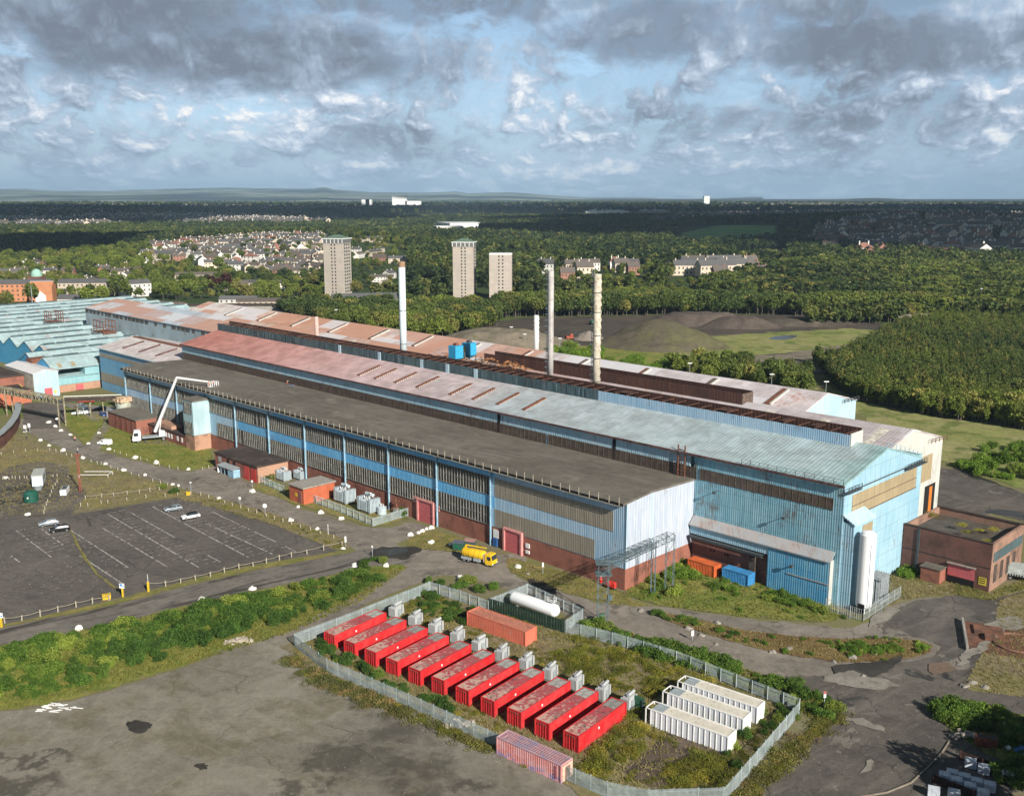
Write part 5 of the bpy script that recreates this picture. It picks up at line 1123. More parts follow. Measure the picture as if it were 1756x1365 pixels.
# ================================================================== CONTAINERS
def corrugated_box(L, Wd, H, mats, pitch=.30, depth=.05, roof_corr=False, end_ribs=True):
    """returns (sides, roof, frame) builders, x along the length 0..L, y 0..Wd"""
    s = MB()
    def wallc(p, q, z0, z1, pt=pitch, dp=depth):
        p, q = Vector(p), Vector(q); Ld = (q - p).length; d = (q - p) / Ld; nn = Vector((d.y, -d.x, 0)); n = max(2, int(Ld / pt)); w = Ld / n; prev = None
        for j in range(n):
            t = [(0, 0), (.35, 0), (.5, -1), (.85, -1), (1, 0)]
            for (a_, oa), (b_, ob) in zip(t, t[1:]):
                A_ = p + d * w * (j + a_) + nn * dp * oa; B_ = p + d * w * (j + b_) + nn * dp * ob
                s.add([(*A_.xy, z0), (*B_.xy, z0), (*B_.xy, z1), (*A_.xy, z1)], [(0, 1, 2, 3)])
    wallc((0, 0, 0), (L, 0, 0), .15, H - .1); wallc((L, 0, 0), (L, Wd, 0), .15, H - .1); wallc((L, Wd, 0), (0, Wd, 0), .15, H - .1); wallc((0, Wd, 0), (0, 0, 0), .15, H - .1, .42, .07 if end_ribs else .0)
    f = MB()
    for x in (0, L):
        for y in (0, Wd): f.box(x - .09, x + .09, y - .09, y + .09, 0, H)
    for z in (0, H - .12):
        f.box(.09, L - .09, -.06, .06, z, z + .15); f.box(.09, L - .09, Wd - .06, Wd + .06, z, z + .15); f.box(-.06, .06, .09, Wd - .09, z, z + .15); f.box(L - .06, L + .06, .09, Wd - .09, z, z + .15)
    r = MB()
    if roof_corr:
        n = int(L / .42)
        for j in range(n):
            x0, x1 = L * j / n, L * (j + 1) / n; xm = x0 + (x1 - x0) * .5
            r.add([(x0, .05, H - .02), (xm, .05, H - .02), (xm, Wd - .05, H - .02), (x0, Wd - .05, H - .02)], [(0, 1, 2, 3)])
            r.add([(xm, .05, H - .10), (x1, .05, H - .10), (x1, Wd - .05, H - .10), (xm, Wd - .05, H - .10)], [(0, 1, 2, 3)])
            r.add([(xm, .05, H - .10), (xm, .05, H - .02), (xm, Wd - .05, H - .02), (xm, Wd - .05, H - .10)], [(0, 1, 2, 3)])
    else: r.box(.06, L - .06, .06, Wd - .06, H - .12, H - .01)
    return s, r, f
def red_paint():
    m, k, b = newmat('container_red'); co = coord(k); rn = k.node('ShaderNodeObjectInfo').outputs['Random']; x, y, z = k.sep(co)
    v = k.vmath('ADD', co, k.comb(k.math('MULTIPLY', rn, 70.0), k.math('MULTIPLY', rn, 31.0), 0.0)); n = k.noise(v, .55, 6, .65)
    c = k.mix(k.ramp(n, .35, .7), (.60, .022, .028), (.55, .055, .055)); s_ = k.noise(k.comb(k.math('ADD', k.math('MULTIPLY', k.math('ADD', x, y), 1.8), k.math('MULTIPLY', rn, 50.0)), k.math('MULTIPLY', z, .25), rn), 1.0, 6, .7)
    c = k.mix(k.math('MULTIPLY', k.ramp(s_, .58, .72), .55), c, (.22, .045, .035)); c = k.mix(1.0, c, k.mix(k.math('FRACT', k.math('MULTIPLY', rn, 13.7)), (.84, .84, .84), (1.06, 1.12, 1.12)), 'MULTIPLY')
    c = k.mix(k.math('MULTIPLY', k.math('SUBTRACT', 1.0, k.ramp(z, .05, .5)), .45), c, (.16, .07, .045))
    px = k.math('LESS_THAN', k.math('FRACT', k.math('DIVIDE', x, 1.6)), .03); c = k.mix(k.math('MULTIPLY', px, .45), c, (.12, .01, .012))
    k.put(b, 'Base Color', c); b.inputs['Roughness'].default_value = .55; b.inputs['Specular IOR Level'].default_value = .12; return m
RED = red_paint()
def red_roof():
    m, k, b = newmat('faded_red_roof'); co = coord(k)
    rn = k.node('ShaderNodeObjectInfo').outputs['Random']; v = k.vmath('ADD', co, k.comb(k.math('MULTIPLY', rn, 90.0), k.math('MULTIPLY', rn, 37.0), 0.0))
    x, y, z = k.sep(co)
    n = k.noise(v, .9, 7, .7, .2); n2 = k.noise(v, 1.4, 6, .7, .2, off=(40, 3, 1)); n3 = k.noise(v, .35, 3, .5, off=(4, 30, 1)); n4 = k.noise(v, 3.5, 3, .6, off=(4, 3, 8))
    c = k.mix(k.ramp(n, .35, .6), (.42, .06, .075), (.30, .10, .10))
    c = k.mix(k.ramp(k.math('ADD', k.math('MULTIPLY', n2, .7), k.math('MULTIPLY', k.math('SUBTRACT', 1.0, k.ramp(x, 0, 9, False)), .12)), .40, .47), c, (.50, .34, .28))
    c = k.mix(k.math('MULTIPLY', k.ramp(n3, .56, .62), k.ramp(n2, .5, .6)), c, (.10, .05, .05))
    c = k.mix(k.ramp(n4, .66, .7), c, (.62, .50, .45))
    k.put(b, 'Base Color', c); b.inputs['Roughness'].default_value = .8; b.inputs['Specular IOR Level'].default_value = .15
    return m
REDR = red_roof(); GREYR = plain('grey_panel_roof', (.30, .29, .27), .8, var=.3, scale=1.2, dirt=(.15, .13, .12), rnd=.2)
L_, W_, H_ = 12.75, 2.6, 2.75
s, r, f = corrugated_box(L_, W_, H_, None, pitch=.6, depth=.02)
ordn = ['first red container of the row, by the track fence', 'second red container from the track fence', 'third red container from the track fence', 'fourth red container from the track fence', 'fifth red container from the track fence', 'sixth and middle red container of the row',
        'fifth red container from the white containers', 'fourth red container from the white containers', 'third red container from the white containers', 'next-to-last red container, beside the end one', 'last red container of the row, nearest the white containers']
a0_, a1_ = G(574.2, 1114.7), G(991.7, 1291.8); cang = math.radians(51.9)
rc = root('shipping_container', ordn[0], 'container', a0_, cang, 'row of red containers')
# local: x along length from the near end; y to the left (0..W)
s.build('side_panels', RED, rc, fix=False); r.box(L_ - 2.9, L_ - .3, .25, W_ - .25, H_ - .01, H_ + .03, 1); rf_ = r.build('roof', [REDR, GREYR], rc, fix=True); f.build('frame', RED, rc)
m = MB()
for y in (.55, 1.0, 1.55, 2.05): m.tube((-.12, y, .25), (-.12, y, H_ - .3), .03, 4)
m.build('lock_rods', RED, rc)
m = MB(); m.box(-.1, -.06, .5, 2.1, H_ - .55, H_ - .35); m.build('vent_slot', M['rustsolid'], rc)
m = MB(); m.box(5.0, 5.3, -.14, -.05, 1.7, 2.0); m.build('placard', M['white'], rc)
for i in range(11):
    p = a0_.lerp(a1_, i / 10)
    if i == 0: continue
    copy_tree(rc, p, cang + R.uniform(-.012, .012), ordn[i])
# transformers beside each red container
M['tx_white'] = plain('transformer_white', (.42, .44, .45), .45, var=.06, dirt=(.35, .33, .30), dirt_amt=.1)
def transformer(name, label, loc, rz, group=None, s=1.0):
    t = root(name, label, 'transformer', loc, rz, group)
    m = MB(); m.box(-.7, .7, -.5, .5, .3, 2.1); m.build('body', M['tx_white'], t)
    for x in (-1.15, .75):
        m = MB(); n = 7
        for j in range(n): m.box(x, x + .42, -.62 + j * .2, -.62 + j * .2 + .07, .5, 1.95)
        m.build('radiator', M['tx_white'], t)
    m = MB()
    for j in range(3): m.lathe([(.1, 2.1), (.14, 2.2), (.07, 2.3), (.13, 2.38), (.05, 2.55)], 8, (-.45 + j * .42, .15, 0))
    m.build('bushings', M['tx_white'], t)
    m = MB(); m.tube((-.8, -.3, 2.45), (.8, -.3, 2.45), .22, 10); m.build('conservator', M['tx_white'], t)
    m = MB(); m.box(-.3, .3, -.72, -.5, .5, 1.5); m.build('control_box', M['galv'], t)
    m = MB(); m.box(-1.0, 1.0, -.55, .55, 0, .3); m.build('plinth', M['concrete'], t)
    if s != 1: t.scale = (s,) * 3
    return t
txs = ['transformer opposite the first red container', 'transformer opposite the second red container', 'transformer opposite the third red container', 'transformer opposite the fourth red container', 'transformer opposite the fifth red container', 'transformer opposite the sixth, middle red container', 'transformer fifth from the white containers end', 'transformer fourth from the white containers end', 'transformer third from the white containers end', 'transformer next to the last one in its row', 'last transformer of the row, with a dark green panel beside it']
TXP = [(680, 1058), (713, 1073), (748, 1087), (785, 1102), (823, 1117), (861, 1133), (903, 1148), (944, 1165), (988, 1182), (1034, 1199), (1078, 1216)]
tx0 = transformer('transformer', 'white ribbed ' + txs[0], G(*TXP[0]), cang + .1, 'white transformers behind the red containers', 1.18)
for p_, l_ in list(zip(TXP, txs))[1:]: copy_tree(tx0, G(*p_), cang + .1 + R.uniform(-.1, .1), 'white ribbed ' + l_)
gp = root('hoarding', 'dark green panel standing beside the last transformer', 'panel', G(1092, 1216), cang)
m = MB(); m.box(-.1, .1, -1.3, 1.3, 0, 2.3); m.build('sheet', plain('panel_green', (.03, .10, .06)), gp); m = MB(); m.box(-.3, -.1, -1.2, -1.05, 0, 2.0); m.build('prop', M['steel_dark'], gp)
# salmon container
SAL = plain('container_salmon', (.60, .16, .10), .6, var=.1, scale=.5, dirt=(.50, .24, .18), dirt_amt=.3)
s, r, f = corrugated_box(14.0, 3.1, 2.8, None, pitch=.6, depth=.02, roof_corr=True)
p = G(900.7, 1108.5); sc_ = root('salmon_container', 'long salmon-orange container with a ribbed roof, alone between the transformers and the green wall', 'container', p, math.radians(180 - 40.1))
# x runs from the near corner back to the left; y towards the far side must be mirrored
for mm in (s, r, f): mm.xf(Matrix.Scale(-1, 4, (0, 1, 0)))
s.build('side_panels', SAL, sc_, fix=False); r.build('roof', plain('salmon_roof', (.62, .26, .18), .7, var=.2, dirt=(.35, .13, .09)), sc_, fix=False); f.build('frame', SAL, sc_)
# pink corrugated container in the yard
def pinkmat():
    m, k, b = newmat('container_pink'); co = coord(k); x, y, z = k.sep(co)
    n = k.noise(co, .6, 6, .7); n2 = k.noise(k.comb(k.math('MULTIPLY', x, .7), k.math('MULTIPLY', y, .7), k.math('MULTIPLY', z, 1.2)), 1.0, 6, .7, off=(4, 1, 1))
    c = k.mix(k.ramp(n, .35, .65), (.55, .20, .18), (.58, .33, .34))
    lowz = k.math('SUBTRACT', 1.0, k.ramp(z, .2, 1.3)); top = k.ramp(z, 2.5, 2.62)
    f = k.math('MULTIPLY', k.ramp(n2, .46, .60), k.math('ADD', k.math('MULTIPLY', lowz, .9), k.math('MULTIPLY', top, .8), None, True))
    c = k.mix(f, c, (.15, .20, .38))
    c = k.mix(k.math('MULTIPLY', top, .5), c, (.48, .36, .42))
    k.put(b, 'Base Color', c); b.inputs['Roughness'].default_value = .75; b.inputs['Specular IOR Level'].default_value = .2
    return m
PK = pinkmat(); s, r, f = corrugated_box(11.6, 2.45, 2.75, None, pitch=.33, depth=.06, roof_corr=True, end_ribs=False)
for mm in (s, r, f): mm.xf(Matrix.Scale(-1, 4, (0, 1, 0)))
pk = root('pink_container', 'faded pink corrugated container with an open end, outside the fence in the yard', 'container', G(961.8, 1343), math.radians(180 - 40.2))
s.build('side_panels', PK, pk, fix=False); r.build('roof', PK, pk, fix=False); f.build('frame', PK, pk)
m = MB(); m.box(-.16, -.08, -1.9, -.7, .5, 2.2); d = m.build('opening', plain('rusty_inside', (.20, .07, .03)), pk)
m = MB(); m.box(-.2, -.1, -2.4, -1.8, .2, 2.5); m.box(-.2, -.1, -.7, -.1, .2, 2.5); m.box(-.2, -.1, -1.8, -.7, 2.2, 2.5); m.build('end_panel', plain('cream_panel', (.62, .44, .34), .7), pk)
m = MB(); rr = random.Random(9)
for i in range(9): z = 2.2 - i * .22; m.box(.7, .7 + rr.uniform(.25, .5), .03, .09, z, z + .13)
m.build('lettering', plain('faded_print', (.35, .12, .15)), pk)
# white frame containers
def white_cont(label, loc, rz, first=None):
    t = root('white_container', label, 'container', loc, rz, 'white containers in the compound')
    L, Wd, H = 12.8, 2.6, 2.9
    m = MB(); m.box(0, L, -Wd, 0, .15, H - .2); m.build('body', WM, t)
    m = MB(); n = 14
    for j in range(n + 1): x = L * j / n; m.box(x - .05, x + .05, .0, .09, .15, H - .1); m.box(x - .05, x + .05, -Wd - .09, -Wd, .15, H - .1)
    m.build('rib', WM2, t)
    m = MB(); m.box(.2, L - 1.9, -Wd + .12, -.12, H - .2, H - .05); m.build('roof', WR, t)
    m = MB(); m.box(L - 1.9, L, -Wd + .12, -.12, H - .2, H - .04); m.build('cover_plate', M['galv'], t)
    m = MB(); m.box(0, L, -.12, .06, H - .12, H + .02); m.box(0, L, -Wd - .06, -Wd + .12, H - .12, H + .02); m.box(-.06, .1, -Wd, 0, H - .12, H + .02)
    for y in (-.07, -Wd + .07): m.box(L + .85, L + 1.0, y - .07, y + .07, 0, H); m.box(L, L + 1.0, y - .07, y + .07, H - .12, H); m.box(L, L + 1.0, y - .07, y + .07, 0, .2)
    m.box(L + .85, L + 1.0, -Wd, 0, H - .12, H); m.box(L + .85, L + 1.0, -Wd, 0, 0, .15); m.build('frame', WM2, t)
    m = MB(); m.box(L + .05, L + .6, -Wd + .5, -.5, .3, 1.7); m.build('unit', M['steel_grey'], t)
    m = MB(); m.box(-.1, 0, -Wd + .2, -.2, .3, H - .3); m.build('door', WM2, t)
    return t
WM = plain('container_white', (.66, .68, .72), .4, var=.05); WM2 = plain('container_frame_white', (.80, .80, .78), .4, var=.03)
WR = plain('white_roof_dirty', (.58, .54, .46), .8, var=.12, scale=.9, dirt=(.20, .17, .13), dirt_amt=.15, rnd=.1)
wr = math.radians(180 - 38.6)
white_cont('white ribbed container nearest the bare slab, first of the three', G(1247, 1294.5), wr)
w2 = G(1349 / 7.317 + 1090, 1140 + 690 / 7.317, 2.7); w2.z = 0; w1 = G(1525 / 7.317 + 1090, 1140 + 548 / 7.317, 2.7); w1.z = 0
white_cont('middle one of the three white ribbed containers', w2, wr); white_cont('white ribbed container nearest the road fence, third of the three', w1, wr)
# orange and blue containers by the brick wall
def small_cont(name, label, loc, rz, L, mat, parts=True):
    s, r, f = corrugated_box(L, 2.44, 2.6, None, pitch=.38, depth=.07)
    for mm in (s, r, f): mm.xf(Matrix.Scale(-1, 4, (0, 1, 0)))
    t = root(name, label, 'container', loc, rz); s.build('side_panels', mat, t, fix=False); r.build('roof', mat[0] if isinstance(mat, list) else mat, t); f.build('frame', mat, t)
    m = MB(); [m.tube((-.12, y, .2), (-.12, y, 2.4), .035, 4) for y in (-.5, -1.0, -1.5, -2.0)]; m.build('lock_rods', mat, t); return t
OR = plain('container_orange', (.55, .12, .035), .6, var=.2, scale=.4, dirt=(.40, .10, .05)); BL = plain('container_blue', (.05, .24, .50), .5, var=.15, scale=.6, dirt=(.25, .38, .50), dirt_amt=.3)
small_cont('orange_container', 'red-orange ribbed container by the brick wall under the big blue wall', G(1224, 991.5), math.radians(180 - 45), 6.6, OR)
small_cont('blue_container', 'bright blue ribbed container with a pale roof beside the orange one', G(1282, 1007), math.radians(180 - 45), 6.1, BL)

# ================================================================== VEHICLES
TY = plain('tyre', (.02, .02, .02), .8); HUB = plain('hub', (.35, .35, .36), .35, metal=.5); GLS = plain('car_glass', (.03, .04, .05), .1, var=.1, spec=.8); LAMP = plain('headlight_lens', (.7, .7, .7), .2)
def wheel(parent, x, y, r=.33, w=.22):
    m = MB(); m.tube((x, y - w / 2, r), (x, y + w / 2, r), r, 14); o = m.build('wheel', TY, parent)
    m = MB(); e = (w / 2 + .01) * (1 if y > 0 else -1); m.tube((x, y, r), (x, y + e, r), r * .58, 10); m.build('hub', HUB, o); return o
def car(name, label, loc, rz, paint, L=4.4, Wd=1.82, H=1.55, roof=None, kind='suv', group=None):
    t = root(name, label, 'car' if kind != 'van' else 'van', loc, rz, group); h = L / 2; y = Wd / 2
    if kind == 'van':
        prof = [(-h, .35), (-h, 1.25), (-h + .15, H - .08), (-h + .5, H), (h - 1.75, H), (h - 1.05, 1.28), (h - .15, 1.02), (h, .75), (h, .35)]
    elif kind == 'hatch':
        prof = [(-h, .38), (-h + .02, .95), (-h + .25, 1.02), (h - 1.25, .98), (h - .2, .82), (h, .6), (h, .35)]
    else:
        prof = [(-h, .42), (-h + .02, 1.0), (-h + .25, 1.08), (h - 1.25, 1.05), (h - .2, .90), (h, .65), (h, .38)]
    m = MB(); n = len(prof); vs = [(x, -y, z) for x, z in prof] + [(x, y, z) for x, z in prof]
    m.add(vs, [(i, (i + 1) % n, n + (i + 1) % n, n + i) for i in range(n)] + [tuple(range(n - 1, -1, -1)), tuple(range(n, 2 * n))])
    b = m.build('body', paint, t); bv = b.modifiers.new('bevel', 'BEVEL'); bv.width = .07; bv.segments = 2
    if kind == 'van':
        m = MB(); m.box(-h + .1, h - 1.7, -y - .01, y + .01, 1.25, H - .25) if False else None
        m.add([(h - 1.72, -y + .1, H - .05), (h - 1.72, y - .1, H - .05), (h - 1.08, y - .06, 1.32), (h - 1.08, -y + .06, 1.32)], [(0, 1, 2, 3)]); m.xf(Matrix.Translation((.03, 0, .03))); m.build('windscreen', GLS, t)
        m = MB(); m.box(h - 2.4, h - 1.6, -y - .012, y + .012, 1.2, H - .22); m.build('side_window', GLS, t)
    else:
        zb = prof[2][1] - .02; x0, x1, x2, x3 = -h + .22, -h + .75, h - 2.0, h - 1.2
        m = MB(); yi = y - .06; yt = y - .26
        m.add([(x0, -yi, zb), (x3, -yi, zb), (x3, yi, zb), (x0, yi, zb), (x1, -yt, H - .06), (x2, -yt, H - .06), (x2, yt, H - .06), (x1, yt, H - .06)], [(0, 1, 5, 4), (1, 2, 6, 5), (2, 3, 7, 6), (3, 0, 4, 7), (4, 5, 6, 7)]); m.build('glasshouse', GLS, t)
        m = MB(); m.box(x1 - .08, x2 + .06, -yt - .03, yt + .03, H - .07, H); r_ = m.build('roof', roof or paint, t); bv = r_.modifiers.new('bevel', 'BEVEL'); bv.width = .03
        m = MB()
        for k_ in (-1, 1):
            for xa, xb in ((x0, x1), ((x1 + x2) / 2 - .15, (x1 + x2) / 2 - .1), (x3, x2)): m.tube((xa, k_ * yi, zb), (xb, k_ * yt, H - .05), .04, 4)
        m.build('pillars', roof or paint, t)
    for x in (-h + .85, h - .85):
        for k_ in (-1, 1): wheel(t, x, k_ * (y - .08), .36 if kind == 'suv' else .32)
    for k_ in (-1, 1):
        m = MB(); m.box(h - .12, h + .01, k_ * (y - .3) - .2, k_ * (y - .3) + .2, .62, .78); m.build('headlight', LAMP, t)
        m = MB(); m.box(-h - .01, -h + .06, k_ * (y - .2) - .12, k_ * (y - .2) + .12, .75, .98); m.build('tail_light', plain('tail_red', (.4, .02, .02)) if 'tail_red' not in bpy.data.materials else bpy.data.materials['tail_red'], t)
        m = MB(); m.box(h - 1.75, h - 1.6, k_ * y, k_ * (y + .16), 1.0, 1.15); m.build('mirror', paint, t)
    m = MB(); m.box(h - .02, h + .02, -.45, .45, .42, .62); m.build('grille', M['black'], t)
    m = MB(); m.box(-h + .2, h - .2, -y + .1, y - .1, .22, .45); m.build('underbody', M['black'], t)
    return t
PS = plain('paint_silver', (.26, .30, .34), .35, var=.03, metal=.3, spec=.4); PW = plain('paint_white_car', (.80, .81, .82), .25, var=.02, spec=.5); PB = plain('paint_black', (.012, .013, .015), .4, var=.05, spec=.25); PG = plain('paint_blue_car', (.03, .08, .30), .25, spec=.5)
car('parked_car', 'light silver-blue car facing left near the top of the car park', G(297, 876), math.radians(180 + 30), PS)
car('parked_car', 'white car with a black roof beside the silver-blue one in the car park', G(327, 889), math.radians(180 + 33), PW, roof=PB)
car('parked_car', 'silver estate car half hidden behind the black one', G(84, 901), math.radians(180 + 27), PS, L=4.6)
car('parked_car', 'black car in front of the silver estate in the car park', G(103, 911), math.radians(180 + 27), PB, L=4.6)
car('parked_van', 'white van on the grass beside the road, front towards the gate', G(180, 763), math.radians(180 - 18), PW, 4.6, 1.85, 1.9, kind='van')
car('parked_van', 'white van parked nose-out in the entrance yard', G(147, 709), math.radians(-55), PW, 5.2, 2.0, 2.4, kind='van')
car('parked_car', 'small white car half behind the white van in the entrance yard', G(133, 711), math.radians(200), PW, 4.0, 1.7, 1.45, kind='hatch')
car('parked_car', 'blue hatchback in the entrance yard', G(178, 714), math.radians(-50), PG, 4.2, 1.8, 1.5, kind='hatch')
car('parked_car', 'dark car in the shade behind the blue hatchback', G(172, 703), math.radians(200), PB, 4.4, 1.8, 1.5, kind='hatch')
car('parked_van', 'grey-green van behind the white one in the entrance yard', G(141, 701), math.radians(-40), plain('paint_grey', (.28, .33, .32), .4), 4.6, 1.8, 1.9, kind='van')
for (px, py), w_, lb in (((148, 692), 3.2, 'red trailer frame with a raised tray behind the parked vans'), ((178, 688), 2.4, 'small red trailer by the pipe rack, right of the other')):
    t = root('red_trailer', lb, 'trailer', G(px, py), .2); m = MB(); m.box(-w_, w_, -1, 1, .8, 1.1); m.box(-w_, w_, -1, -.9, 1.1, 1.6); m.build('bed', plain('trailer_red', (.50, .06, .03)), t)
    for x in (-w_ * .6, w_ * .6):
        for y in (-.9, .9): wheel(t, x, y, .4)
# generic lorry chassis
def lorry(name, label, loc, rz, cabm, L=9, cat='lorry'):
    t = root(name, label, cat, loc, rz); x0 = -L / 2; x1 = L / 2
    m = MB(); prof = [(x1 - 2.1, .55), (x1 - 2.1, 3.0), (x1 - 1.9, 3.15), (x1 - .45, 3.1), (x1 - .08, 1.7), (x1, 1.2), (x1, .5)]
    n = len(prof); m.add([(x, -1.2, z) for x, z in prof] + [(x, 1.2, z) for x, z in prof], [(i, (i + 1) % n, n + (i + 1) % n, n + i) for i in range(n)] + [tuple(range(n - 1, -1, -1)), tuple(range(n, 2 * n))])
    c = m.build('cab', cabm, t); bv = c.modifiers.new('bevel', 'BEVEL'); bv.width = .08; bv.segments = 2
    m = MB(); m.add([(x1 - .38, -1.05, 2.8), (x1 - .38, 1.05, 2.8), (x1 - .06, 1.05, 1.72), (x1 - .06, -1.05, 1.72)], [(0, 1, 2, 3)]); m.xf(Matrix.Translation((.04, 0, .03))); m.build('windscreen', GLS, c)
    m = MB(); m.box(x1 - 1.5, x1 - .5, -1.215, -1.205, 1.75, 2.65); m.box(x1 - 1.5, x1 - .5, 1.205, 1.215, 1.75, 2.65); m.build('side_window', GLS, c)
    m = MB(); m.box(x0, x1 - .4, -.45, .45, .75, 1.05); m.box(x1 - .15, x1 + .1, -1.2, 1.2, .4, .75); m.build('chassis', M['steel_dark'], t)
    for x in ((x1 - 1.4), (x0 + 2.4), (x0 + 1.1)) if L > 8 else ((x1 - 1.4), (x0 + 1.6)):
        for y in (-1.0, 1.0): wheel(t, x, y, .5, .32)
    for y in (-.95, .95): m = MB(); m.box(x1 + .0, x1 + .12, y - .18, y + .18, .75, .95); m.build('headlight', LAMP, t)
    for y in (-1.4, 1.4): m = MB(); m.box(x1 - .5, x1 - .4, y - .12, y + .12, 1.9, 2.5); m.build('mirror', M['black'], t)
    return t, x0, x1
YL = plain('tanker_yellow', (.72, .46, .02), .4, var=.08, scale=1.2, dirt=(.62, .30, .02), dirt_amt=.1)
tk, x0, x1 = lorry('tanker_lorry', 'yellow tank lorry with a boom over its barrel, on the road by the pink shutters', (-7.3, 210.6, 0), math.radians(-31), YL, 9.2); tk.scale = (.9, .9, .9)
m = MB(); m.lathe([(.3, -3.2), (1.0, -3.1), (1.15, -2.8), (1.15, 2.8), (1.0, 3.1), (.3, 3.2)], 20); m.xf(Matrix.Rotation(math.pi / 2, 4, 'Y')); m.xf(Matrix.Translation((-1.3, 0, 2.25))); m.build('barrel', YL, tk, smooth=True)
m = MB(); [m.lathe([(1.19, z), (1.19, z + .12)], 20) for z in (-2.2, -.8, .6, 2.0)]; m.xf(Matrix.Rotation(math.pi / 2, 4, 'Y')); m.xf(Matrix.Translation((-1.3, 0, 2.25))); m.build('barrel_band', plain('tanker_orange', (.62, .34, .02), .5), tk)
m = MB(); m.tube((-4.0, 0, 3.2), (-3.6, 0, 4.0), .25, 8); m.tube((-3.6, 0, 4.0), (2.2, .2, 4.15), .2, 8, .12); m.build('boom', YL, tk)
m = MB(); m.box(-4.3, -1.5, -1.25, -.95, .8, 1.4); m.box(-4.3, -1.5, .95, 1.25, .8, 1.4); m.box(-.8, 1.2, -1.25, -.95, .8, 1.5); m.build('side_locker', M['galv'], tk)
m = MB(); m.box(2.0, 2.35, -1.1, 1.1, 1.0, 2.9); m.build('pump_unit', plain('pump_pink', (.55, .38, .30)), tk)
tr, x0, x1 = lorry('platform_truck', 'white aerial platform truck with its boom raised over the long shed', (-117.6, 322.6, 0), math.radians(180 + 22), PW, 10.0, 'truck')
tr.scale = (1.25, 1.25, 1.25)
m = MB(); m.box(-5, 2.6, -1.2, 1.2, 1.05, 1.3); m.build('deck', M['galv'], tr)
m = MB(); m.box(-3.4, -1.6, -.7, .7, 1.3, 2.6); m.build('turntable', M['white'], tr)
for x in (-4.4, 1.8):
    for y in (-1, 1): m = MB(); m.box(x - .12, x + .12, y * 1.2, y * 2.3, .5, .7); m.box(x - .15, x + .15, y * 2.2, y * 2.5, 0, .7); m.build('outrigger', M['steel_dark'], tr)
m = MB(); m.box(-5.6, -4.9, -1.1, 1.1, .6, 2.0); m.build('rear_locker', M['rustsolid'], tr)
bt = Matrix.Translation(tr.location) @ Matrix.Rotation(tr.rotation_euler.z, 4, 'Z') @ Matrix.Scale(1.25, 4); inv = bt.inverted()
base = PY(266, 741, 324.5); base.z = max(base.z, 2.6); bk = G(357, 655, 20.6)
el = None
for t_ in [i / 200 for i in range(201)]:
    P_ = base.lerp(bk, t_); q = PY(303, 648, P_.y)
    if el is None or abs(q.x - P_.x) < el[0]: el = (abs(q.x - P_.x), q)
el = el[1]
m = MB(); m.tube(inv @ base, inv @ el, .48, 6, .34); m.tube(inv @ el, inv @ bk, .34, 6, .24); m.tube(inv @ (base + Vector((1.6, -.5, -.2))), inv @ base.lerp(el, .3), .12, 6); m.build('boom', M['white'], tr)
m = MB(); B0_ = inv @ bk; m.tube(B0_, B0_ + Vector((-.3, 0, -.9)), .2, 6); m.build('jib', plain('jib_orange', (.45, .12, .04)), tr)
m = MB(); c_ = B0_ + Vector((-1.2, 0, -1.2)); railing(m, [c_ + Vector(v) for v in ((-1.3, -.7, 0), (1.3, -.7, 0), (1.3, .7, 0), (-1.3, .7, 0), (-1.3, -.7, 0))], 1.2, .5, .045); m.box(c_.x - 1.3, c_.x + 1.3, c_.y - .7, c_.y + .7, c_.z - .05, c_.z); m.build('basket', M['white'], tr)
basket_floor = bt @ c_
# grey-green machine at the far right
gv, x0, x1 = lorry('grey_machine', 'grey-white tracked wagon body standing beside the dark brick block, cut by the right edge', G(1756, 995), math.radians(-28), plain('machine_grey', (.42, .46, .46), .5, var=.15), 10, 'wagon')
m = MB(); m.box(-5, 2.6, -1.3, 1.3, 1.1, 3.3, taper=.9); m.build('body', plain('wagon_pale', (.40, .44, .43), .5, var=.2, dirt=(.2, .18, .15)), gv)
m = MB()
for i in range(16): m.box(-5 + i * .5, -4.8 + i * .5, -1.36, -1.3, .9, 1.5)
m.build('undergear', M['black'], gv)
# ================================================================== BOULDERS, POSTS, SIGNS, PEOPLE
def blob_mesh(seed, flat=.7, n=2):
    bm = bmesh.new(); bmesh.ops.create_icosphere(bm, subdivisions=n, radius=1); r = random.Random(seed); off = Vector((r.uniform(0, 9),) * 3)
    from mathutils import noise as mn
    for v in bm.verts:
        k_ = 1 + mn.noise(v.co * 1.3 + off) * .55; v.co *= k_; v.co.z = max(-.2, v.co.z) * flat
    me = bpy.data.meshes.new('rock'); bm.to_mesh(me); bm.free(); return me
STW = plain('whitewashed_stone', (.74, .72, .66), .8, var=.12, dirt=(.42, .38, .3)); STG = plain('grey_stone', (.26, .24, .21), .9, var=.25)
rocks = [blob_mesh(i) for i in range(4)]
for me in rocks: me.materials.append(STW)
rocks_g = [blob_mesh(i + 10) for i in range(3)]
for me in rocks_g: me.materials.append(STG)
def Z0(ox, oy, sc, pts): return [(ox + x / sc, oy + y / sc) for x, y in pts]
RK = Z0(0, 560, 6.204, [(520, 1025), (600, 990), (590, 1065), (650, 1110), (750, 1155), (1055, 1140), (1440, 1105), (940, 1250), (430, 1215), (525, 1270), (675, 1320), (1160, 1310), (265, 1120)])
RK += Z0(0, 750, 3.512, [(245, 20), (500, 126), (635, 162), (745, 200), (873, 230), (1040, 285), (1318, 370), (815, 125), (942, 158), (1135, 195), (1520, 328), (168, 468), (35, 248), (1520, 915), (1213, 980), (712, 1108)])
RK += Z0(350, 750, 4.746, [(395, 445), (765, 568), (950, 615), (1115, 665), (708, 682), (920, 750)])
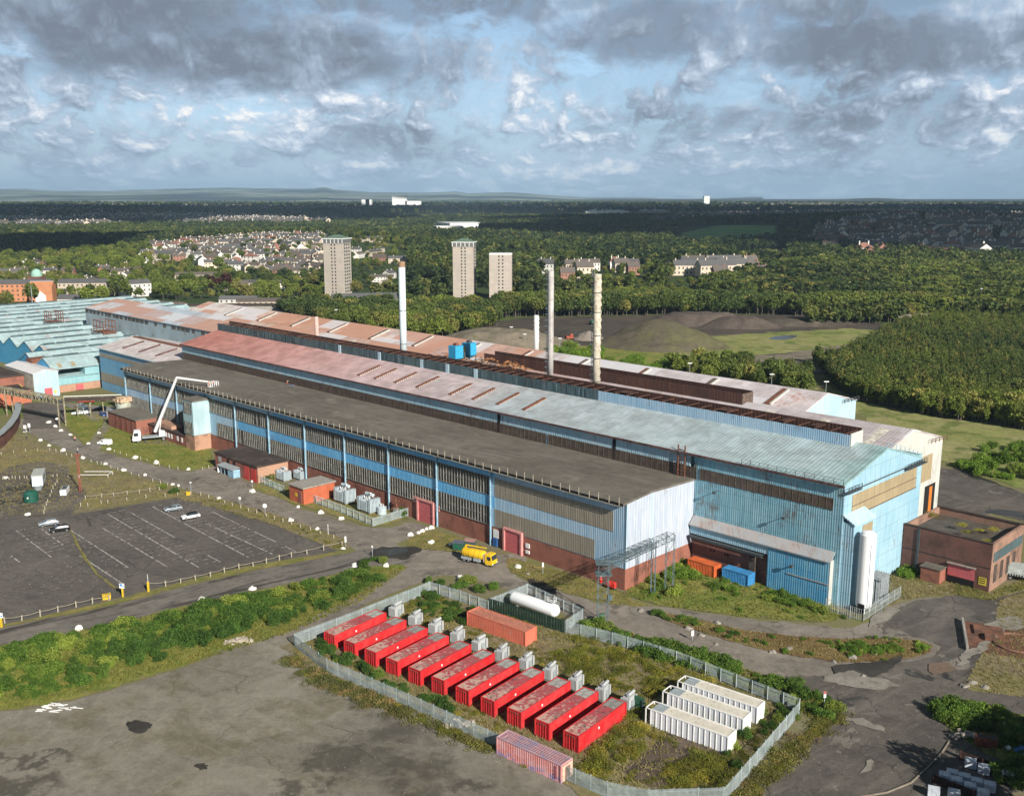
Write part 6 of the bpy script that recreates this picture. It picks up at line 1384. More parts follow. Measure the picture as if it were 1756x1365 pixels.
RK += Z0(550, 700, 4.39, [(675, 955), (735, 940), (765, 928), (795, 912), (830, 905), (832, 1015), (975, 1032), (170, 1060), (460, 1150), (255, 1188), (1050, 1278), (490, 1190), (1485, 1200)])
RK += [(32, 1110), (135, 1080)]
wh_lab = {0: 'on the lawn by the entrance road', 1: 'along the road edge above the car park', 2: 'between the road and the brick store', 3: 'at the road junction near the tanker'}
def near_label(px, py):
    if py < 790 and px < 240: return 'whitewashed boulder on the grass by the entrance road'
    if px < 500 and py < 900: return 'whitewashed boulder on the verge above the car park'
    if px < 640: return 'whitewashed boulder beside the road in front of the transformers' if py < 920 else 'whitewashed boulder lying in the scrub strip'
    return 'whitewashed boulder at the grass edge of the junction'
for i, (px, py) in enumerate(RK):
    o = bpy.data.objects.new('boulder', rocks[i % 4]); COL.objects.link(o); o.location = G(px, py); s = R.uniform(.42, .72) * (1.15 if py < 800 else 1); o.scale = (s * 1.25, s * 1.1, s * 1.7); o.rotation_euler = (0, 0, R.uniform(0, 6))
    tag(o, near_label(px, py), 'boulder', 'whitewashed boulders lining the roads')
RG = [(1099, 1047), (1180, 1078), (1203, 1090), (1228, 1105), (1325, 1118), (1355, 1112), (1430, 1135), (1462, 1128), (1500, 1122), (1060, 1095), (1228, 1130), (1655, 1178), (1668, 1172), (1690, 1180), (905, 985), (1480, 1160), (770, 1020), (745, 1010), (1230, 1008 + 60)]
for i, (px, py) in enumerate(RG):
    o = bpy.data.objects.new('rock', rocks_g[i % 3]); COL.objects.link(o); o.location = G(px, py); s = R.uniform(.4, .8); o.scale = (s * 1.2, s, s); o.rotation_euler = (0, 0, R.uniform(0, 6))
    tag(o, 'grey rock in the rough grass beside the works road', 'rock', 'grey rocks on the verges')
# rows of wooden posts
def post_row(label, pts, h=1.0, rope=True, mat=None, w=.09, off=0):
    f = root('post_fence', label, 'post fence', (0, 0, 0)); me = None; P = [G(*p) for p in pts]
    for p in P:
        if me is None: m = MB(); m.box(-w, w, -w, w, 0, 1); o = m.build('post', mat or M['wood'], f, loc=p); me = o.data
        else: o = bpy.data.objects.new('post', me); COL.objects.link(o); o.parent = f; o.location = p
        o.scale = (1, 1, h * R.uniform(.85, 1.1)); o.rotation_euler = (R.uniform(-.06, .06), R.uniform(-.06, .06), 0)
    if rope:
        m = MB()
        for p, q in zip(P, P[1:]):
            if (q - p).length > 14: continue
            a_ = p + Vector((0, 0, h * .8)); b_ = q + Vector((0, 0, h * .8)); c_ = (a_ + b_) / 2 - Vector((0, 0, .15)); m.tube(a_, c_, .05, 4, cap=False); m.tube(c_, b_, .05, 4, cap=False)
        m.build('rail', plain('rail_wood', (.30, .27, .20)) if 'rail_wood' not in bpy.data.materials else bpy.data.materials['rail_wood'], f)
    return f
z3 = lambda pts: Z0(0, 750, 3.512, pts)
post_row('row of pale posts with sagging rail along the lower right car park edge', z3([(895, 905), (998, 900), (1088, 880), (1178, 862), (1268, 842), (1353, 818), (1440, 795), (1525, 780), (1605, 762), (1683, 740), (1756, 722), (1850, 705), (1950, 680), (2060, 655)]), 1.3)
post_row('row of pale posts with a rail along the lower left edge of the car park', z3([(30, 1118), (132, 1106), (243, 1078), (350, 1052), (460, 1024), (558, 1002), (658, 982)]), 1.3)
post_row('row of short posts between the entrance road and the car park', z3([(338, 88), (365, 92), (400, 108), (433, 118), (495, 125), (550, 150), (586, 160), (610, 163), (668, 185), (710, 200), (792, 225), (838, 238), (920, 265), (967, 282), (1010, 292), (1075, 300), (1210, 352), (1258, 368), (1308, 380), (1353, 398), (1400, 415), (1450, 428), (1497, 446), (1547, 460), (1605, 480), (1653, 495), (1705, 512), (1756, 528), (1810, 545), (1870, 562), (1930, 585), (2010, 610)]), 1.0, False)
post_row('double row of posts on the rough ground above the car park', z3([(515, 372), (613, 362), (685, 356), (767, 345), (840, 338), (903, 328), (960, 318)]), 1.1)
post_row('row of posts at the top kerb of the car park', z3([(487, 415), (530, 415), (610, 400), (650, 398), (765, 382), (880, 365), (995, 358), (1070, 350), (1150, 345)]), 1.0, False)
post_row('row of posts along the far side of the entrance road', z3([(690, 90), (725, 100), (763, 112), (848, 135), (887, 145), (960, 170), (1020, 185), (1072, 195), (1220, 195), (1258, 187)]), 1.0, False)
post_row('row of posts at the left edge, above the white cabin', z3([(8, 108), (82, 95), (155, 88), (227, 84), (300, 80)]), 1.0, False)
post_row('row of posts behind the green tank and white cabin', z3([(18, 255), (55, 256), (75, 250), (93, 252), (120, 252), (148, 248), (163, 252), (320, 240), (345, 238), (410, 240)]), 1.0, False)
post_row('posts with a rail down the side of the weighbridge ramp', z3([(345, 275), (335, 292), (320, 312), (312, 335), (303, 358), (288, 392), (280, 412), (270, 442), (265, 462)]), 1.1)
# signs
def sign(label, px, py, h, w_, hh, col, post=None, name='road_sign', rz=0.0, disc=False, board2=None):
    t = root(name, label, 'sign', G(px, py), rz); m = MB(); m.box(-.05, .05, -.05, .05, 0, h); m.build('post', post or M['steel_grey'], t)
    m = MB()
    if disc: m.tube((0, -.09, h), (0, -.06, h), w_, 16)
    else: m.box(-w_ / 2, w_ / 2, -.1, -.06, h - hh, h)
    m.build('board', col, t)
    if board2: m = MB(); m.box(-w_ * .4, w_ * .4, -.1, -.06, h - hh - .7, h - hh - .1); m.build('plate', board2, t)
    return t
SW = plain('sign_white', (.75, .75, .74), .4); SB = plain('sign_blue', (.02, .18, .50), .4); SY = plain('post_yellow', (.62, .42, .03), .5)
for (px, py), lb in (((211, 1023), 'yellow gate post with blue and white sign, left of the car park exit'), ((3, 1075), 'yellow post with a white sign at the left edge below the car park')):
    t = root('gate_post', lb, 'gate post', G(px, py)); m = MB(); m.box(-.16, .16, -.16, .16, 0, 2.0); m.build('post', SY, t); m = MB(); m.box(-.5, .5, -.22, -.18, 1.9, 2.9); b_ = m.build('board', SW, t); m = MB(); m.box(-.38, .05, -.24, -.22, 2.3, 2.8); m.box(.1, .38, -.24, -.22, 2.1, 2.4); m.build('symbol', SB, b_)
t = root('gate_post', 'plain yellow gate post with a thin mast at the right of the car park exit', 'gate post', G(255, 1015)); m = MB(); m.box(-.18, .18, -.18, .18, 0, 2.2); m.build('post', SY, t); m = MB(); m.tube((0, 0, 2.2), (0, 0, 3.8), .05, 5); m.build('mast', SW, t)
t = root('yellow_grit_bin', 'yellow grit bin beside the lower car park fence', 'grit bin', G(183, 1027), .4); m = MB(); m.box(-.75, .75, -.45, .45, 0, .9, taper=1.1); m.build('body', SY, t); m = MB(); m.box(-.85, .85, -.5, .5, .92, 1.05); m.build('lid', plain('lid_yellow', (.55, .38, .03)), t)
sign('white disc sign on a post among the verge posts', 455, 884, 2.6, .55, 1, SW, disc=True)
sign('tall thin signpost at the bend of the verge posts, beside the yellow box', 328, 846, 3.2, .6, .25, SW)
sign('white square board on a short post by the top of the verge', 307, 842, 1.9, .6, .5, SW)
sign('small white sign on a post below the brick store', 433, 838, 2.4, .5, .5, SW)
sign('white sign on a thin post in front of the verge, right of the disc sign', 412, 868, 2.5, .6, .6, SW)
sign('narrow white signpost at the junction corner', 593, 938, 2.6, .4, 1.4, SW)
sign('tall grey signpost at the puddle', 639, 956, 2.8, .3, .4, SW)
sign('white signpost on the verge before the brick foot of the shed', 931, 984, 2.6, .35, 1.0, SW)
sign('white sign under a red one, on a post in scrub by the wet junction', 1413, 1212, 2.7, .5, .35, plain('sign_red_edge', (.42, .12, .10)), board2=SW)
sign('leaning white sign by the road behind the compound fence', 1187, 1098, 2.0, .5, 1.1, SW, rz=.3)
sign('tall grey post with a yellow foot at the end of the verge', 563, 917, 2.6, .15, .2, SW, post=SW)
t = root('yellow_marker', 'yellow box by the bend of the verge posts', 'marker', G(323, 849)); m = MB(); m.box(-.5, .5, -.3, .3, 0, 1.0); m.build('box', SY, t)
for i, (px, py) in enumerate(((323, 1) and (400, 869), (430, 878), (240, 820))): pass
# red mast, frame, cabin, green tank, booth
t = root('red_mast', 'tall slim rust-red mast with lamps on top, above the car park', 'mast', G(138, 844)); m = MB(); m.tube((-.22, 0, 0), (-.22, 0, 10.8), .09, 5); m.tube((.22, 0, 0), (.22, 0, 10.8), .09, 5)
z = .5
while z < 10.6: m.tube((-.22, 0, z), (.22, 0, z + .5), .04, 4, cap=False); z += .5
m.build('mast', plain('mast_red', (.30, .07, .05), .7), t); m = MB(); m.box(-.9, .9, -.1, .1, 10.0, 10.15); m.box(-.9, -.5, -.35, .1, 10.1, 10.6); m.box(.5, .9, -.35, .1, 10.1, 10.6); m.build('floodlight', M['rustsolid'], t)
t = root('pipe_barrier', 'low white pipe frame beside the red mast', 'barrier', G(160, 820)); m = MB()
for y in (0, 3.5): m.tube((-4.0, y, 1.0), (4.2, y, 1.0), .09, 5)
m.tube((4.2, 0, 1), (4.2, 3.5, 1), .09, 5)
for x, y in ((4.2, 0), (4.2, 3.5), (-4, 0)): m.tube((x, y, 0), (x, y, 1), .07, 5)
m.build('frame', M['white'], t)
t = root('site_cabin', 'white site cabin with a grey roof beside the green tank', 'cabin', G(66, 838), math.radians(19))
m = MB(); m.box(-1.35, 1.35, -1, 6.6, 1.0, 3.9); m.build('wall', plain('cabin_white', (.56, .62, .64), .5, var=.06), t); m = MB(); m.box(-1.5, 1.5, -1.2, 6.8, 3.9, 4.05); m.build('roof', plain('cabin_roof', (.38, .40, .37), .8), t)
m = MB(); m.box(-1.2, 1.2, -.8, 6.4, 0, 1.0); m.build('skirt', M['steel_dark'], t); m = MB(); m.box(1.35, 1.4, 1.2, 2.2, 2.0, 3.2); m.box(1.35, 1.4, 3.4, 4.4, 2.0, 3.2); m.build('window', GLS, t)
m = MB()
for i in range(5): m.box(-.6, .8, -1.3 - .3 * i, -1.0 - .3 * i, .8 - .2 * i, .9 - .2 * i)
railing(m, [(.9, -2.6, 0), (.9, -1.0, 1.0)], 1.0, .6, .04); m.build('steps', M['galv'], t)
t = root('green_tank', 'round dark green plastic tank in front of the white site cabin', 'tank', G(54, 860)); m = MB(); m.lathe([(1.75, 0), (1.8, .3), (1.8, 2.4), (1.3, 2.9), (.4, 3.05)], 20); [m.lathe([(1.84, z), (1.86, z + .08), (1.84, z + .16)], 20) for z in (.6, 1.2, 1.8)]
m.build('shell', plain('tank_dark_green', (.015, .085, .06), .5), t); m = MB(); m.box(-.2, .2, -1.88, -1.8, 1.3, 1.7); m.build('label', SW, t)
t = root('weighbridge_booth', 'small white booth with dark panels on the weighbridge ramp', 'booth', G(110, 848), math.radians(13)); m = MB(); m.box(-.8, .8, -1.2, 3.6, 0, 1.5); m.build('wall', M['white'], t); m = MB(); [m.box(-.6, .6, y, y + .9, 1.5, 1.65) for y in (-.2, .9, 2.0)]; m.build('roof_panel', M['steel_dark'], t)
t = root('red_bin_pair', 'dark green wheeled skip with a pale lid, left of the pair behind the tanker', 'skip', G(787, 943), math.radians(-15)); m = MB(); m.box(-1.1, 1.1, -.8, .8, .3, 1.9, taper=1.15); m.build('body', plain('skip_green', (.015, .10, .055), .5, var=.3, dirt=(.07, .08, .10), dirt_amt=.9), t); m = MB(); m.box(-1.3, 1.3, -1, .9, 1.9, 2.05); m.build('lid', plain('lid_slate', (.10, .12, .16)), t); t.name = 'wheeled_skip'
t = root('wheeled_skip', 'dark wheeled skip with a pinkish lid, right of the pair behind the tanker', 'skip', G(806, 940), math.radians(-15)); m = MB(); m.box(-1.1, 1.1, -.8, .8, .3, 1.9, taper=1.15); m.build('body', plain('skip_dark', (.06, .08, .09), .5, var=.3), t); m = MB(); m.box(-1.3, 1.3, -1, .9, 1.9, 2.05); m.build('lid', plain('lid_pink', (.40, .22, .20)), t)
# transformers by the substation
M['tx_pale'] = plain('tx_pale', (.42, .50, .54), .45, var=.12, dirt=(.3, .26, .2), dirt_amt=.1)
def big_tx(label, px, py, s=1.0):
    t = root('large_transformer', label, 'transformer', G(px, py), RZ, 'grey transformers along the shed'); m = MB(); m.box(-1.3, 1.3, -1.0, 1.0, .5, 3.0); m.build('body', M['tx_pale'], t)
    for x in (-2.4, 1.5):
        m = MB(); [m.box(x, x + .9, -1.5 + j * .38, -1.5 + j * .38 + .22, .6, 3.6) for j in range(8)]; m.build('radiator', M['tx_pale'], t)
    m = MB(); [m.box(-1.2 + j * .5, -1.2 + j * .5 + .3, -1.5, -1.0, .7, 3.0) for j in range(5)]; m.build('front_fins', M['tx_pale'], t)
    m = MB(); m.tube((-1.2, .2, 4.2), (1.4, .2, 4.2), .42, 10); m.build('conservator', M['tx_pale'], t)
    m = MB(); [m.tube((-.8 + j * .8, -.4, 3.0), (-.8 + j * .8, -.6, 4.0), .14, 8, .07) for j in range(3)]; m.tube((0, .2, 3.0), (1.2, -.3, 4.8), .2, 6); m.build('bushings', M['white'], t)
    m = MB(); m.box(-1.6, 1.6, -1.2, 1.2, 0, .5); m.build('plinth', M['concrete'], t); t.scale = (s,) * 3
big_tx('grey finned transformer against the shed, left of the two big ones', 592, 862, 1.12); big_tx('grey finned transformer nearest the fence corner, right of the two big ones', 633, 878, 1.12); big_tx('smaller grey transformer behind the brick store', 487, 824, .85); big_tx('small grey transformer between the brick store and the substation', 515, 822, .75)
t = root('low_transformer', 'low drum-shaped grey transformer beside the fence corner', 'transformer', G(655, 882), RZ); m = MB(); m.lathe([(1.2, .2), (1.2, 2.0), (.4, 2.2)], 14); m.build('drum', M['tx_pale'], t); m = MB(); [m.tube((-.6 + i * .6, 0, 2.0), (-.6 + i * .6, 0, 2.9), .09, 6) for i in range(3)]; m.build('bushings', M['white'], t)
t = root('rusty_stump', 'rusty pipe head on a pale block beside the pink shutter', 'pipe head', G(681, 882), RZ); m = MB(); m.box(-.7, .7, -.7, .7, 0, 1.6); m.build('block', M['concrete'], t); m = MB(); m.tube((0, 0, 1.6), (-.3, 0, 3.4), .25, 6); m.tube((-.3, 0, 3.2), (-.9, .3, 3.8), .3, 6); m.tube((-.2, 0, 2.9), (.6, .2, 3.6), .25, 6); m.build('pipe', M['rustsolid'], t)
palisade('palisade_fence', 'palisade fence in front of the grey transformers, with a corner towards the pink shutter', [G(702, 884), G(640, 903), G(586, 880), G(533, 860)], 2.3, M['pale_l'])
palisade('palisade_fence', 'short palisade length between the brick store and the orange substation', [G(488, 846), G(446, 828)], 2.2, M['pale_l'])
# litter of broken boards in the yard
t = root('broken_boards', 'scatter of broken white boards at the edge of the gravel yard', 'boards', G(98, 1214)); m = MB(); rr = random.Random(8)
for i in range(26): x, y = rr.uniform(-3, 3), rr.uniform(-1.6, 1.6); a_ = rr.uniform(-.3, .4); l = rr.uniform(.5, 1.6); m.tube((x, y, .12), (x + l * math.cos(a_), y + l * math.sin(a_), .14), .07, 4)
m.build('boards', M['white'], t)
for (px, py), lb in (((785, 1243), 'small heap of pale rubble at the foot of the compound fence'), ((410, 1100), 'small pale rubble heap on the kerb of the scrub strip'), ((1655, 1262), 'pale pile of cut stones between the bushes near the crates')):
    t = root('rubble_heap', lb, 'rubble', G(px, py)); m = MB()
    for i in range(60): x, y = rr.gauss(0, 1.1), rr.gauss(0, .6); s = rr.uniform(.1, .28); z = max(0, .5 - abs(x) * .3); m.box(x - s, x + s, y - s, y + s, z * rr.random(), z * rr.random() + s * 1.4)
    m.build('stones', plain('rubble_pale', (.42, .37, .30), .9, var=.35) if 'rubble_pale' not in bpy.data.materials else bpy.data.materials['rubble_pale'], t)
# crates at the lower right
CRW = plain('crate_pale', (.50, .54, .60), .6, var=.25, scale=3); CRB = plain('crate_rack', (.05, .025, .02), .8)
def crate(label, px, py, s=1.0):
    t = root('white_crate', label, 'crate', G(px, py), math.radians(-22), 'pale wrapped crates at the lower right'); m = MB(); m.box(-.65, .65, -.5, .5, .15, 1.15); m.build('load', CRW, t); m = MB(); m.box(-.7, .7, -.55, .55, 0, .15); m.build('pallet', CRB, t); t.scale = (s,) * 3; return t
zz = lambda p: Z0(1560, 1160, 6.658, p)
CR = [((690, 1040), 'pale crate alone in the upper row, at its left end'), ((840, 1110), 'pale crate in the upper row, right of the lone one'), ((1115, 1190), 'pale crate in the upper row beside the bushes'), ((480, 1170), 'pale crate at the left end of the middle row'), ((620, 1215), 'second pale crate of the middle row'), ((760, 1270), 'third pale crate of the middle row'), ((905, 1310), 'fourth pale crate of the middle row'),
      ((395, 1200), 'flat pale crate on the rack edge, left end'), ((530, 1255), 'flat pale crate on the rack edge, middle'), ((680, 1320), 'flat pale crate on the rack edge, right end'), ((270, 1370), 'pale crate at the bottom edge, leftmost'), ((500, 1400), 'pale crate at the bottom edge, next to the leftmost'), ((830, 1395), 'pale crate at the bottom edge, right of the rack')]
for p_, lb in CR: q = zz([p_])[0]; crate(lb, q[0], q[1], 1.15)
for p_, q_, lb in (((270, 1200), (740, 1390), 'long dark rust rack in front of the middle row of crates'), ((580, 930), (1100, 1110), 'long dark rust rack behind the upper row of crates')):
    a_, b_ = [G(*zz([c_])[0]) for c_ in (p_, q_)]; d = (b_ - a_); t = root('steel_rack', lb, 'rack', a_, math.atan2(d.y, d.x)); m = MB(); m.box(0, d.length, -.06, .06, 0, 1.1); m.box(0, d.length, -.5, -.4, 0, .3); m.build('side', CRB, t); m = MB(); [m.box(x - .08, x + .08, -.5, .1, 0, 1.3) for x in (0, d.length / 2, d.length)]; m.build('posts', CRB, t)
q = zz([(870, 790)])[0]; t = root('rust_box', 'open rust-brown steel skip between the bushes and the crates', 'skip', G(*q), math.radians(-20)); m = MB(); m.box(-1.5, 1.5, -.8, .8, 0, 1.5); m.build('body', plain('skip_rust', (.17, .045, .025), .8, var=.2), t); m = MB(); m.box(-1.35, 1.35, -.65, .65, 1.4, 1.52); m.build('load', M['felt_dark'], t)
t = root('rust_pit', 'round rusty steel ring and red plates lying at the right edge', 'scrap', G(1745, 1105), math.radians(-20)); m = MB()
for i in range(28):
    a_, b_ = 2 * math.pi * i / 28, 2 * math.pi * (i + 1) / 28; m.tube((4 * math.cos(a_), 4 * math.sin(a_), .3), (4 * math.cos(b_), 4 * math.sin(b_), .3), .22, 5)
m.build('ring', plain('ring_rust', (.20, .11, .07), .8), t); m = MB(); m.box(-7, -2, 2, 6, .1, .5); m.box(-5.4, -3.6, -.5, 1.6, .2, .8); m.box(-8.5, 3, -6, 7.5, .05, .12); m.build('plates', plain('plate_red', (.16, .07, .045), .9, var=.4, scale=.4, dirt=(.07, .055, .04), dirt_amt=1.2), t)
m = MB(); m.box(-8.9, -8.5, -6, 7.5, 0, .9); m.build('kerb', M['concrete'], t)
q1, q2 = G(1455, 1365), G(1610, 1285)
t = root('low_kerb_wall', 'thin curved pale kerb round the corner above the crates', 'kerb', (0, 0, 0)); m = MB(); P_ = [G(*p) for p in ((1470, 1368), (1520, 1360), (1562, 1343), (1590, 1318), (1615, 1292), (1628, 1272))]
for a_, b_ in zip(P_, P_[1:]): m.tube(a_ + Vector((0, 0, .15)), b_ + Vector((0, 0, .15)), .14, 4)
m.build('kerb', plain('kerb_grey', (.22, .19, .15), .9), t)
t = root('white_sack', 'small white sack on the dark ground beside the blue one', 'sack', G(1727, 1283)); m = MB(); m.v = [tuple(v.co * .6) for v in rocks[1].vertices]; m.f = [tuple(p.vertices) for p in rocks[1].polygons]; m.m = [0] * len(m.f); m.build('sack', M['white'], t)
t = root('blue_tarp', 'blue tarpaulin bundle at the right edge', 'tarpaulin', G(1752, 1288)); m = MB(); m.v = [tuple(Vector(v.co) * 1.1) for v in rocks[2].vertices]; m.f = [tuple(p.vertices) for p in rocks[2].polygons]; m.m = [0] * len(m.f); m.build('sheet', plain('tarp_blue', (.05, .15, .42)), t)

# ================================================================== PEOPLE
def person(label, loc, rz, top, legs, hat=None, bend=0, carry=None):
    """standing adult as one skinned body, with clothes by region; bend = lean of the trunk in radians"""
    sb = math.sin(bend); cb = math.cos(bend)
    def T(x, z): return (x + (z - .95) * sb, (.95 + (z - .95) * cb))
    V = {}; 
    def P3(x, y, z): 
        if z > .95: xx, zz_ = T(x, z); return (xx, y, zz_)
        return (x, y, z)
    pts = [P3(0, 0, .95), P3(0, 0, 1.18), P3(0, 0, 1.42), P3(0, 0, 1.52), P3(.02, 0, 1.62), P3(.02, 0, 1.75),
           (0, .10, .88), (.03, .11, .48), (-.03, .12, .08), (.10, .12, .04), (0, -.10, .88), (.10, -.11, .48), (.06, -.12, .08), (.19, -.12, .04),
           P3(0, .19, 1.42), P3(.05, .26, 1.14), P3(.20, .24, .96) if not bend else P3(.1, .25, .92), P3(.27, .23, .93) if not bend else P3(.15, .25, .84),
           P3(0, -.19, 1.42), P3(.02, -.27, 1.14), P3(.14, -.26, .92), P3(.20, -.25, .86)]
    edges = [(0, 1), (1, 2), (2, 3), (3, 4), (4, 5), (0, 6), (6, 7), (7, 8), (8, 9), (0, 10), (10, 11), (11, 12), (12, 13), (2, 14), (14, 15), (15, 16), (16, 17), (2, 18), (18, 19), (19, 20), (20, 21)]
    rad = [.15, .145, .16, .065, .10, .085, .095, .065, .05, .045, .095, .065, .05, .045, .07, .05, .04, .035, .07, .05, .04, .035]
    me = bpy.data.meshes.new('person'); me.from_pydata(pts, edges, []); o = bpy.data.objects.new('person', me); COL.objects.link(o)
    sk = o.modifiers.new('skin', 'SKIN'); sk.use_smooth_shade = True
    for v, r_ in zip(me.skin_vertices[0].data, rad): v.radius = (r_, r_)
    me.skin_vertices[0].data[0].use_root = True
    sbm = o.modifiers.new('sub', 'SUBSURF'); sbm.levels = 1; sbm.render_levels = 1
    mt, k, b = newmat('person_clothes'); _, _, z = k.sep(coord(k))
    col = k.mix(k.math('GREATER_THAN', z, .97), legs, top); col = k.mix(k.math('GREATER_THAN', z, T(0, 1.52)[1]), col, (.45, .26, .18)); col = k.mix(k.math('GREATER_THAN', z, T(0, 1.7)[1]), col, hat or (.05, .03, .02))
    col = k.mix(k.math('LESS_THAN', z, .10), col, (.02, .02, .02))
    k.put(b, 'Base Color', col); b.inputs['Roughness'].default_value = .8; me.materials.append(mt)
    o.location = loc; o.rotation_euler = (0, 0, rz); tag(o, label, 'person')
    if hat:
        m = MB(); hx, hz = T(.02, 1.72); m.lathe([(.16, 0), (.125, .02), (.11, .09), (.03, .13)], 12, (hx, 0, hz)); m.build('hard_hat', plain('hat_' + str(round(hat[0], 2)), hat, .4), o)
    return o
person('person in an orange hi-vis jacket stooping over tools on the brown roof', G(492, 662, 19.3), math.radians(-10), (.75, .20, .06), (.06, .07, .12), (.8, .8, .78), bend=.5)
t = root('tool_bag', 'dark bag of tools on the brown roof beside the stooping worker', 'bag', G(500, 662, 19.32), .2); m = MB(); m.box(-.9, .9, -.35, .35, 0, .4, taper=.85); m.build('bag', plain('bag_slate', (.08, .10, .15)), t); m = MB(); m.tube((-.5, 0, .4), (.5, 0, .5), .06, 5); m.build('handle', M['black'], t)
person('person in pale orange top and dark trousers walking on the entrance road', G(129, 757), math.radians(-80), (.60, .30, .20), (.03, .03, .04))
person('person in a grey jacket near the row of posts by the entrance road', G(134, 778), math.radians(160), (.30, .31, .33), (.05, .05, .06), (.8, .8, .8))
person('person in dark clothes standing under the white signs by the curved wall', G(46, 753), math.radians(-20), (.10, .11, .12), (.04, .04, .05))
person('person in a red jacket riding in the white platform basket', basket_floor + Vector((.1, 0, .02)), math.radians(-60), (.55, .10, .05), (.05, .06, .10), (.8, .8, .8))
sign('white board on a post, left of the pair by the curved wall', 44, 744, 3.0, 1.0, 1.2, SW); sign('white board on a post, right of the pair by the curved wall', 51, 742, 3.2, .9, 1.3, SW)
sign('square white sign standing on the lawn behind the platform truck', 232, 735, 2.0, 1.1, 1.0, SW)
t = root('portable_drum', 'pale blue drum beside the round tank and annexes', 'drum', G(228, 728)); m = MB(); m.tube((-1.0, 0, 1.1), (1.0, 0, 1.1), .9, 14); m.build('drum', plain('drum_blue', (.25, .42, .52), .5, var=.3), t); m = MB(); m.box(-.9, .9, -.7, .7, 0, .4); m.build('cradle', M['steel_dark'], t)
# ================================================================== VEGETATION
def EL(x, y):        # gentle rises in the land behind the works
    if y < 780: return 0.0
    S_ = lambda t: (lambda u: u * u * (3 - 2 * u))(max(0.0, min(1.0, t)))
    e = 26 * S_((y - 1120) / 850) * math.exp(-((x - 880) / 560) ** 2) * math.exp(-(max(0, y - 2150) / 650) ** 2)
    e = max(e, 15 * S_((y - 880) / 520) * math.exp(-((x + 330) / 250) ** 2) * math.exp(-(max(0, y - 1450) / 350) ** 2))
    return max(e, 8 * S_((y - 790) / 140) * math.exp(-((x - 230) / 170) ** 2) * math.exp(-(max(0, y - 960) / 180) ** 2))
def leafmat(name, c, c2, c3=None, tr=.25, rnd=.35, sc=.5):
    m, k, b = newmat(name); co = coord(k, 'Object'); rn = k.node('ShaderNodeObjectInfo').outputs['Random']
    n = k.noise(co, sc, 4, .6); col = k.mix(k.ramp(n, .35, .65), c, c2)
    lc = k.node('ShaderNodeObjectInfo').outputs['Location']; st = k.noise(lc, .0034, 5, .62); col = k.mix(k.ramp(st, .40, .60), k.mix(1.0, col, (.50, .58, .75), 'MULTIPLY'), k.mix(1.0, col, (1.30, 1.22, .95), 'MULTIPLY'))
    if c3: col = k.mix(k.ramp(rn, .72, .98), col, c3)
    col = k.mix(1.0, col, k.mix(k.math('FRACT', k.math('MULTIPLY', rn, 7.3)), (1 - rnd,) * 3, (1 + rnd, 1 + rnd * .9, 1 + rnd * .6)), 'MULTIPLY')
    k.put(b, 'Base Color', col); b.inputs['Roughness'].default_value = .65; b.inputs['Specular IOR Level'].default_value = .2
    t = k.node('ShaderNodeBsdfTranslucent'); k.put(t, 'Color', col); mx = k.node('ShaderNodeMixShader'); mx.inputs[0].default_value = tr
    k.l.new(b.outputs[0], mx.inputs[1]); k.l.new(t.outputs[0], mx.inputs[2])
    out = [n_ for n_ in k.n if n_.type == 'OUTPUT_MATERIAL'][0]; k.l.new(mx.outputs[0], out.inputs[0]); return m
BARK = plain('bark', (.10, .085, .07), .9, var=.3)
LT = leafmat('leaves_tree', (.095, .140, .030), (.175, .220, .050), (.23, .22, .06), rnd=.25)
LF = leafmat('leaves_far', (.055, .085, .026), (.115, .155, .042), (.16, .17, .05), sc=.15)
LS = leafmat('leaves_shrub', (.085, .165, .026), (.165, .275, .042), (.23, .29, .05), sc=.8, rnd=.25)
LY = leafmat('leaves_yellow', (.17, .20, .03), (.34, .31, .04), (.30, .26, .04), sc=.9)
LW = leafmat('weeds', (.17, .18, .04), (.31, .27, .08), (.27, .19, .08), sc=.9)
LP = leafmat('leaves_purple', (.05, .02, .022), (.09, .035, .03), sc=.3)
def leaves(rnd, lobes, n, size, shell=.55):
    """lobes = (x,y,z,rx,ry,rz); returns verts, faces of n leaf clumps spread through the crown"""
    v, f = [], []; tot = sum(l[3] * l[4] * l[5] for l in lobes); ws = [l[3] * l[4] * l[5] / tot for l in lobes]
    for i in range(n):
        l = rnd.choices(lobes, ws)[0]
        d = Vector((rnd.gauss(0, 1), rnd.gauss(0, 1), rnd.gauss(0, 1))).normalized(); r = rnd.uniform(shell, 1.06) ** .7
        c = Vector((l[0] + d.x * l[3] * r, l[1] + d.y * l[4] * r, l[2] + d.z * l[5] * r))
        if c.z < .05: c.z = rnd.uniform(.05, .3)
        s = size * rnd.uniform(.55, 1.3); a = Vector((rnd.gauss(0, 1), rnd.gauss(0, 1), rnd.gauss(0, .7))).normalized(); b = a.cross(Vector((rnd.gauss(0, 1), rnd.gauss(0, 1), rnd.gauss(0, 1)))).normalized()
        o = len(v); v += [c - a * s, c - b * s * .6, c + a * s * .9, c + b * s * .7]; f.append((o, o + 1, o + 2, o + 3))
    return v, f
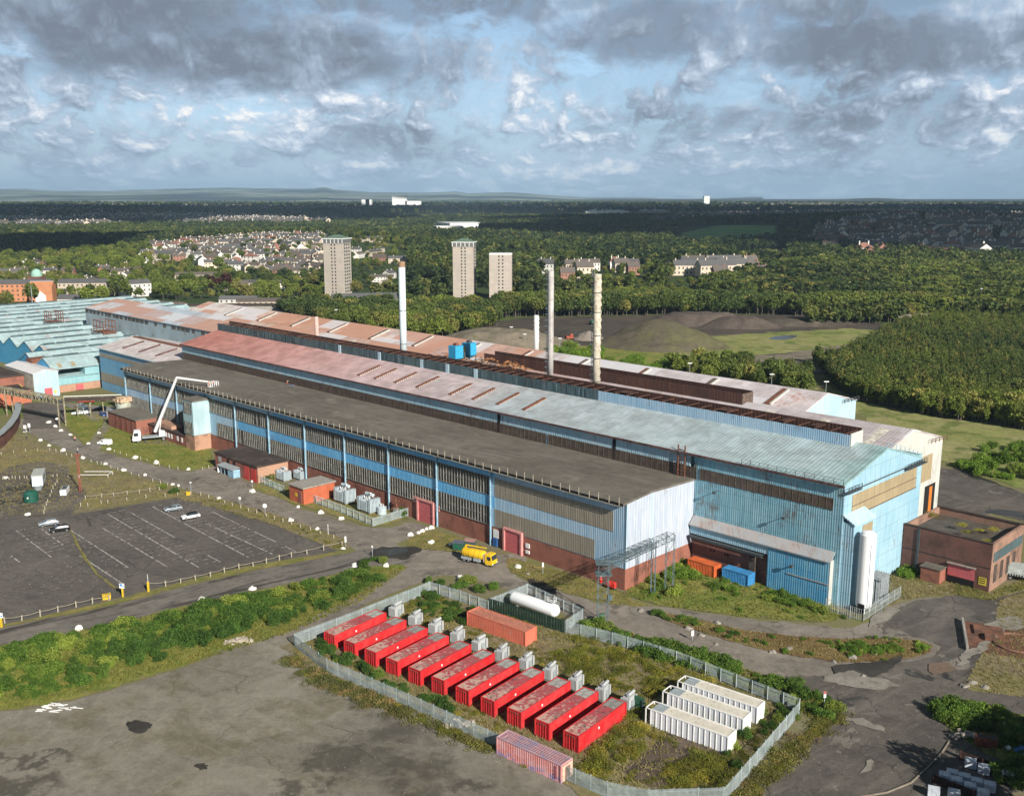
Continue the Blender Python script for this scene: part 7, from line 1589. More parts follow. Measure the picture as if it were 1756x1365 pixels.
def tree_bm(seed, h, n, size, kind='round', trunk=True):
    r = random.Random(seed); lobes = []
    if kind == 'birch':
        for i in range(9): z = h * (.28 + .66 * i / 8); w = h * .135 * (1.2 - abs(i / 8 - .38) * 1.5); lobes.append((r.gauss(0, h * .05), r.gauss(0, h * .05), z, w * r.uniform(.7, 1.2), w * r.uniform(.7, 1.2), h * .09))
    elif kind == 'conifer':
        for i in range(8): w = h * .17 * (1 - i / 8.6); lobes.append((0, 0, h * (.12 + .84 * i / 7), w, w, h * .07))
    else:
        for i in range(8):
            t = r.uniform(0, 6.28); q = r.uniform(.1, .27) * h; w = h * r.uniform(.14, .24); lobes.append((q * math.cos(t), q * math.sin(t), h * r.uniform(.42, .78), w, w, w * .8))
        lobes.append((0, 0, h * .66, h * .26, h * .26, h * .27))
    m = MB(); v, f = leaves(r, lobes, n, size); m.add(v, f, 0)
    t = MB()
    if trunk:
        t.tube((0, 0, -.1), (r.gauss(0, .1), r.gauss(0, .1), h * .5), h * .022, 6, h * .011)
        for i in range(5): l = lobes[r.randrange(len(lobes))]; t.tube((0, 0, h * r.uniform(.2, .45)), (l[0], l[1], l[2]), h * .009, 4, h * .003)
    return m, t
def mesh_of(mb, name, mats):
    o = mb.build(name, mats, fix=False); me = o.data; bpy.data.objects.remove(o); return me
def single(seed, h, n, size, kind, mat):
    m, t = tree_bm(seed, h, n, size, kind); m.add(t.v, t.f, 1); return mesh_of(m, 'tree', [mat, BARK])
T_BIRCH = [single(i, 9.5, 750, .34, 'birch', LT) for i in range(5)]
T_ROUND = [single(20 + i, 11, 1100, .55, 'round', LT) for i in range(4)]
T_FAR = [single(40 + i, 11, 200, 1.25, ('round', 'round', 'birch', 'conifer')[i], LF) for i in range(4)]
def shrub_mesh(seed, n, size, mat, h=2.0, w=1.5):
    r = random.Random(seed); L = [(r.gauss(0, w * .4), r.gauss(0, w * .4), h * r.uniform(.25, .6), w * r.uniform(.35, .65), w * r.uniform(.35, .65), h * r.uniform(.25, .42)) for _ in range(7)]
    m = MB(); v, f = leaves(r, L, n, size, .35); m.add(v, f); return mesh_of(m, 'shrub', [mat])
S_GREEN = [shrub_mesh(i, 1900, .12, LS) for i in range(5)]
S_YEL = [shrub_mesh(i + 30, 800, .075, LY, 1.0, 1.5) for i in range(5)]
S_WEED = [shrub_mesh(i + 60, 650, .075, LW, .6, 1.6) for i in range(5)]
def put(name, meshes, pts, label, cat, group, smin, smax, rnd, z=0.0):
    for x, y in pts:
        o = bpy.data.objects.new(name, rnd.choice(meshes)); COL.objects.link(o); s = rnd.uniform(smin, smax); o.location = (x, y, z or EL(x, y)); o.scale = (s * rnd.uniform(.85, 1.15), s * rnd.uniform(.85, 1.15), s * rnd.uniform(.85, 1.15)); o.rotation_euler = (0, 0, rnd.uniform(0, 6.28)); tag(o, label, cat, group)
rv_ = random.Random(12)
STRIP = [(-30, 1122), (150, 1090), (300, 1052), (440, 1022), (560, 994), (635, 978), (650, 990), (610, 1026), (530, 1056), (440, 1078), (350, 1108), (250, 1142), (150, 1172), (60, 1196), (-30, 1206)]
put('shrub', S_GREEN, scatter(STRIP, 292, rv_, 4.5), 'dense green shrub of the scrub strip between the lower road and the gravel yard', 'shrub', 'shrubs of the lower left scrub strip', .45, 1.35, rv_)
put('roadside_shrub', S_GREEN, scatter([(990, 1064), (1100, 1098), (1250, 1142), (1360, 1178), (1440, 1205), (1430, 1240), (1385, 1222), (1280, 1182), (1150, 1134), (1000, 1090)], 95, rv_, 2.5), 'green shrub of the strip between the works road and the compound fence', 'shrub', 'shrubs behind the compound', .6, 1.25, rv_)
put('corner_shrub', S_GREEN, scatter([(1085, 1004), (1130, 975), (1175, 950), (1180, 985), (1240, 1000), (1270, 1012), (1230, 1035), (1120, 1022)], 42, rv_, 2), 'green shrub at the corner of the works below the lattice gantry', 'shrub', 'shrubs below the gantry', .6, 1.1, rv_)
put('wall_shrub', S_GREEN, scatter([(1290, 1004), (1330, 1016), (1430, 1052), (1420, 1058), (1300, 1024)], 18, rv_), 'green shrub at the foot of the big blue wall', 'shrub', 'shrubs along the blue wall', .5, .9, rv_)
put('compound_shrub', S_GREEN, scatter([(700, 1020), (735, 1012), (800, 1035), (820, 1050), (790, 1075), (730, 1050)], 26, rv_) + scatter([(520, 1108), (560, 1095), (600, 1130), (720, 1190), (800, 1225), (780, 1225), (620, 1160)], 30, rv_) + scatter([(1240, 1290), (1300, 1230), (1360, 1205), (1372, 1225), (1290, 1310), (1262, 1320)], 22, rv_), 'green shrub inside the container compound', 'shrub', 'green shrubs inside the compound', .4, .85, rv_)
put('yellow_shrub', S_YEL, scatter([(925, 1105), (1000, 1090), (1150, 1140), (1220, 1170), (1100, 1200), (1010, 1180), (940, 1140)], 95, rv_) + scatter([(1120, 1340), (1200, 1295), (1260, 1310), (1240, 1350), (1180, 1360)], 45, rv_) + scatter([(990, 1330), (1080, 1210), (1160, 1240), (1060, 1330)], 50, rv_), 'yellow-green flowering shrub on the open ground of the compound', 'shrub', 'yellow shrubs in the compound', .6, 1.25, rv_)
put('weed_clump', S_WEED, scatter([(500, 1125), (560, 1163), (700, 1218), (860, 1292), (900, 1312), (700, 1236), (540, 1175), (490, 1135)], 70, rv_) + scatter([(1230, 1380), (1300, 1330), (1400, 1240), (1440, 1230), (1330, 1330), (1270, 1385)], 50, rv_), 'dry weed clump along the outside of the compound fence', 'weeds', 'weed clumps outside the compound fence', .6, 1.5, rv_)
put('island_shrub', S_GREEN, scatter([(1110, 1050), (1180, 1065), (1300, 1100), (1290, 1108), (1150, 1066)], 14, rv_) + scatter([(1430, 1108), (1500, 1104), (1590, 1108), (1580, 1122), (1450, 1126)], 26, rv_), 'low green shrub on the grassy island between the two road branches', 'shrub', 'shrubs on the road island', .3, .75, rv_)
put('dark_shrub', S_GREEN, scatter([(1595, 1216), (1650, 1210), (1700, 1216), (1760, 1250), (1756, 1275), (1690, 1262), (1620, 1240)], 42, rv_) + scatter([(1690, 1300), (1780, 1310), (1790, 1360), (1720, 1350)], 16, rv_), 'shrub in the shade around the crates at the lower right', 'shrub', 'shrubs near the crates', .6, 1.2, rv_)
put('verge_shrub', S_GREEN, [(G(x, y).x, G(x, y).y) for x, y in ((640, 962), (625, 972), (655, 966), (540, 845), (550, 838), (600, 838), (575, 850), (470, 832), (458, 825), (690, 885), (700, 880), (1545, 985), (1560, 980), (1570, 985), (1555, 990), (755, 1003), (790, 1010), (820, 1015), (848, 1010), (800, 1000), (1010, 1082), (1020, 1075), (280, 838), (300, 845), (735, 1000))], 'solitary green shrub on the verge or against a wall of the works', 'shrub', 'single shrubs around the works', .6, 1.3, rv_)
# roof weeds
put('roof_weed', S_YEL, [W(-x, y).xy[:] for x, y in ((50.5, 54), (47, 60), (45.5, 57), (49, 62), (43, 60.5), (36, 63))], 'yellowing weed bush growing on the flat roof of the dark brick block', 'weeds', 'weeds on the brick block roof', .7, 1.2, rv_, z=9.5)

# grass tufts: one mass
def tufts(name, label, polys, mat, h, n_each):
    v, f = [], []; r = random.Random(len(name) + int(h * 100))
    for poly, n in zip(polys, n_each):
        for x, y in scatter(poly, n, r, 0):
            for _ in range(4):
                a = r.uniform(0, 6.28); s = r.uniform(.5, 1.3) * h; w = .05 + s * .10; ox, oy = x + r.gauss(0, .16), y + r.gauss(0, .16); lx, ly = r.gauss(0, .5) * s, r.gauss(0, .5) * s
                o = len(v); v += [(ox - w * math.cos(a), oy - w * math.sin(a), .05), (ox + w * math.cos(a), oy + w * math.sin(a), .05), (ox + lx, oy + ly, s)]; f.append((o, o + 1, o + 2))
    m = MB(); m.add(v, f); tag(m.build(name, mat, fix=False), label, 'grass', kind='stuff')
GR = leafmat('grass_blades', (.13, .17, .03), (.26, .24, .06), rnd=0, sc=.15); GD = leafmat('grass_dry_blades', (.20, .18, .06), (.33, .27, .12), rnd=0, sc=.15)
tufts('grass_tufts', 'rough green grass growing on the strips and lawns', [[(-30, 1114), (300, 1048), (640, 975), (700, 972), (620, 1030), (500, 1085), (300, 1145), (60, 1210), (-30, 1222)], ISL['corner'], [(125, 700), (225, 720), (366, 770), (366, 800), (285, 800), (199, 778), (118, 735)], [(1000, 1062), (1200, 1120), (1440, 1205), (1420, 1250), (1380, 1225), (1150, 1135)], ISL['rightlow'], ISL['brickfront']], GR, .42, [9000, 3500, 3500, 2600, 900, 500])
tufts('dry_grass_tufts', 'dry yellowish grass on the verges and in the compound', [[(515, 1100), (735, 1000), (1380, 1205), (1240, 1365), (1000, 1345)], ISL['island'], ISL['kerbside'], ISL['tri'], ISL['tankside'], [(860, 1290), (700, 1214), (500, 1118), (512, 1096), (870, 1275), (1100, 1375), (960, 1340)], [(0, 745), (120, 785), (340, 846), (215, 866), (-20, 888)], [(345, 846), (470, 882), (592, 925), (590, 945), (470, 900), (300, 854)], ISL['right']], GD, .36, [9000, 1500, 900, 700, 1500, 1800, 4000, 1100, 1500])

# woods: the nearest trees singly, the rest as one mass
def gn_mass(name, label, meshes, pts, smin, smax, seed, sz=1.0, cat='woodland'):
    r = np.random.default_rng(seed); n = len(pts)
    pr = []
    if 'src' + name not in bpy.data.collections:
        c = bpy.data.collections.new('source_' + name)
        for i, me in enumerate(meshes): o = bpy.data.objects.new('source_tree', me); c.objects.link(o)
    me = bpy.data.meshes.new(name); me.from_pydata([(p[0], p[1], EL(p[0], p[1])) for p in pts], [], [])
    a = me.attributes.new('sc', 'FLOAT', 'POINT'); a.data.foreach_set('value', r.uniform(smin, smax, n).astype(np.float32))
    a = me.attributes.new('rt', 'FLOAT', 'POINT'); a.data.foreach_set('value', r.uniform(0, 6.28, n).astype(np.float32))
    a = me.attributes.new('ix', 'INT', 'POINT'); a.data.foreach_set('value', r.integers(0, len(meshes), n).astype(np.int32))
    o = bpy.data.objects.new(name, me); COL.objects.link(o)
    g = bpy.data.node_groups.new(name, 'GeometryNodeTree'); g.interface.new_socket('Geometry', in_out='INPUT', socket_type='NodeSocketGeometry'); g.interface.new_socket('Geometry', in_out='OUTPUT', socket_type='NodeSocketGeometry')
    N_ = g.nodes; gi, go = N_.new('NodeGroupInput'), N_.new('NodeGroupOutput'); ip = N_.new('GeometryNodeInstanceOnPoints'); ci = N_.new('GeometryNodeCollectionInfo')
    ci.inputs['Collection'].default_value = c; ci.inputs['Separate Children'].default_value = True; ci.inputs['Reset Children'].default_value = True
    def at(nm, ty): q = N_.new('GeometryNodeInputNamedAttribute'); q.data_type = ty; q.inputs['Name'].default_value = nm; return [s for s in q.outputs if s.enabled and s.name == 'Attribute'][0]
    ip.inputs['Pick Instance'].default_value = True; cx = N_.new('ShaderNodeCombineXYZ'); g.links.new(at('rt', 'FLOAT'), cx.inputs[2])
    g.links.new(gi.outputs[0], ip.inputs['Points']); g.links.new(ci.outputs[0], ip.inputs['Instance']); g.links.new(at('ix', 'INT'), ip.inputs['Instance Index']); g.links.new(cx.outputs[0], ip.inputs['Rotation']); g.links.new(at('sc', 'FLOAT'), ip.inputs['Scale']); g.links.new(ip.outputs[0], go.inputs[0])
    md = o.modifiers.new('instances', 'NODES'); md.node_group = g; tag(o, label, cat, kind='stuff'); return o
gn_mass('undergrowth', 'low bright green undergrowth filling the scrub strips', S_GREEN[:3], scatter(STRIP, 620, rv_, 2.2) + scatter([(990, 1064), (1100, 1098), (1250, 1142), (1360, 1178), (1440, 1205), (1430, 1240), (1385, 1222), (1280, 1182), (1150, 1134), (1000, 1090)], 260, rv_, 2) + scatter(ISL['corner'], 170, rv_, 1.5) + scatter(ISL['island'], 90, rv_, 1.2) + scatter(ISL['rightlow'], 130, rv_, 1.5) + scatter([(700, 1015), (800, 1040), (790, 1070), (700, 1050)], 60, rv_), .18, .5, 31, cat='undergrowth')
gn_mass('flowering_weeds', 'patchy yellow-green weeds over the compound ground', S_YEL[:3], scatter([(515, 1100), (735, 1000), (1380, 1205), (1240, 1365), (1000, 1345)], 900, rv_, 2.2) + scatter([(500, 1122), (560, 1160), (700, 1215), (900, 1308), (900, 1318), (700, 1230), (540, 1172), (485, 1132)], 160, rv_) + scatter([(1240, 1375), (1300, 1325), (1400, 1240), (1440, 1225), (1330, 1335), (1270, 1385)], 120, rv_) + scatter([(345, 850), (470, 888), (592, 930), (580, 944), (470, 896), (345, 862)], 60, rv_), .22, .6, 32, cat='undergrowth')
def dist_sort(pts): return sorted(pts, key=lambda p: p[1])
WOODR = [(1392, 622), (1440, 672), (1480, 690), (1600, 716), (1800, 745), (1830, 560), (1620, 552), (1540, 566), (1500, 590), (1440, 620)]
pr_ = dist_sort(scatter(WOODR, 6500, rv_))
put('birch_tree', T_BIRCH + T_ROUND[:1], pr_[:290], 'young green tree at the near edge of the dense wood on the right', 'tree', 'trees of the wood on the right', .65, .95, rv_)
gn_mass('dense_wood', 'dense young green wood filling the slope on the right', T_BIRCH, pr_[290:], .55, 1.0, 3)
HEDGE = [(895, 598), (960, 602), (1060, 622), (1160, 642), (1250, 655), (1385, 672), (1385, 655), (1250, 640), (1150, 630), (1000, 602), (900, 588)]
put('hedge_tree', T_BIRCH + T_ROUND, scatter([(1150, 646), (1250, 664), (1385, 686), (1384, 650), (1250, 636), (1150, 628)], 190, rv_), 'green tree of the row behind the pale gable of the back hall', 'tree', 'trees behind the back hall', .6, 1.0, rv_)
put('hedge_bush', S_GREEN, scatter([(900, 600), (1000, 618), (1100, 636), (1170, 650), (1165, 632), (1080, 616), (1000, 600), (930, 592)], 60, rv_), 'round bright bush of the row along the back hall roof', 'shrub', 'bushes behind the back hall', 1.4, 2.6, rv_)
CL = [(470, 536), (560, 534), (700, 534), (850, 536), (858, 560), (820, 574), (740, 586), (640, 578), (560, 560), (500, 548)]
pc = dist_sort(scatter(CL, 520, rv_))
put('broad_tree', T_ROUND + T_BIRCH[:1], pc[:210], 'leafy tree of the dense clump between the works and the tower blocks', 'tree', 'trees of the clump behind the works', .8, 1.25, rv_)
gn_mass('tree_clump', 'dense leafy clump behind the halls left of the bare earth', T_ROUND + T_BIRCH[:1], pc[210:], .8, 1.3, 5)
BELT = [(850, 534), (1000, 532), (1200, 530), (1450, 532), (1600, 534), (1620, 545), (1500, 546), (1300, 541), (1100, 542), (900, 545), (858, 548)]
gn_mass('tree_belt', 'dark belt of tall trees along the far side of the bare earth', T_ROUND, scatter(BELT, 620, rv_), .9, 1.45, 6)
gn_mass('low_wood', 'lower trees and scrub behind the tall belt', T_ROUND, scatter([(850, 505), (1150, 505), (1400, 503), (1600, 516), (1600, 534), (1200, 530), (850, 534)], 1500, rv_), .35, .75, 26)
gn_mass('far_right_wood', 'mid-green wood beyond the right-hand meadow', T_FAR[:3] + T_ROUND[:1], scatter([(1380, 560), (1500, 556), (1620, 548), (1830, 560), (1830, 470), (1560, 462), (1400, 470), (1200, 500), (1200, 512), (1450, 518), (1600, 528)], 9500, rv_), .6, 1.25, 7)
# trees outside the lower right corner: their shadows fall across it
T_NEAR = [single(70 + i, 11, 5200, .24, 'round', LT) for i in range(2)]
put('corner_tree', T_NEAR, [(G(x, y).x, G(x, y).y) for x, y in ((1850, 1330), (1870, 1380), (1900, 1330), (1930, 1420), (1960, 1370), (1870, 1470), (1960, 1500), (1810, 1530), (1900, 1570), (1990, 1440), (1740, 1570), (1690, 1600), (1620, 1640), (1830, 1440))], 'tall leafy tree at the lower right corner shading the crates', 'tree', 'tall trees at the lower right', .9, 1.3, rv_)
put('field_bush', S_GREEN, scatter([(1660, 800), (1680, 772), (1720, 762), (1800, 768), (1800, 830), (1700, 822)], 24, rv_) + scatter([(1630, 790), (1660, 800), (1700, 815), (1690, 820), (1640, 800)], 6, rv_), 'dark round bush in the meadow behind the back yard', 'shrub', 'bushes in the meadow', 1.0, 2.2, rv_)
# ================================================================== THE TOWN AND THE FAR COUNTRY
TB = plain('tower_render', (.42, .37, .32), .8, var=.08, scale=.2); TBD = plain('tower_side', (.34, .29, .26), .8, var=.2, scale=.4)
def tower(label, px, py, w, d, h, rz, green=True, fl=16):
    t = root('tower_block', label, 'tower block', G(px, py), rz, 'tower blocks beyond the works'); m = MB(); m.box(-w / 2, w / 2, -d / 2, d / 2, 0, h); m.build('wall', TB, t)
    m = MB()
    for i in range(fl): z = h * (i + .25) / fl; m.box(-w * .10, -w * .10 + 1.0, -d / 2 - .06, -d / 2, z, z + 1.2); m.box(w * .07, w * .07 + 1.0, -d / 2 - .06, -d / 2, z, z + 1.2)
    m.build('window', M['black'], t)
    m = MB()
    for i in range(1, 6): z = h * i / 6; m.box(-w / 2 - .05, w / 2 + .05, -d / 2 - .05, d / 2 + .05, z, z + .22)
    m.build('floor_line', M['steel_grey'], t)
    m = MB()
    for i in range(fl):
        for y in (-d * .3, -d * .05, d * .2): z = h * (i + .2) / fl; m.box(w / 2, w / 2 + .06, y, y + d * .16, z, z + 1.4)
    m.build('side_window', M['steel_dark'], t)
    if green:
        m = MB(); m.box(-w / 2 - .3, w / 2 + .3, -d / 2 - .3, d / 2 + .3, h + .01, h + 3.0); m.build('top_storey', plain('top_dark', (.14, .14, .14), .7), t)
        m = MB()
        for i in range(6): x = -w / 2 - .4 + (w + .4) * i / 5; m.box(x, x + .5, -d / 2 - .55, -d / 2 - .3, h, h + 3.2)
        m.box(-w / 2 - .9, w / 2 + .9, -d / 2 - .9, d / 2 + .9, h + 3.0, h + 3.6); m.build('crown_frame', M['white'], t)
        m = MB(); m.add([(-w / 2, -d / 2, h + 3.6), (w / 2, -d / 2, h + 3.6), (w / 2, d / 2, h + 3.6), (-w / 2, d / 2, h + 3.6), (-w * .12, 0, h + 6.2), (w * .12, 0, h + 6.2)], [(0, 1, 5, 4), (1, 2, 5), (2, 3, 4, 5), (3, 0, 4)]); m.build('roof', plain('roof_green', (.11, .17, .13), .6), t)
    else:
        m = MB(); m.box(-w / 2, w / 2, -d / 2, d / 2, h, h + .8); m.build('parapet', M['white'], t)
    return t
tower('tall pale tower block with a green roof, leftmost of the three', 581, 513, 15.5, 15, 42.5, math.radians(-16), fl=17)
tower('pale tower block with a green roof, in the middle of the three', 797, 509, 16, 13, 39, math.radians(-7), fl=16)
tower('lower flat-topped tower block with dark stair windows, rightmost of the three', 859, 513, 17, 13, 34, math.radians(-2), green=False, fl=13)
def house_mesh(L, D, H, rh, wall, roof, win=True, hip=False, chim=True):
    m = MB(); m.box(-L / 2, L / 2, -D / 2, D / 2, 0, H, 0); e = .4; x = L / 2 + e; y = D / 2 + e
    if hip: m.add([(-x, -y, H), (x, -y, H), (x, y, H), (-x, y, H), (-x + y, 0, H + rh), (x - y, 0, H + rh)], [(0, 1, 5, 4), (1, 2, 5), (2, 3, 4, 5), (3, 0, 4), (3, 2, 1, 0)], 1)
    else:
        m.add([(-x, -y, H), (x, -y, H), (x, y, H), (-x, y, H), (-x, 0, H + rh), (x, 0, H + rh)], [(0, 1, 5, 4), (2, 3, 4, 5), (3, 2, 1, 0)], 1)
        m.add([(-L / 2, -D / 2, H), (-L / 2, D / 2, H), (-L / 2, 0, H + rh * .93)], [(0, 1, 2)], 0); m.add([(L / 2, -D / 2, H), (L / 2, D / 2, H), (L / 2, 0, H + rh * .93)], [(0, 1, 2)], 0)
    if win:
        n = max(2, int(L / 3.2))
        for i in range(n):
            xx = -L / 2 + L * (i + .5) / n
            for z in ((1.0, 3.6) if H > 4 else (1.0,)):
                for k_ in (-1, 1): m.box(xx - .6, xx + .6, k_ * D / 2 - .05, k_ * D / 2 + .05, z, z + 1.2, 2)
    if chim:
        for xx in (-L * .3, L * .3): m.box(xx - .4, xx + .4, -.4, .4, H + rh * .5, H + rh + .9, 0)
    mats = [wall, roof, M['steel_dark']]; o = m.build('house', mats, fix=False); me = o.data; bpy.data.objects.remove(o); return me
def wl(n, c): return plain(n, c, .8, var=.06, rnd=.2, scale=.3)
hw = [wl('render_white', (.66, .64, .60)), wl('render_cream', (.56, .48, .38)), wl('house_brick', (.28, .14, .10)), wl('render_grey', (.42, .42, .42))]
hr_ = [wl('tiles_grey', (.095, .095, .098)), wl('tiles_brown', (.105, .09, .08)), wl('tiles_red', (.23, .115, .085))]
HM = [house_mesh(14, 8, 5.4, 3, hw[0], hr_[0]), house_mesh(14, 8, 5.4, 3, hw[1], hr_[1]), house_mesh(24, 8, 5.4, 2.6, hw[0], hr_[1]), house_mesh(12, 9, 5.2, 3, hw[0], hr_[2], hip=True), house_mesh(30, 9, 5.6, 2.8, hw[1], hr_[0]), house_mesh(13, 8, 5.4, 3, hw[2], hr_[1])]
rh_ = random.Random(77)
def houses(name, poly, n, label, group, ang=(0,), smin=.85, smax=1.15, ms=None, zs=1.0):
    pts = scatter(poly, n * 4, rh_); out = []
    for p in pts:
        if all((p[0] - q[0]) ** 2 + (p[1] - q[1]) ** 2 > 15 ** 2 for q in out): out.append(p)
        if len(out) >= n: break
    for x, y in out:
        o = bpy.data.objects.new(name, rh_.choice(ms or HM)); COL.objects.link(o); s = rh_.uniform(smin, smax); o.location = (x, y, EL(x, y) - .2); o.scale = (s, s, s * zs); o.rotation_euler = (0, 0, rh_.choice(ang) + rh_.gauss(0, .12)); tag(o, label, 'house', group)
    return out
H_all = []
H_all += houses('suburban_house', [(270, 440), (400, 429), (480, 424), (560, 425), (560, 474), (480, 478), (400, 468), (262, 456)], 175, 'small pale house of the sunlit suburb left of the leftmost tower block', 'houses of the sunlit suburb', (.3, .3 + 1.57, -.4), 1.0, 1.3)
H_all += houses('suburban_house', [(600, 425), (665, 430), (700, 450), (690, 500), (620, 505), (605, 470)], 11, 'pale house among the trees between the tower blocks', 'houses between the tower blocks', (0, 1.2), .8, 1.1)
H_all += houses('terraced_house', [(1165, 470), (1260, 466), (1375, 468), (1378, 482), (1300, 492), (1210, 496), (1165, 486)], 11, 'cream terrace with a brown roof in the sunlit row at the edge of the wood', 'terraces in the sunlit row', (.05, .3), 1.0, 1.2, [HM[4], HM[2], HM[4], HM[5]], 1.5)
H_all += houses('terraced_house', [(930, 470), (1060, 468), (1120, 478), (1040, 492), (950, 488)], 9, 'white house among the trees behind the two slim chimneys', 'houses behind the slim chimneys', (.2,), zs=1.6)
H_all += houses('estate_house', [(1400, 415), (1500, 398), (1620, 402), (1780, 408), (1790, 442), (1680, 446), (1560, 440), (1480, 450), (1400, 440)], 150, 'pale house of the shaded estate on the right', 'houses of the shaded estate', (.1, 1.6, .25), 1.4, 2.0, zs=1.25)
H_all += houses('town_house', [(-10, 470), (60, 462), (110, 470), (240, 452), (290, 470), (240, 480), (100, 500), (-10, 480)], 24, 'grey-roofed house in the shaded quarter at the left edge', 'houses at the left edge', (.2, 1.7))
def big(name, label, px, py, L, D, H, rz, wall, roofm, rh=2.5, cat='building', floors=3, hip=False):
    lc_ = G(px, py); lc_.z = EL(lc_.x, lc_.y); t = root(name, label, cat, lc_, rz); m = MB(); m.box(-L / 2, L / 2, -D / 2, D / 2, 0, H); m.build('wall', wall, t); x, y = L / 2 + .3, D / 2 + .3
    m = MB()
    if rh > .6: m.add([(-x, -y, H), (x, -y, H), (x, y, H), (-x, y, H), (-x + (y if hip else 0), 0, H + rh), (x - (y if hip else 0), 0, H + rh)], [(0, 1, 5, 4), (2, 3, 4, 5), (1, 2, 5), (3, 0, 4)])
    else: m.box(-x, x, -y, y, H, H + .4)
    m.build('roof', roofm, t)
    if floors:
        m = MB(); n = int(L / 3.4)
        for f_ in range(floors):
            for i in range(n): xx = -L / 2 + L * (i + .5) / n; z = H * (f_ + .3) / floors; m.box(xx - .6, xx + .6, -D / 2 - .06, -D / 2, z, z + 1.4)
        m.build('window', M['steel_dark'], t)
    return t
OB = plain('tenement_orange', (.46, .20, .10), .85, var=.1, scale=.2)
t = big('brick_tenement', 'long orange brick tenement with a grey roof at the left edge', 20, 516, 60, 13, 13, math.radians(8), OB, hr_[0], 3, 'tenement', 4)
t = root('gabled_tenement', 'orange brick gabled end house with a white gable top, joined to the long tenement', 'tenement', G(75, 520), .2); m = MB(); m.box(-8, 8, -7, 7, 0, 12); m.extr([(-7, 12), (0, 16), (7, 12)], -8, 8); m.build('wall', OB, t)
m = MB(); m.add([(-3.6, -7.1, 0.5), (3.6, -7.1, 0.5), (3.6, -7.1, 6), (0, -7.1, 9.5), (-3.6, -7.1, 6)], [(0, 1, 2, 3, 4)]); m.build('gable_panel', M['white'], t); m = MB(); m.box(-8.2, 8.2, -.2, .2, 15.9, 16.3); m.build('ridge', M['steel_grey'], t)
t = root('dome', 'small pale green dome on a dark block behind the tenement', 'dome', G(66, 508), 0); m = MB(); m.box(-5, 5, -5, 5, 0, 15.5); m.build('drum', M['brick_dark'], t); m = MB(); m.lathe([(4.0, 15.5), (4, 17.5), (3.4, 19.4), (2, 20.8), (.2, 21.4)], 16); m.build('dome_shell', plain('verdigris', (.28, .46, .40), .7), t)
big('apartment_block', 'long cream apartment block with grey roof and white gables, right of the tenement', 158, 506, 48, 12, 10, math.radians(4), hw[1], hr_[0], 3, 'apartments', 3)
big('apartment_block', 'white apartment block half hidden by a bright tree', 232, 508, 22, 12, 10, math.radians(40), hw[0], hr_[0], 3, 'apartments', 3)
big('white_lodge', 'white lodge with a dark grey roof just beyond the aqua ridges', 130, 524, 22, 10, 5, math.radians(4), hw[0], hr_[0], 3.2, 'house', 1)
big('long_low_shed', 'long low grey shed beyond the left end of the halls', 105, 532, 60, 10, 4, math.radians(3), M['steel_grey'], M['steel_grey'], .4, 'shed', 0)
big('long_low_shed', 'long low brown-roofed shed behind the patched roofs', 250, 534, 60, 14, 6, math.radians(-22), M['concrete'], plain('roof_brown_dull', (.16, .12, .10), .9), 1.6, 'shed', 0)
big('long_low_shed', 'long low dark shed running right behind the patched roofs', 380, 536, 110, 14, 5, math.radians(2), M['concrete'], M['felt_dark'], .4, 'shed', 0)
for i, (px, py, L, rz) in enumerate(((410, 526, 26, .0), (445, 530, 30, .05), (375, 492, 18, 0), (405, 498, 20, .3), (452, 496, 34, -.1), (340, 482, 40, .1))): big('terrace_block', 'cream terrace block behind the halls, ' + ['directly above the rusty roof', 'right of the first, nearest the tree clump', 'small one beside the purple trees', 'next to the purple trees', 'longest, with a dark roof', 'farthest left, white and flat'][i], px, py, L, 9, 5.5, rz, hw[1] if i % 2 else hw[0], hr_[i % 2], 2.4, 'terrace', 2)
big('grey_roofed_hall', 'wide grey-roofed hall at the foot of the leftmost tower block', 625, 524, 46, 16, 5, math.radians(12), hw[3], hr_[0], 4, 'hall', 0)
big('white_warehouse', 'very long white warehouse far away in the dark plain on the left', 500, 377.5, 235, 60, 10, math.radians(2), M['white'], M['white'], .4, 'warehouse', 0)
big('white_works', 'cluster roof of a white factory in the woods beyond the tower blocks', 792, 391, 90, 110, 11, math.radians(20), M['white'], M['white'], .4, 'factory', 0)
big('white_works', 'lower front part of the white factory in the woods', 768, 394, 60, 34, 7, math.radians(20), hw[0], M['white'], .4, 'factory', 0)
big('brick_school', 'wide brick and glass school in the shaded estate', 1618, 441, 60, 18, 10, .05, hw[2], hr_[2], .4, 'school', 3)
big('small_works', 'pale low shed at the far side of the bare earth, against the wood', 1575, 552, 28, 14, 4, -.1, M['concrete'], plain('roof_tan', (.30, .26, .21), .8), 1.2, 'shed', 0)
for i, (px, L) in enumerate(((1075, 300), (1130, 190), (1175, 260), (1040, 160))): big('distribution_shed', 'long pale shed on the dark plain, ' + ['leftmost of the visible four but one', 'narrow middle one', 'rightmost one', 'leftmost one'][i], px, (366, 363, 361, 368)[i], L, 90, 12, 0, M['white'] if i % 2 else M['steel_grey'], M['white'], .4, 'warehouse', 0)
for i, (px, w, h) in enumerate(((628, 40, 45), (633, 30, 45), (686, 75, 62), (709, 80, 38))): big('distant_tower', 'white block on the far plain below the hills, ' + ['leftmost', 'second from the left', 'tallest', 'widest and lowest'][i], px, 358, w, 40, h, 0, M['white'], M['white'], .4, 'tower block', 0)
big('distant_tower', 'lone white tower on the skyline to the right', 1211, 354, 34, 30, 60, 0, M['white'], M['white'], .4, 'tower block', 0)
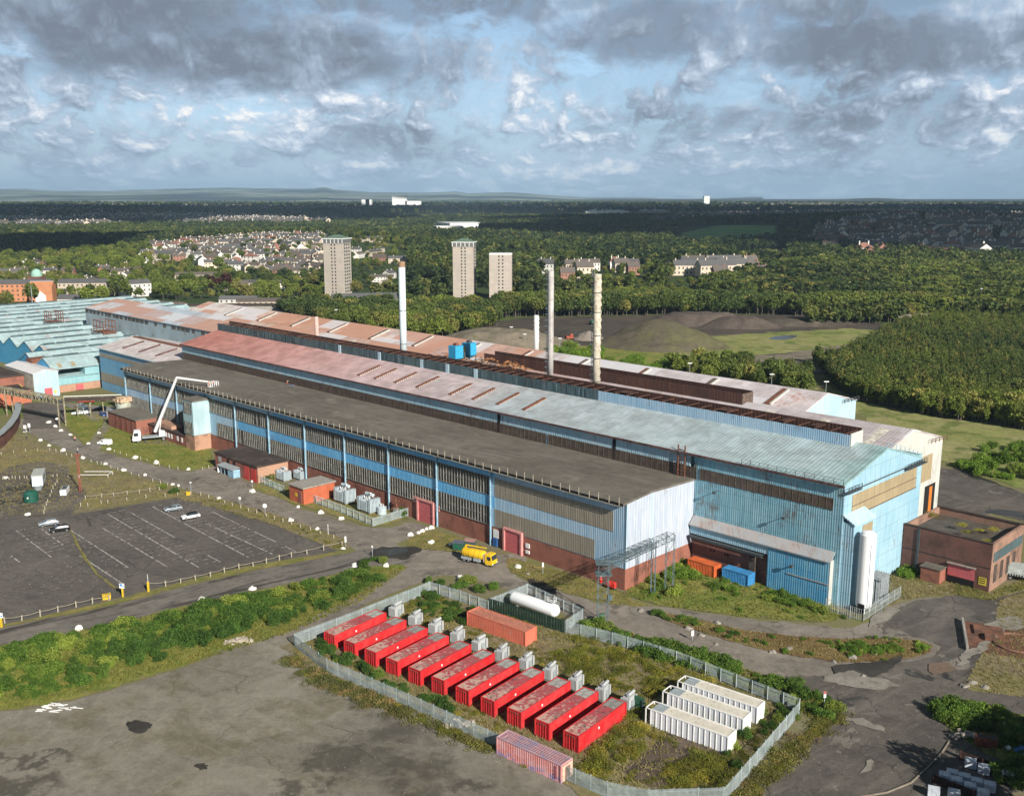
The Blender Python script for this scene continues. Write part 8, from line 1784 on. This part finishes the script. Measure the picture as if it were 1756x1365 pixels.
# countryside masses
def clear(pts, polys):
    Q = [[(G(*p).x, G(*p).y) for p in poly] for poly in polys]; return [p for p in pts if not any(inpoly(p[0], p[1], q) for q in Q)]
FLD = [[(1170, 408), (1230, 398), (1330, 402), (1330, 414), (1240, 420), (1165, 418)], [(1275, 436), (1340, 434), (1345, 441), (1270, 444)], [(870, 436), (930, 434), (930, 440), (872, 442)], [(120, 386), (200, 380), (210, 388), (130, 392)]]
def draped(name, poly, mat, up, step, world=None):
    P = [(G(*p).x, G(*p).y) for p in poly] if not world else poly; x0, x1 = min(p[0] for p in P), max(p[0] for p in P); y0, y1 = min(p[1] for p in P), max(p[1] for p in P); nx, ny = max(2, int((x1 - x0) / step)), max(2, int((y1 - y0) / step)); v, f = [], []
    for j in range(ny + 1):
        for i in range(nx + 1): x, y = x0 + (x1 - x0) * i / nx, y0 + (y1 - y0) * j / ny; v.append((x, y, EL(x, y) + up))
    for j in range(ny):
        for i in range(nx):
            if inpoly((v[j * (nx + 1) + i][0] + step / 2), (v[j * (nx + 1) + i][1] + step / 2), P): a_ = j * (nx + 1) + i; f.append((a_, a_ + 1, a_ + nx + 2, a_ + nx + 1))
    m = MB(); m.add(v, f); return tag(m.build(name, mat, fix=False, smooth=True), kind='structure')
draped('rising_ground', [(-1100, 760), (2500, 760), (2500, 3700), (-1100, 3700)], GM, -.35, 36, True)
for i, P_ in enumerate(FLD): draped('field', P_, plain('bright_field_%d' % i, (.13, .27, .05), .9, var=.2, scale=.02), .25, 9)
HP = [[(262, 442), (400, 427), (480, 421), (566, 424), (566, 478), (480, 482), (400, 472), (256, 460)]]
def near_house(p): return any((p[0] - q[0]) ** 2 + (p[1] - q[1]) ** 2 < 81 for q in H_all)
A1_ = scatter([(560, 500), (560, 440), (620, 395), (760, 384), (900, 374), (1100, 372), (1400, 372), (1800, 378), (1830, 470), (1560, 460), (1390, 470), (1190, 498), (900, 516), (850, 520), (700, 516), (560, 512)], 40000, rv_)
A1_ = clear(A1_, FLD + [[(1395, 415), (1500, 397), (1790, 405), (1790, 443), (1660, 447), (1470, 432)], [(735, 404), (750, 380), (825, 376), (820, 402)], [(1150, 464), (1385, 462), (1390, 503), (1150, 505)], [(925, 466), (1125, 464), (1125, 498), (930, 500)], [(602, 428), (700, 428), (705, 506), (602, 508)], [(1160, 399), (1335, 396), (1340, 422), (1155, 426)], [(1265, 434), (1350, 432), (1350, 448), (1265, 450)], [(865, 434), (935, 432), (935, 446), (865, 446)], [(535, 500), (640, 500), (640, 532), (535, 532)], [(765, 498), (895, 498), (895, 532), (765, 532)]]); A1_ = [p for p in A1_ if not near_house(p)] if len(H_all) < 400 else A1_
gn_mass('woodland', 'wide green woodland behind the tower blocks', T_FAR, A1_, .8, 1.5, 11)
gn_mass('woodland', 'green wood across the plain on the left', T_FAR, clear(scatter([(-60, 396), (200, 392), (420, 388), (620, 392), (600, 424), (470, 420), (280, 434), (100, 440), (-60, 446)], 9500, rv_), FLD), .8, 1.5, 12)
A2_ = [p for p in scatter([(-60, 450), (100, 440), (290, 436), (560, 430), (562, 512), (460, 520), (200, 512), (-60, 520)], 1500, rv_) if not near_house(p)]
A2_ = clear(A2_, [[(535, 500), (640, 500), (640, 532), (535, 532)]]); A2_ = [p for p in A2_ if rv_.random() < (.42 if inpoly(*p, [(G(*q).x, G(*q).y) for q in HP[0]]) else 1)]
gn_mass('town_trees', 'leafy trees between the houses on the left', T_ROUND + T_FAR[:1], A2_, .55, 1.15, 13)
gn_mass('terrace_trees', 'trees standing among the cream terraces and white houses', T_ROUND, [p for P_ in ([(1150, 464), (1385, 462), (1390, 503), (1150, 505)], [(925, 466), (1125, 464), (1125, 498), (930, 500)], [(602, 428), (700, 428), (705, 506), (602, 508)]) for p in scatter(P_, 90, rv_) if not near_house(p)], .5, 1.0, 18)
gn_mass('estate_trees', 'dark trees between the houses of the shaded estate', T_FAR[:3], [p for p in scatter([(1395, 415), (1500, 397), (1790, 405), (1790, 443), (1660, 447), (1470, 432)], 550, rv_) if not near_house(p)], .5, .95, 14)
put('street_tree', T_ROUND, [(G(x, y).x, G(x, y).y) for x, y in ((375, 470), (215, 512), (200, 508), (12, 530), (55, 528), (470, 528), (300, 512), (320, 508), (280, 515), (610, 512), (590, 506), (150, 528), (175, 526), (350, 505), (420, 520), (545, 516), (1440, 552), (1585, 548))], 'large leafy tree standing clear among the buildings beyond the works', 'tree', 'large single trees beyond the works', 1.1, 1.7, rv_)
put('purple_tree', [single(90, 11, 900, .6, 'round', LP)], [(G(x, y).x, G(x, y).y) for x, y in ((375, 502), (388, 500), (362, 500))], 'dark purple-leaved tree by the cream terraces', 'tree', 'purple trees', 1.2, 1.5, rv_)
# far plain: towns and woods as masses
fp = clear(scatter([(-200, 372), (300, 374), (900, 366), (1900, 370), (2100, 350.5), (900, 350.5), (-300, 350.5)], 12000, rv_), [[(430, 370), (570, 370), (570, 384), (430, 384)]])
gn_mass('distant_woods', 'dark woods and hedges across the distant plain', T_FAR[:2], fp, 1.2, 2.4, 15)
gn_mass('distant_woods', 'dark belts of wood in the middle distance on the left', T_FAR[:3], scatter([(-100, 398), (600, 394), (900, 372), (300, 370), (-200, 370)], 6500, rv_), .8, 1.5, 19)
dn = []
for (cx_, cy_), (rx_, ry_), n in (((60, 386), (140, 6), 330), ((250, 378), (130, 5), 260), ((420, 383), (120, 5), 260), ((60, 366), (160, 4), 200), ((150, 357), (220, 1.5), 260), ((700, 358), (300, 1.8), 420), ((480, 362), (90, 2), 120), ((1450, 355), (420, 2.5), 900), ((1500, 387), (300, 6), 420), ((1650, 378), (200, 5), 300), ((1700, 362), (160, 3), 300), ((1350, 376), (160, 3), 140), ((1100, 362), (100, 2), 90)):
    for _ in range(n): x, y = cx_ + rv_.gauss(0, rx_ * .5), cy_ + rv_.gauss(0, ry_ * .5); y = max(y, 349.5); p = G(x, y); dn.append((p.x, p.y))
gn_mass('distant_town', 'small pale houses scattered over the distant plain', HM[:3] + HM[4:5], dn, 1.2, 2.4, 16, cat='town')
# earth heaps
def heap(name, label, px, py, rx, ry, h, mat, seed, flat=.25):
    from mathutils import noise as mn
    c = G(px, py); n = 22; v = []; f = []
    for i in range(n + 1):
        r = i / n
        for j in range(40):
            t = 2 * math.pi * j / 40; k_ = 1 + .22 * mn.noise(Vector((math.cos(t) * 1.5 + seed, math.sin(t) * 1.5, seed)))
            z = h * max(0, 1 - max(0, (r - flat) / (1 - flat)) ** 1.15) + (.12 * h * mn.noise(Vector((r * 5 * math.cos(t), r * 5 * math.sin(t), seed))) if r < .95 else 0)
            v.append((rx * r * k_ * math.cos(t), ry * r * k_ * math.sin(t), max(-.1, z)))
    for i in range(n):
        for j in range(40): f.append((i * 40 + j, i * 40 + (j + 1) % 40, (i + 1) * 40 + (j + 1) % 40, (i + 1) * 40 + j))
    m = MB(); m.add(v, f); o = m.build(name, mat, loc=c, smooth=True, fix=False); tag(o, label, 'earth heap'); return o
HG = sheet('heap_green', (.095, .080, .058), (.105, .10, .05), (.06, .05, .04), sc=.06, fine=.6, amt=.5, bmp=.5); HE = sheet('heap_earth', (.07, .055, .048), (.10, .08, .065), (.12, .095, .09), sc=.08, fine=.6, amt=.5, bmp=.5)
heap('spoil_heap', 'large rounded spoil heap greened over on top, in the middle of the bare earth', 1135, 590, 36, 30, 13, HG, 1, .12)
heap('spoil_heap', 'broad dry grassy bank at the left end of the bare earth', 850, 592, 42, 30, 8, M['earth_pale'], 2, .35)
heap('spoil_heap', 'long dark ragged heap behind the big rounded one', 1200, 556, 36, 14, 7, HE, 3, .5)
heap('spoil_heap', 'low brownish heap right of the dark ragged one', 1270, 560, 30, 14, 6, HE, 4, .3)
heap('spoil_heap', 'flat dark bank near the small digger on the right', 1370, 556, 36, 12, 4, M['earth'], 5, .4)
heap('spoil_heap', 'small pale heap beside the straked chimney', 1010, 582, 9, 8, 4.5, plain('heap_pale', (.22, .19, .16), .9, var=.2), 6, .1)
for (px, py), c_, lb in (((976, 584), (.30, .07, .04), 'red digger on the bare earth between the slim chimneys'), ((1018, 557), (.03, .16, .10), 'green screening machine behind the straked chimney'), ((1421, 556), (.05, .05, .055), 'dark digger on the far bank of the bare earth')):
    t = root('digger', lb, 'digger', G(px, py), .3); m = MB(); m.box(-2, 2, -1.3, 1.3, 1.2, 2.6); m.box(.2, 1.8, -1.3, 0, 2.6, 3.8); m.build('body', plain('digger_' + str(px), c_, .5), t); m = MB(); m.box(-2.4, 2.4, -1.6, -1.0, 0, 1.1); m.box(-2.4, 2.4, 1.0, 1.6, 0, 1.1); m.build('track', M['black'], t)
    m = MB(); m.tube((1.8, .6, 2.2), (4.6, .6, 4.8), .28, 6); m.tube((4.6, .6, 4.8), (6.4, .6, 1.4), .22, 6); m.build('arm', M['steel_dark'], t)
# lamp posts
for px, py, h, lb in ((58, 545, 20.8, 'tall thin white pole rising from the aqua ridges'), (799 / 3.512 + 350, 560, 10, 'lamp post on the skyline of the patched roof, left one'), (877, 590, 9, 'lamp post behind the roof near the blue cabinets'), (900, 600, 8, 'lamp post beside the short whitish chimney'), (960, 608, 8, 'lamp post between the slim chimneys behind the roof'), (1182, 655, 8, 'lamp post behind the right part of the back roof'), (1322, 676, 8, 'lamp post behind the back roof near its gable'), (1415, 690, 8, 'lamp post at the pale gable of the back hall'), (1680, 530, 14, 'mobile mast standing above the right-hand wood'), (639, 1, 0, '')):
    if not h: continue
    t = root('lamp_post', lb, 'lamp post', G(px, py)); m = MB(); m.tube((0, 0, 0), (0, 0, h), .12 if h < 15 else .28, 6, .08 if h < 15 else .2); m.build('pole', M['galv'], t)
    if h < 15: m = MB(); m.box(-.9, .9, -.3, .3, h, h + .35); m.build('lamp_head', M['white'], t)
# hills
SK = [(-250, 330), (-100, 327), (60, 325.5), (110, 329), (200, 329), (290, 326), (400, 323.5), (480, 325), (548, 325), (562, 322), (576, 326), (640, 331), (740, 332), (785, 329.5), (800, 333), (880, 331), (940, 336), (1000, 340), (1100, 340), (1180, 344), (1300, 346)]
def sky_y(px):
    for (x0, y0), (x1, y1) in zip(SK, SK[1:]):
        if x0 <= px <= x1: return y0 + (y1 - y0) * (px - x0) / (x1 - x0)
    return 346
from mathutils import noise as mn
v, f = [], []; nx, ny = 150, 60
for j in range(ny + 1):
    Y = 7000 + 14000 * j / ny
    for i in range(nx + 1):
        px = -250 + 1550 * i / nx; X = (px - 878) / 1738 * Y; yy = sky_y(px); top = CAMH + (332 - yy) / 1738 * 20000
        s = max(0, min(1, (Y - 7000) / 12500)); s = s * s * (3 - 2 * s) if s < 1 else 1
        g_ = mn.noise(Vector((X / 1700, Y / 2600, 1))) * 30 * s * (1 - s) * 3.2 + mn.noise(Vector((X / 500, Y / 900, 4))) * 7 * s
        e = max(0, min(1, (1280 - px) / 150)); v.append((X, Y, (top * s * (.97 if j < ny - 8 else 1) + g_) * e - 1.5 - (300 if j == ny else 0)))
for j in range(ny):
    for i in range(nx): a_ = j * (nx + 1) + i; f.append((a_, a_ + 1, a_ + nx + 2, a_ + nx + 1))
m = MB(); m.add(v, f)
def hillmat():
    m, k, b = newmat('moor_hills'); co = coord(k); n = k.noise(co, .00045, 6, .6); n2 = k.noise(co, .0022, 6, .65)
    c = k.mix(k.ramp(n, .44, .54), (.05, .075, .09), (.24, .28, .24)); c = k.mix(k.ramp(n2, .54, .60), c, (.09, .13, .06)); k.put(b, 'Base Color', c); b.inputs['Roughness'].default_value = 1; b.inputs['Specular IOR Level'].default_value = 0; return m  # pale sun patches and blue haze are put into the hill colours
tag(m.build('hills', hillmat(), fix=False, smooth=True), kind='structure')
# low wooded ridge on the right skyline
v, f = [], []
for j in range(6):
    Y = 9500 + 700 * j
    for i in range(121):
        px = 1000 + 950 * i / 120; X = (px - 878) / 1738 * Y; h = (6 + 14 * max(0, mn.noise(Vector((px / 120, 0, 3)))) + 16 * math.exp(-((px - 1478) / 45) ** 2)) * (1 - abs(j - 2.5) / 3.2) * min(1, i / 12); v.append((X, Y, h - 1))
for j in range(5):
    for i in range(120): a_ = j * 121 + i; f.append((a_, a_ + 1, a_ + 122, a_ + 121))
m = MB(); m.add(v, f); tag(m.build('low_ridge', plain('ridge_dark', (.03, .04, .025), 1, scale=.004, var=.4), fix=False), kind='structure')

# clouds overhead whose shadows lie on the plain (they stand above the picture)
CLM = plain('cloud_white', (.8, .82, .86), 1.0, var=.02)
def cloud(gx, gy, rx, ry, H=1000, seed=0):
    off = H / math.tan(SUN_EL); x, y = gx + math.sin(SUN_AZ) * off, gy - math.cos(SUN_AZ) * off
    bm = bmesh.new(); bmesh.ops.create_icosphere(bm, subdivisions=4, radius=1); o3 = Vector((seed * 3.1, seed * 1.7, seed))
    for v_ in bm.verts:
        k_ = 1 + mn.noise(v_.co * 1.6 + o3) * .45 + mn.noise(v_.co * 4.5 + o3) * .16; v_.co = Vector((v_.co.x * k_ * rx, v_.co.y * k_ * ry, max(-.25, v_.co.z) * k_ * min(rx, ry) * .28))
    me = bpy.data.meshes.new('cloud'); bm.to_mesh(me); bm.free(); me.materials.append(CLM); me.polygons.foreach_set('use_smooth', [True] * len(me.polygons))
    o = bpy.data.objects.new('cloud', me); COL.objects.link(o); o.location = (x, y, H); o['kind'] = 'structure'
CLOUDS = [((620, 2200), (620, 500)), ((1500, 1650), (560, 420)), ((650, 1620), (330, 300)), ((500, 2900), (500, 420)), ((1800, 2900), (700, 500)), ((-900, 3300), (600, 500)), ((-1900, 3200), (1000, 1000)), ((-2600, 4800), (1100, 900)), ((-1300, 4300), (900, 800)), ((-500, 4600), (900, 600)), ((1200, 4400), (1100, 650)), ((-720, 1500), (170, 260)), ((-250, 5800), (1500, 400)), ((2600, 5200), (900, 500))]
for i, ((gx, gy), (rx, ry)) in enumerate(CLOUDS): cloud(gx, gy, rx, ry, 1000, i + 1)
# thin air: far things fade to blue
m = MB(); m.box(-16000, 16000, -1200, 24000, -302.5, 260)
hz = m.build('haze', [], fix=True); mt = bpy.data.materials.new('haze_air'); mt.use_nodes = True; k = N(mt.node_tree); k.n.clear()
o_ = k.node('ShaderNodeOutputMaterial'); pv = k.node('ShaderNodeVolumePrincipled'); pv.inputs['Color'].default_value = (.52, .76, 1.0, 1); pv.inputs['Density'].default_value = .00005; pv.inputs['Anisotropy'].default_value = 0.0
k.l.new(pv.outputs[0], o_.inputs['Volume']); hz.data.materials.append(mt); hz['kind'] = 'stuff'

# loose stones and litter on the worn ground
v, f = [], []; r_ = random.Random(44)
for P_, n in (([(-30, 1230), (420, 1105), (505, 1092), (860, 1290), (1000, 1365), (-30, 1365)], 900), ([(1300, 1150), (1600, 1130), (1756, 1200), (1700, 1365), (1260, 1365), (1430, 1240)], 900), ([(505, 1105), (560, 1165), (860, 1300), (860, 1312), (560, 1180)], 500), ([(0, 890), (345, 850), (592, 930), (260, 1008), (0, 1070)], 350), ([(560, 985), (700, 950), (900, 1000), (1100, 1060), (1300, 1120), (1100, 1075), (860, 1005), (640, 1020)], 400)):
    for x, y in scatter(P_, n, r_):
        s = r_.uniform(.02, .075); o = len(v); v += [(x - s, y - s * .6, .06), (x + s, y - s * .5, .06), (x + s * .2, y + s, .06), (x + r_.uniform(-.3, .3) * s, y, .08 + s * 1.1)]; f += [(o, o + 1, o + 3), (o + 1, o + 2, o + 3), (o + 2, o, o + 3)]
m = MB(); m.add(v, f); tag(m.build('gravel', plain('pale_grit', (.24, .22, .185), .9, var=.5, scale=.7), fix=False), 'loose stones and litter scattered over the yard and roads', 'gravel', kind='stuff')
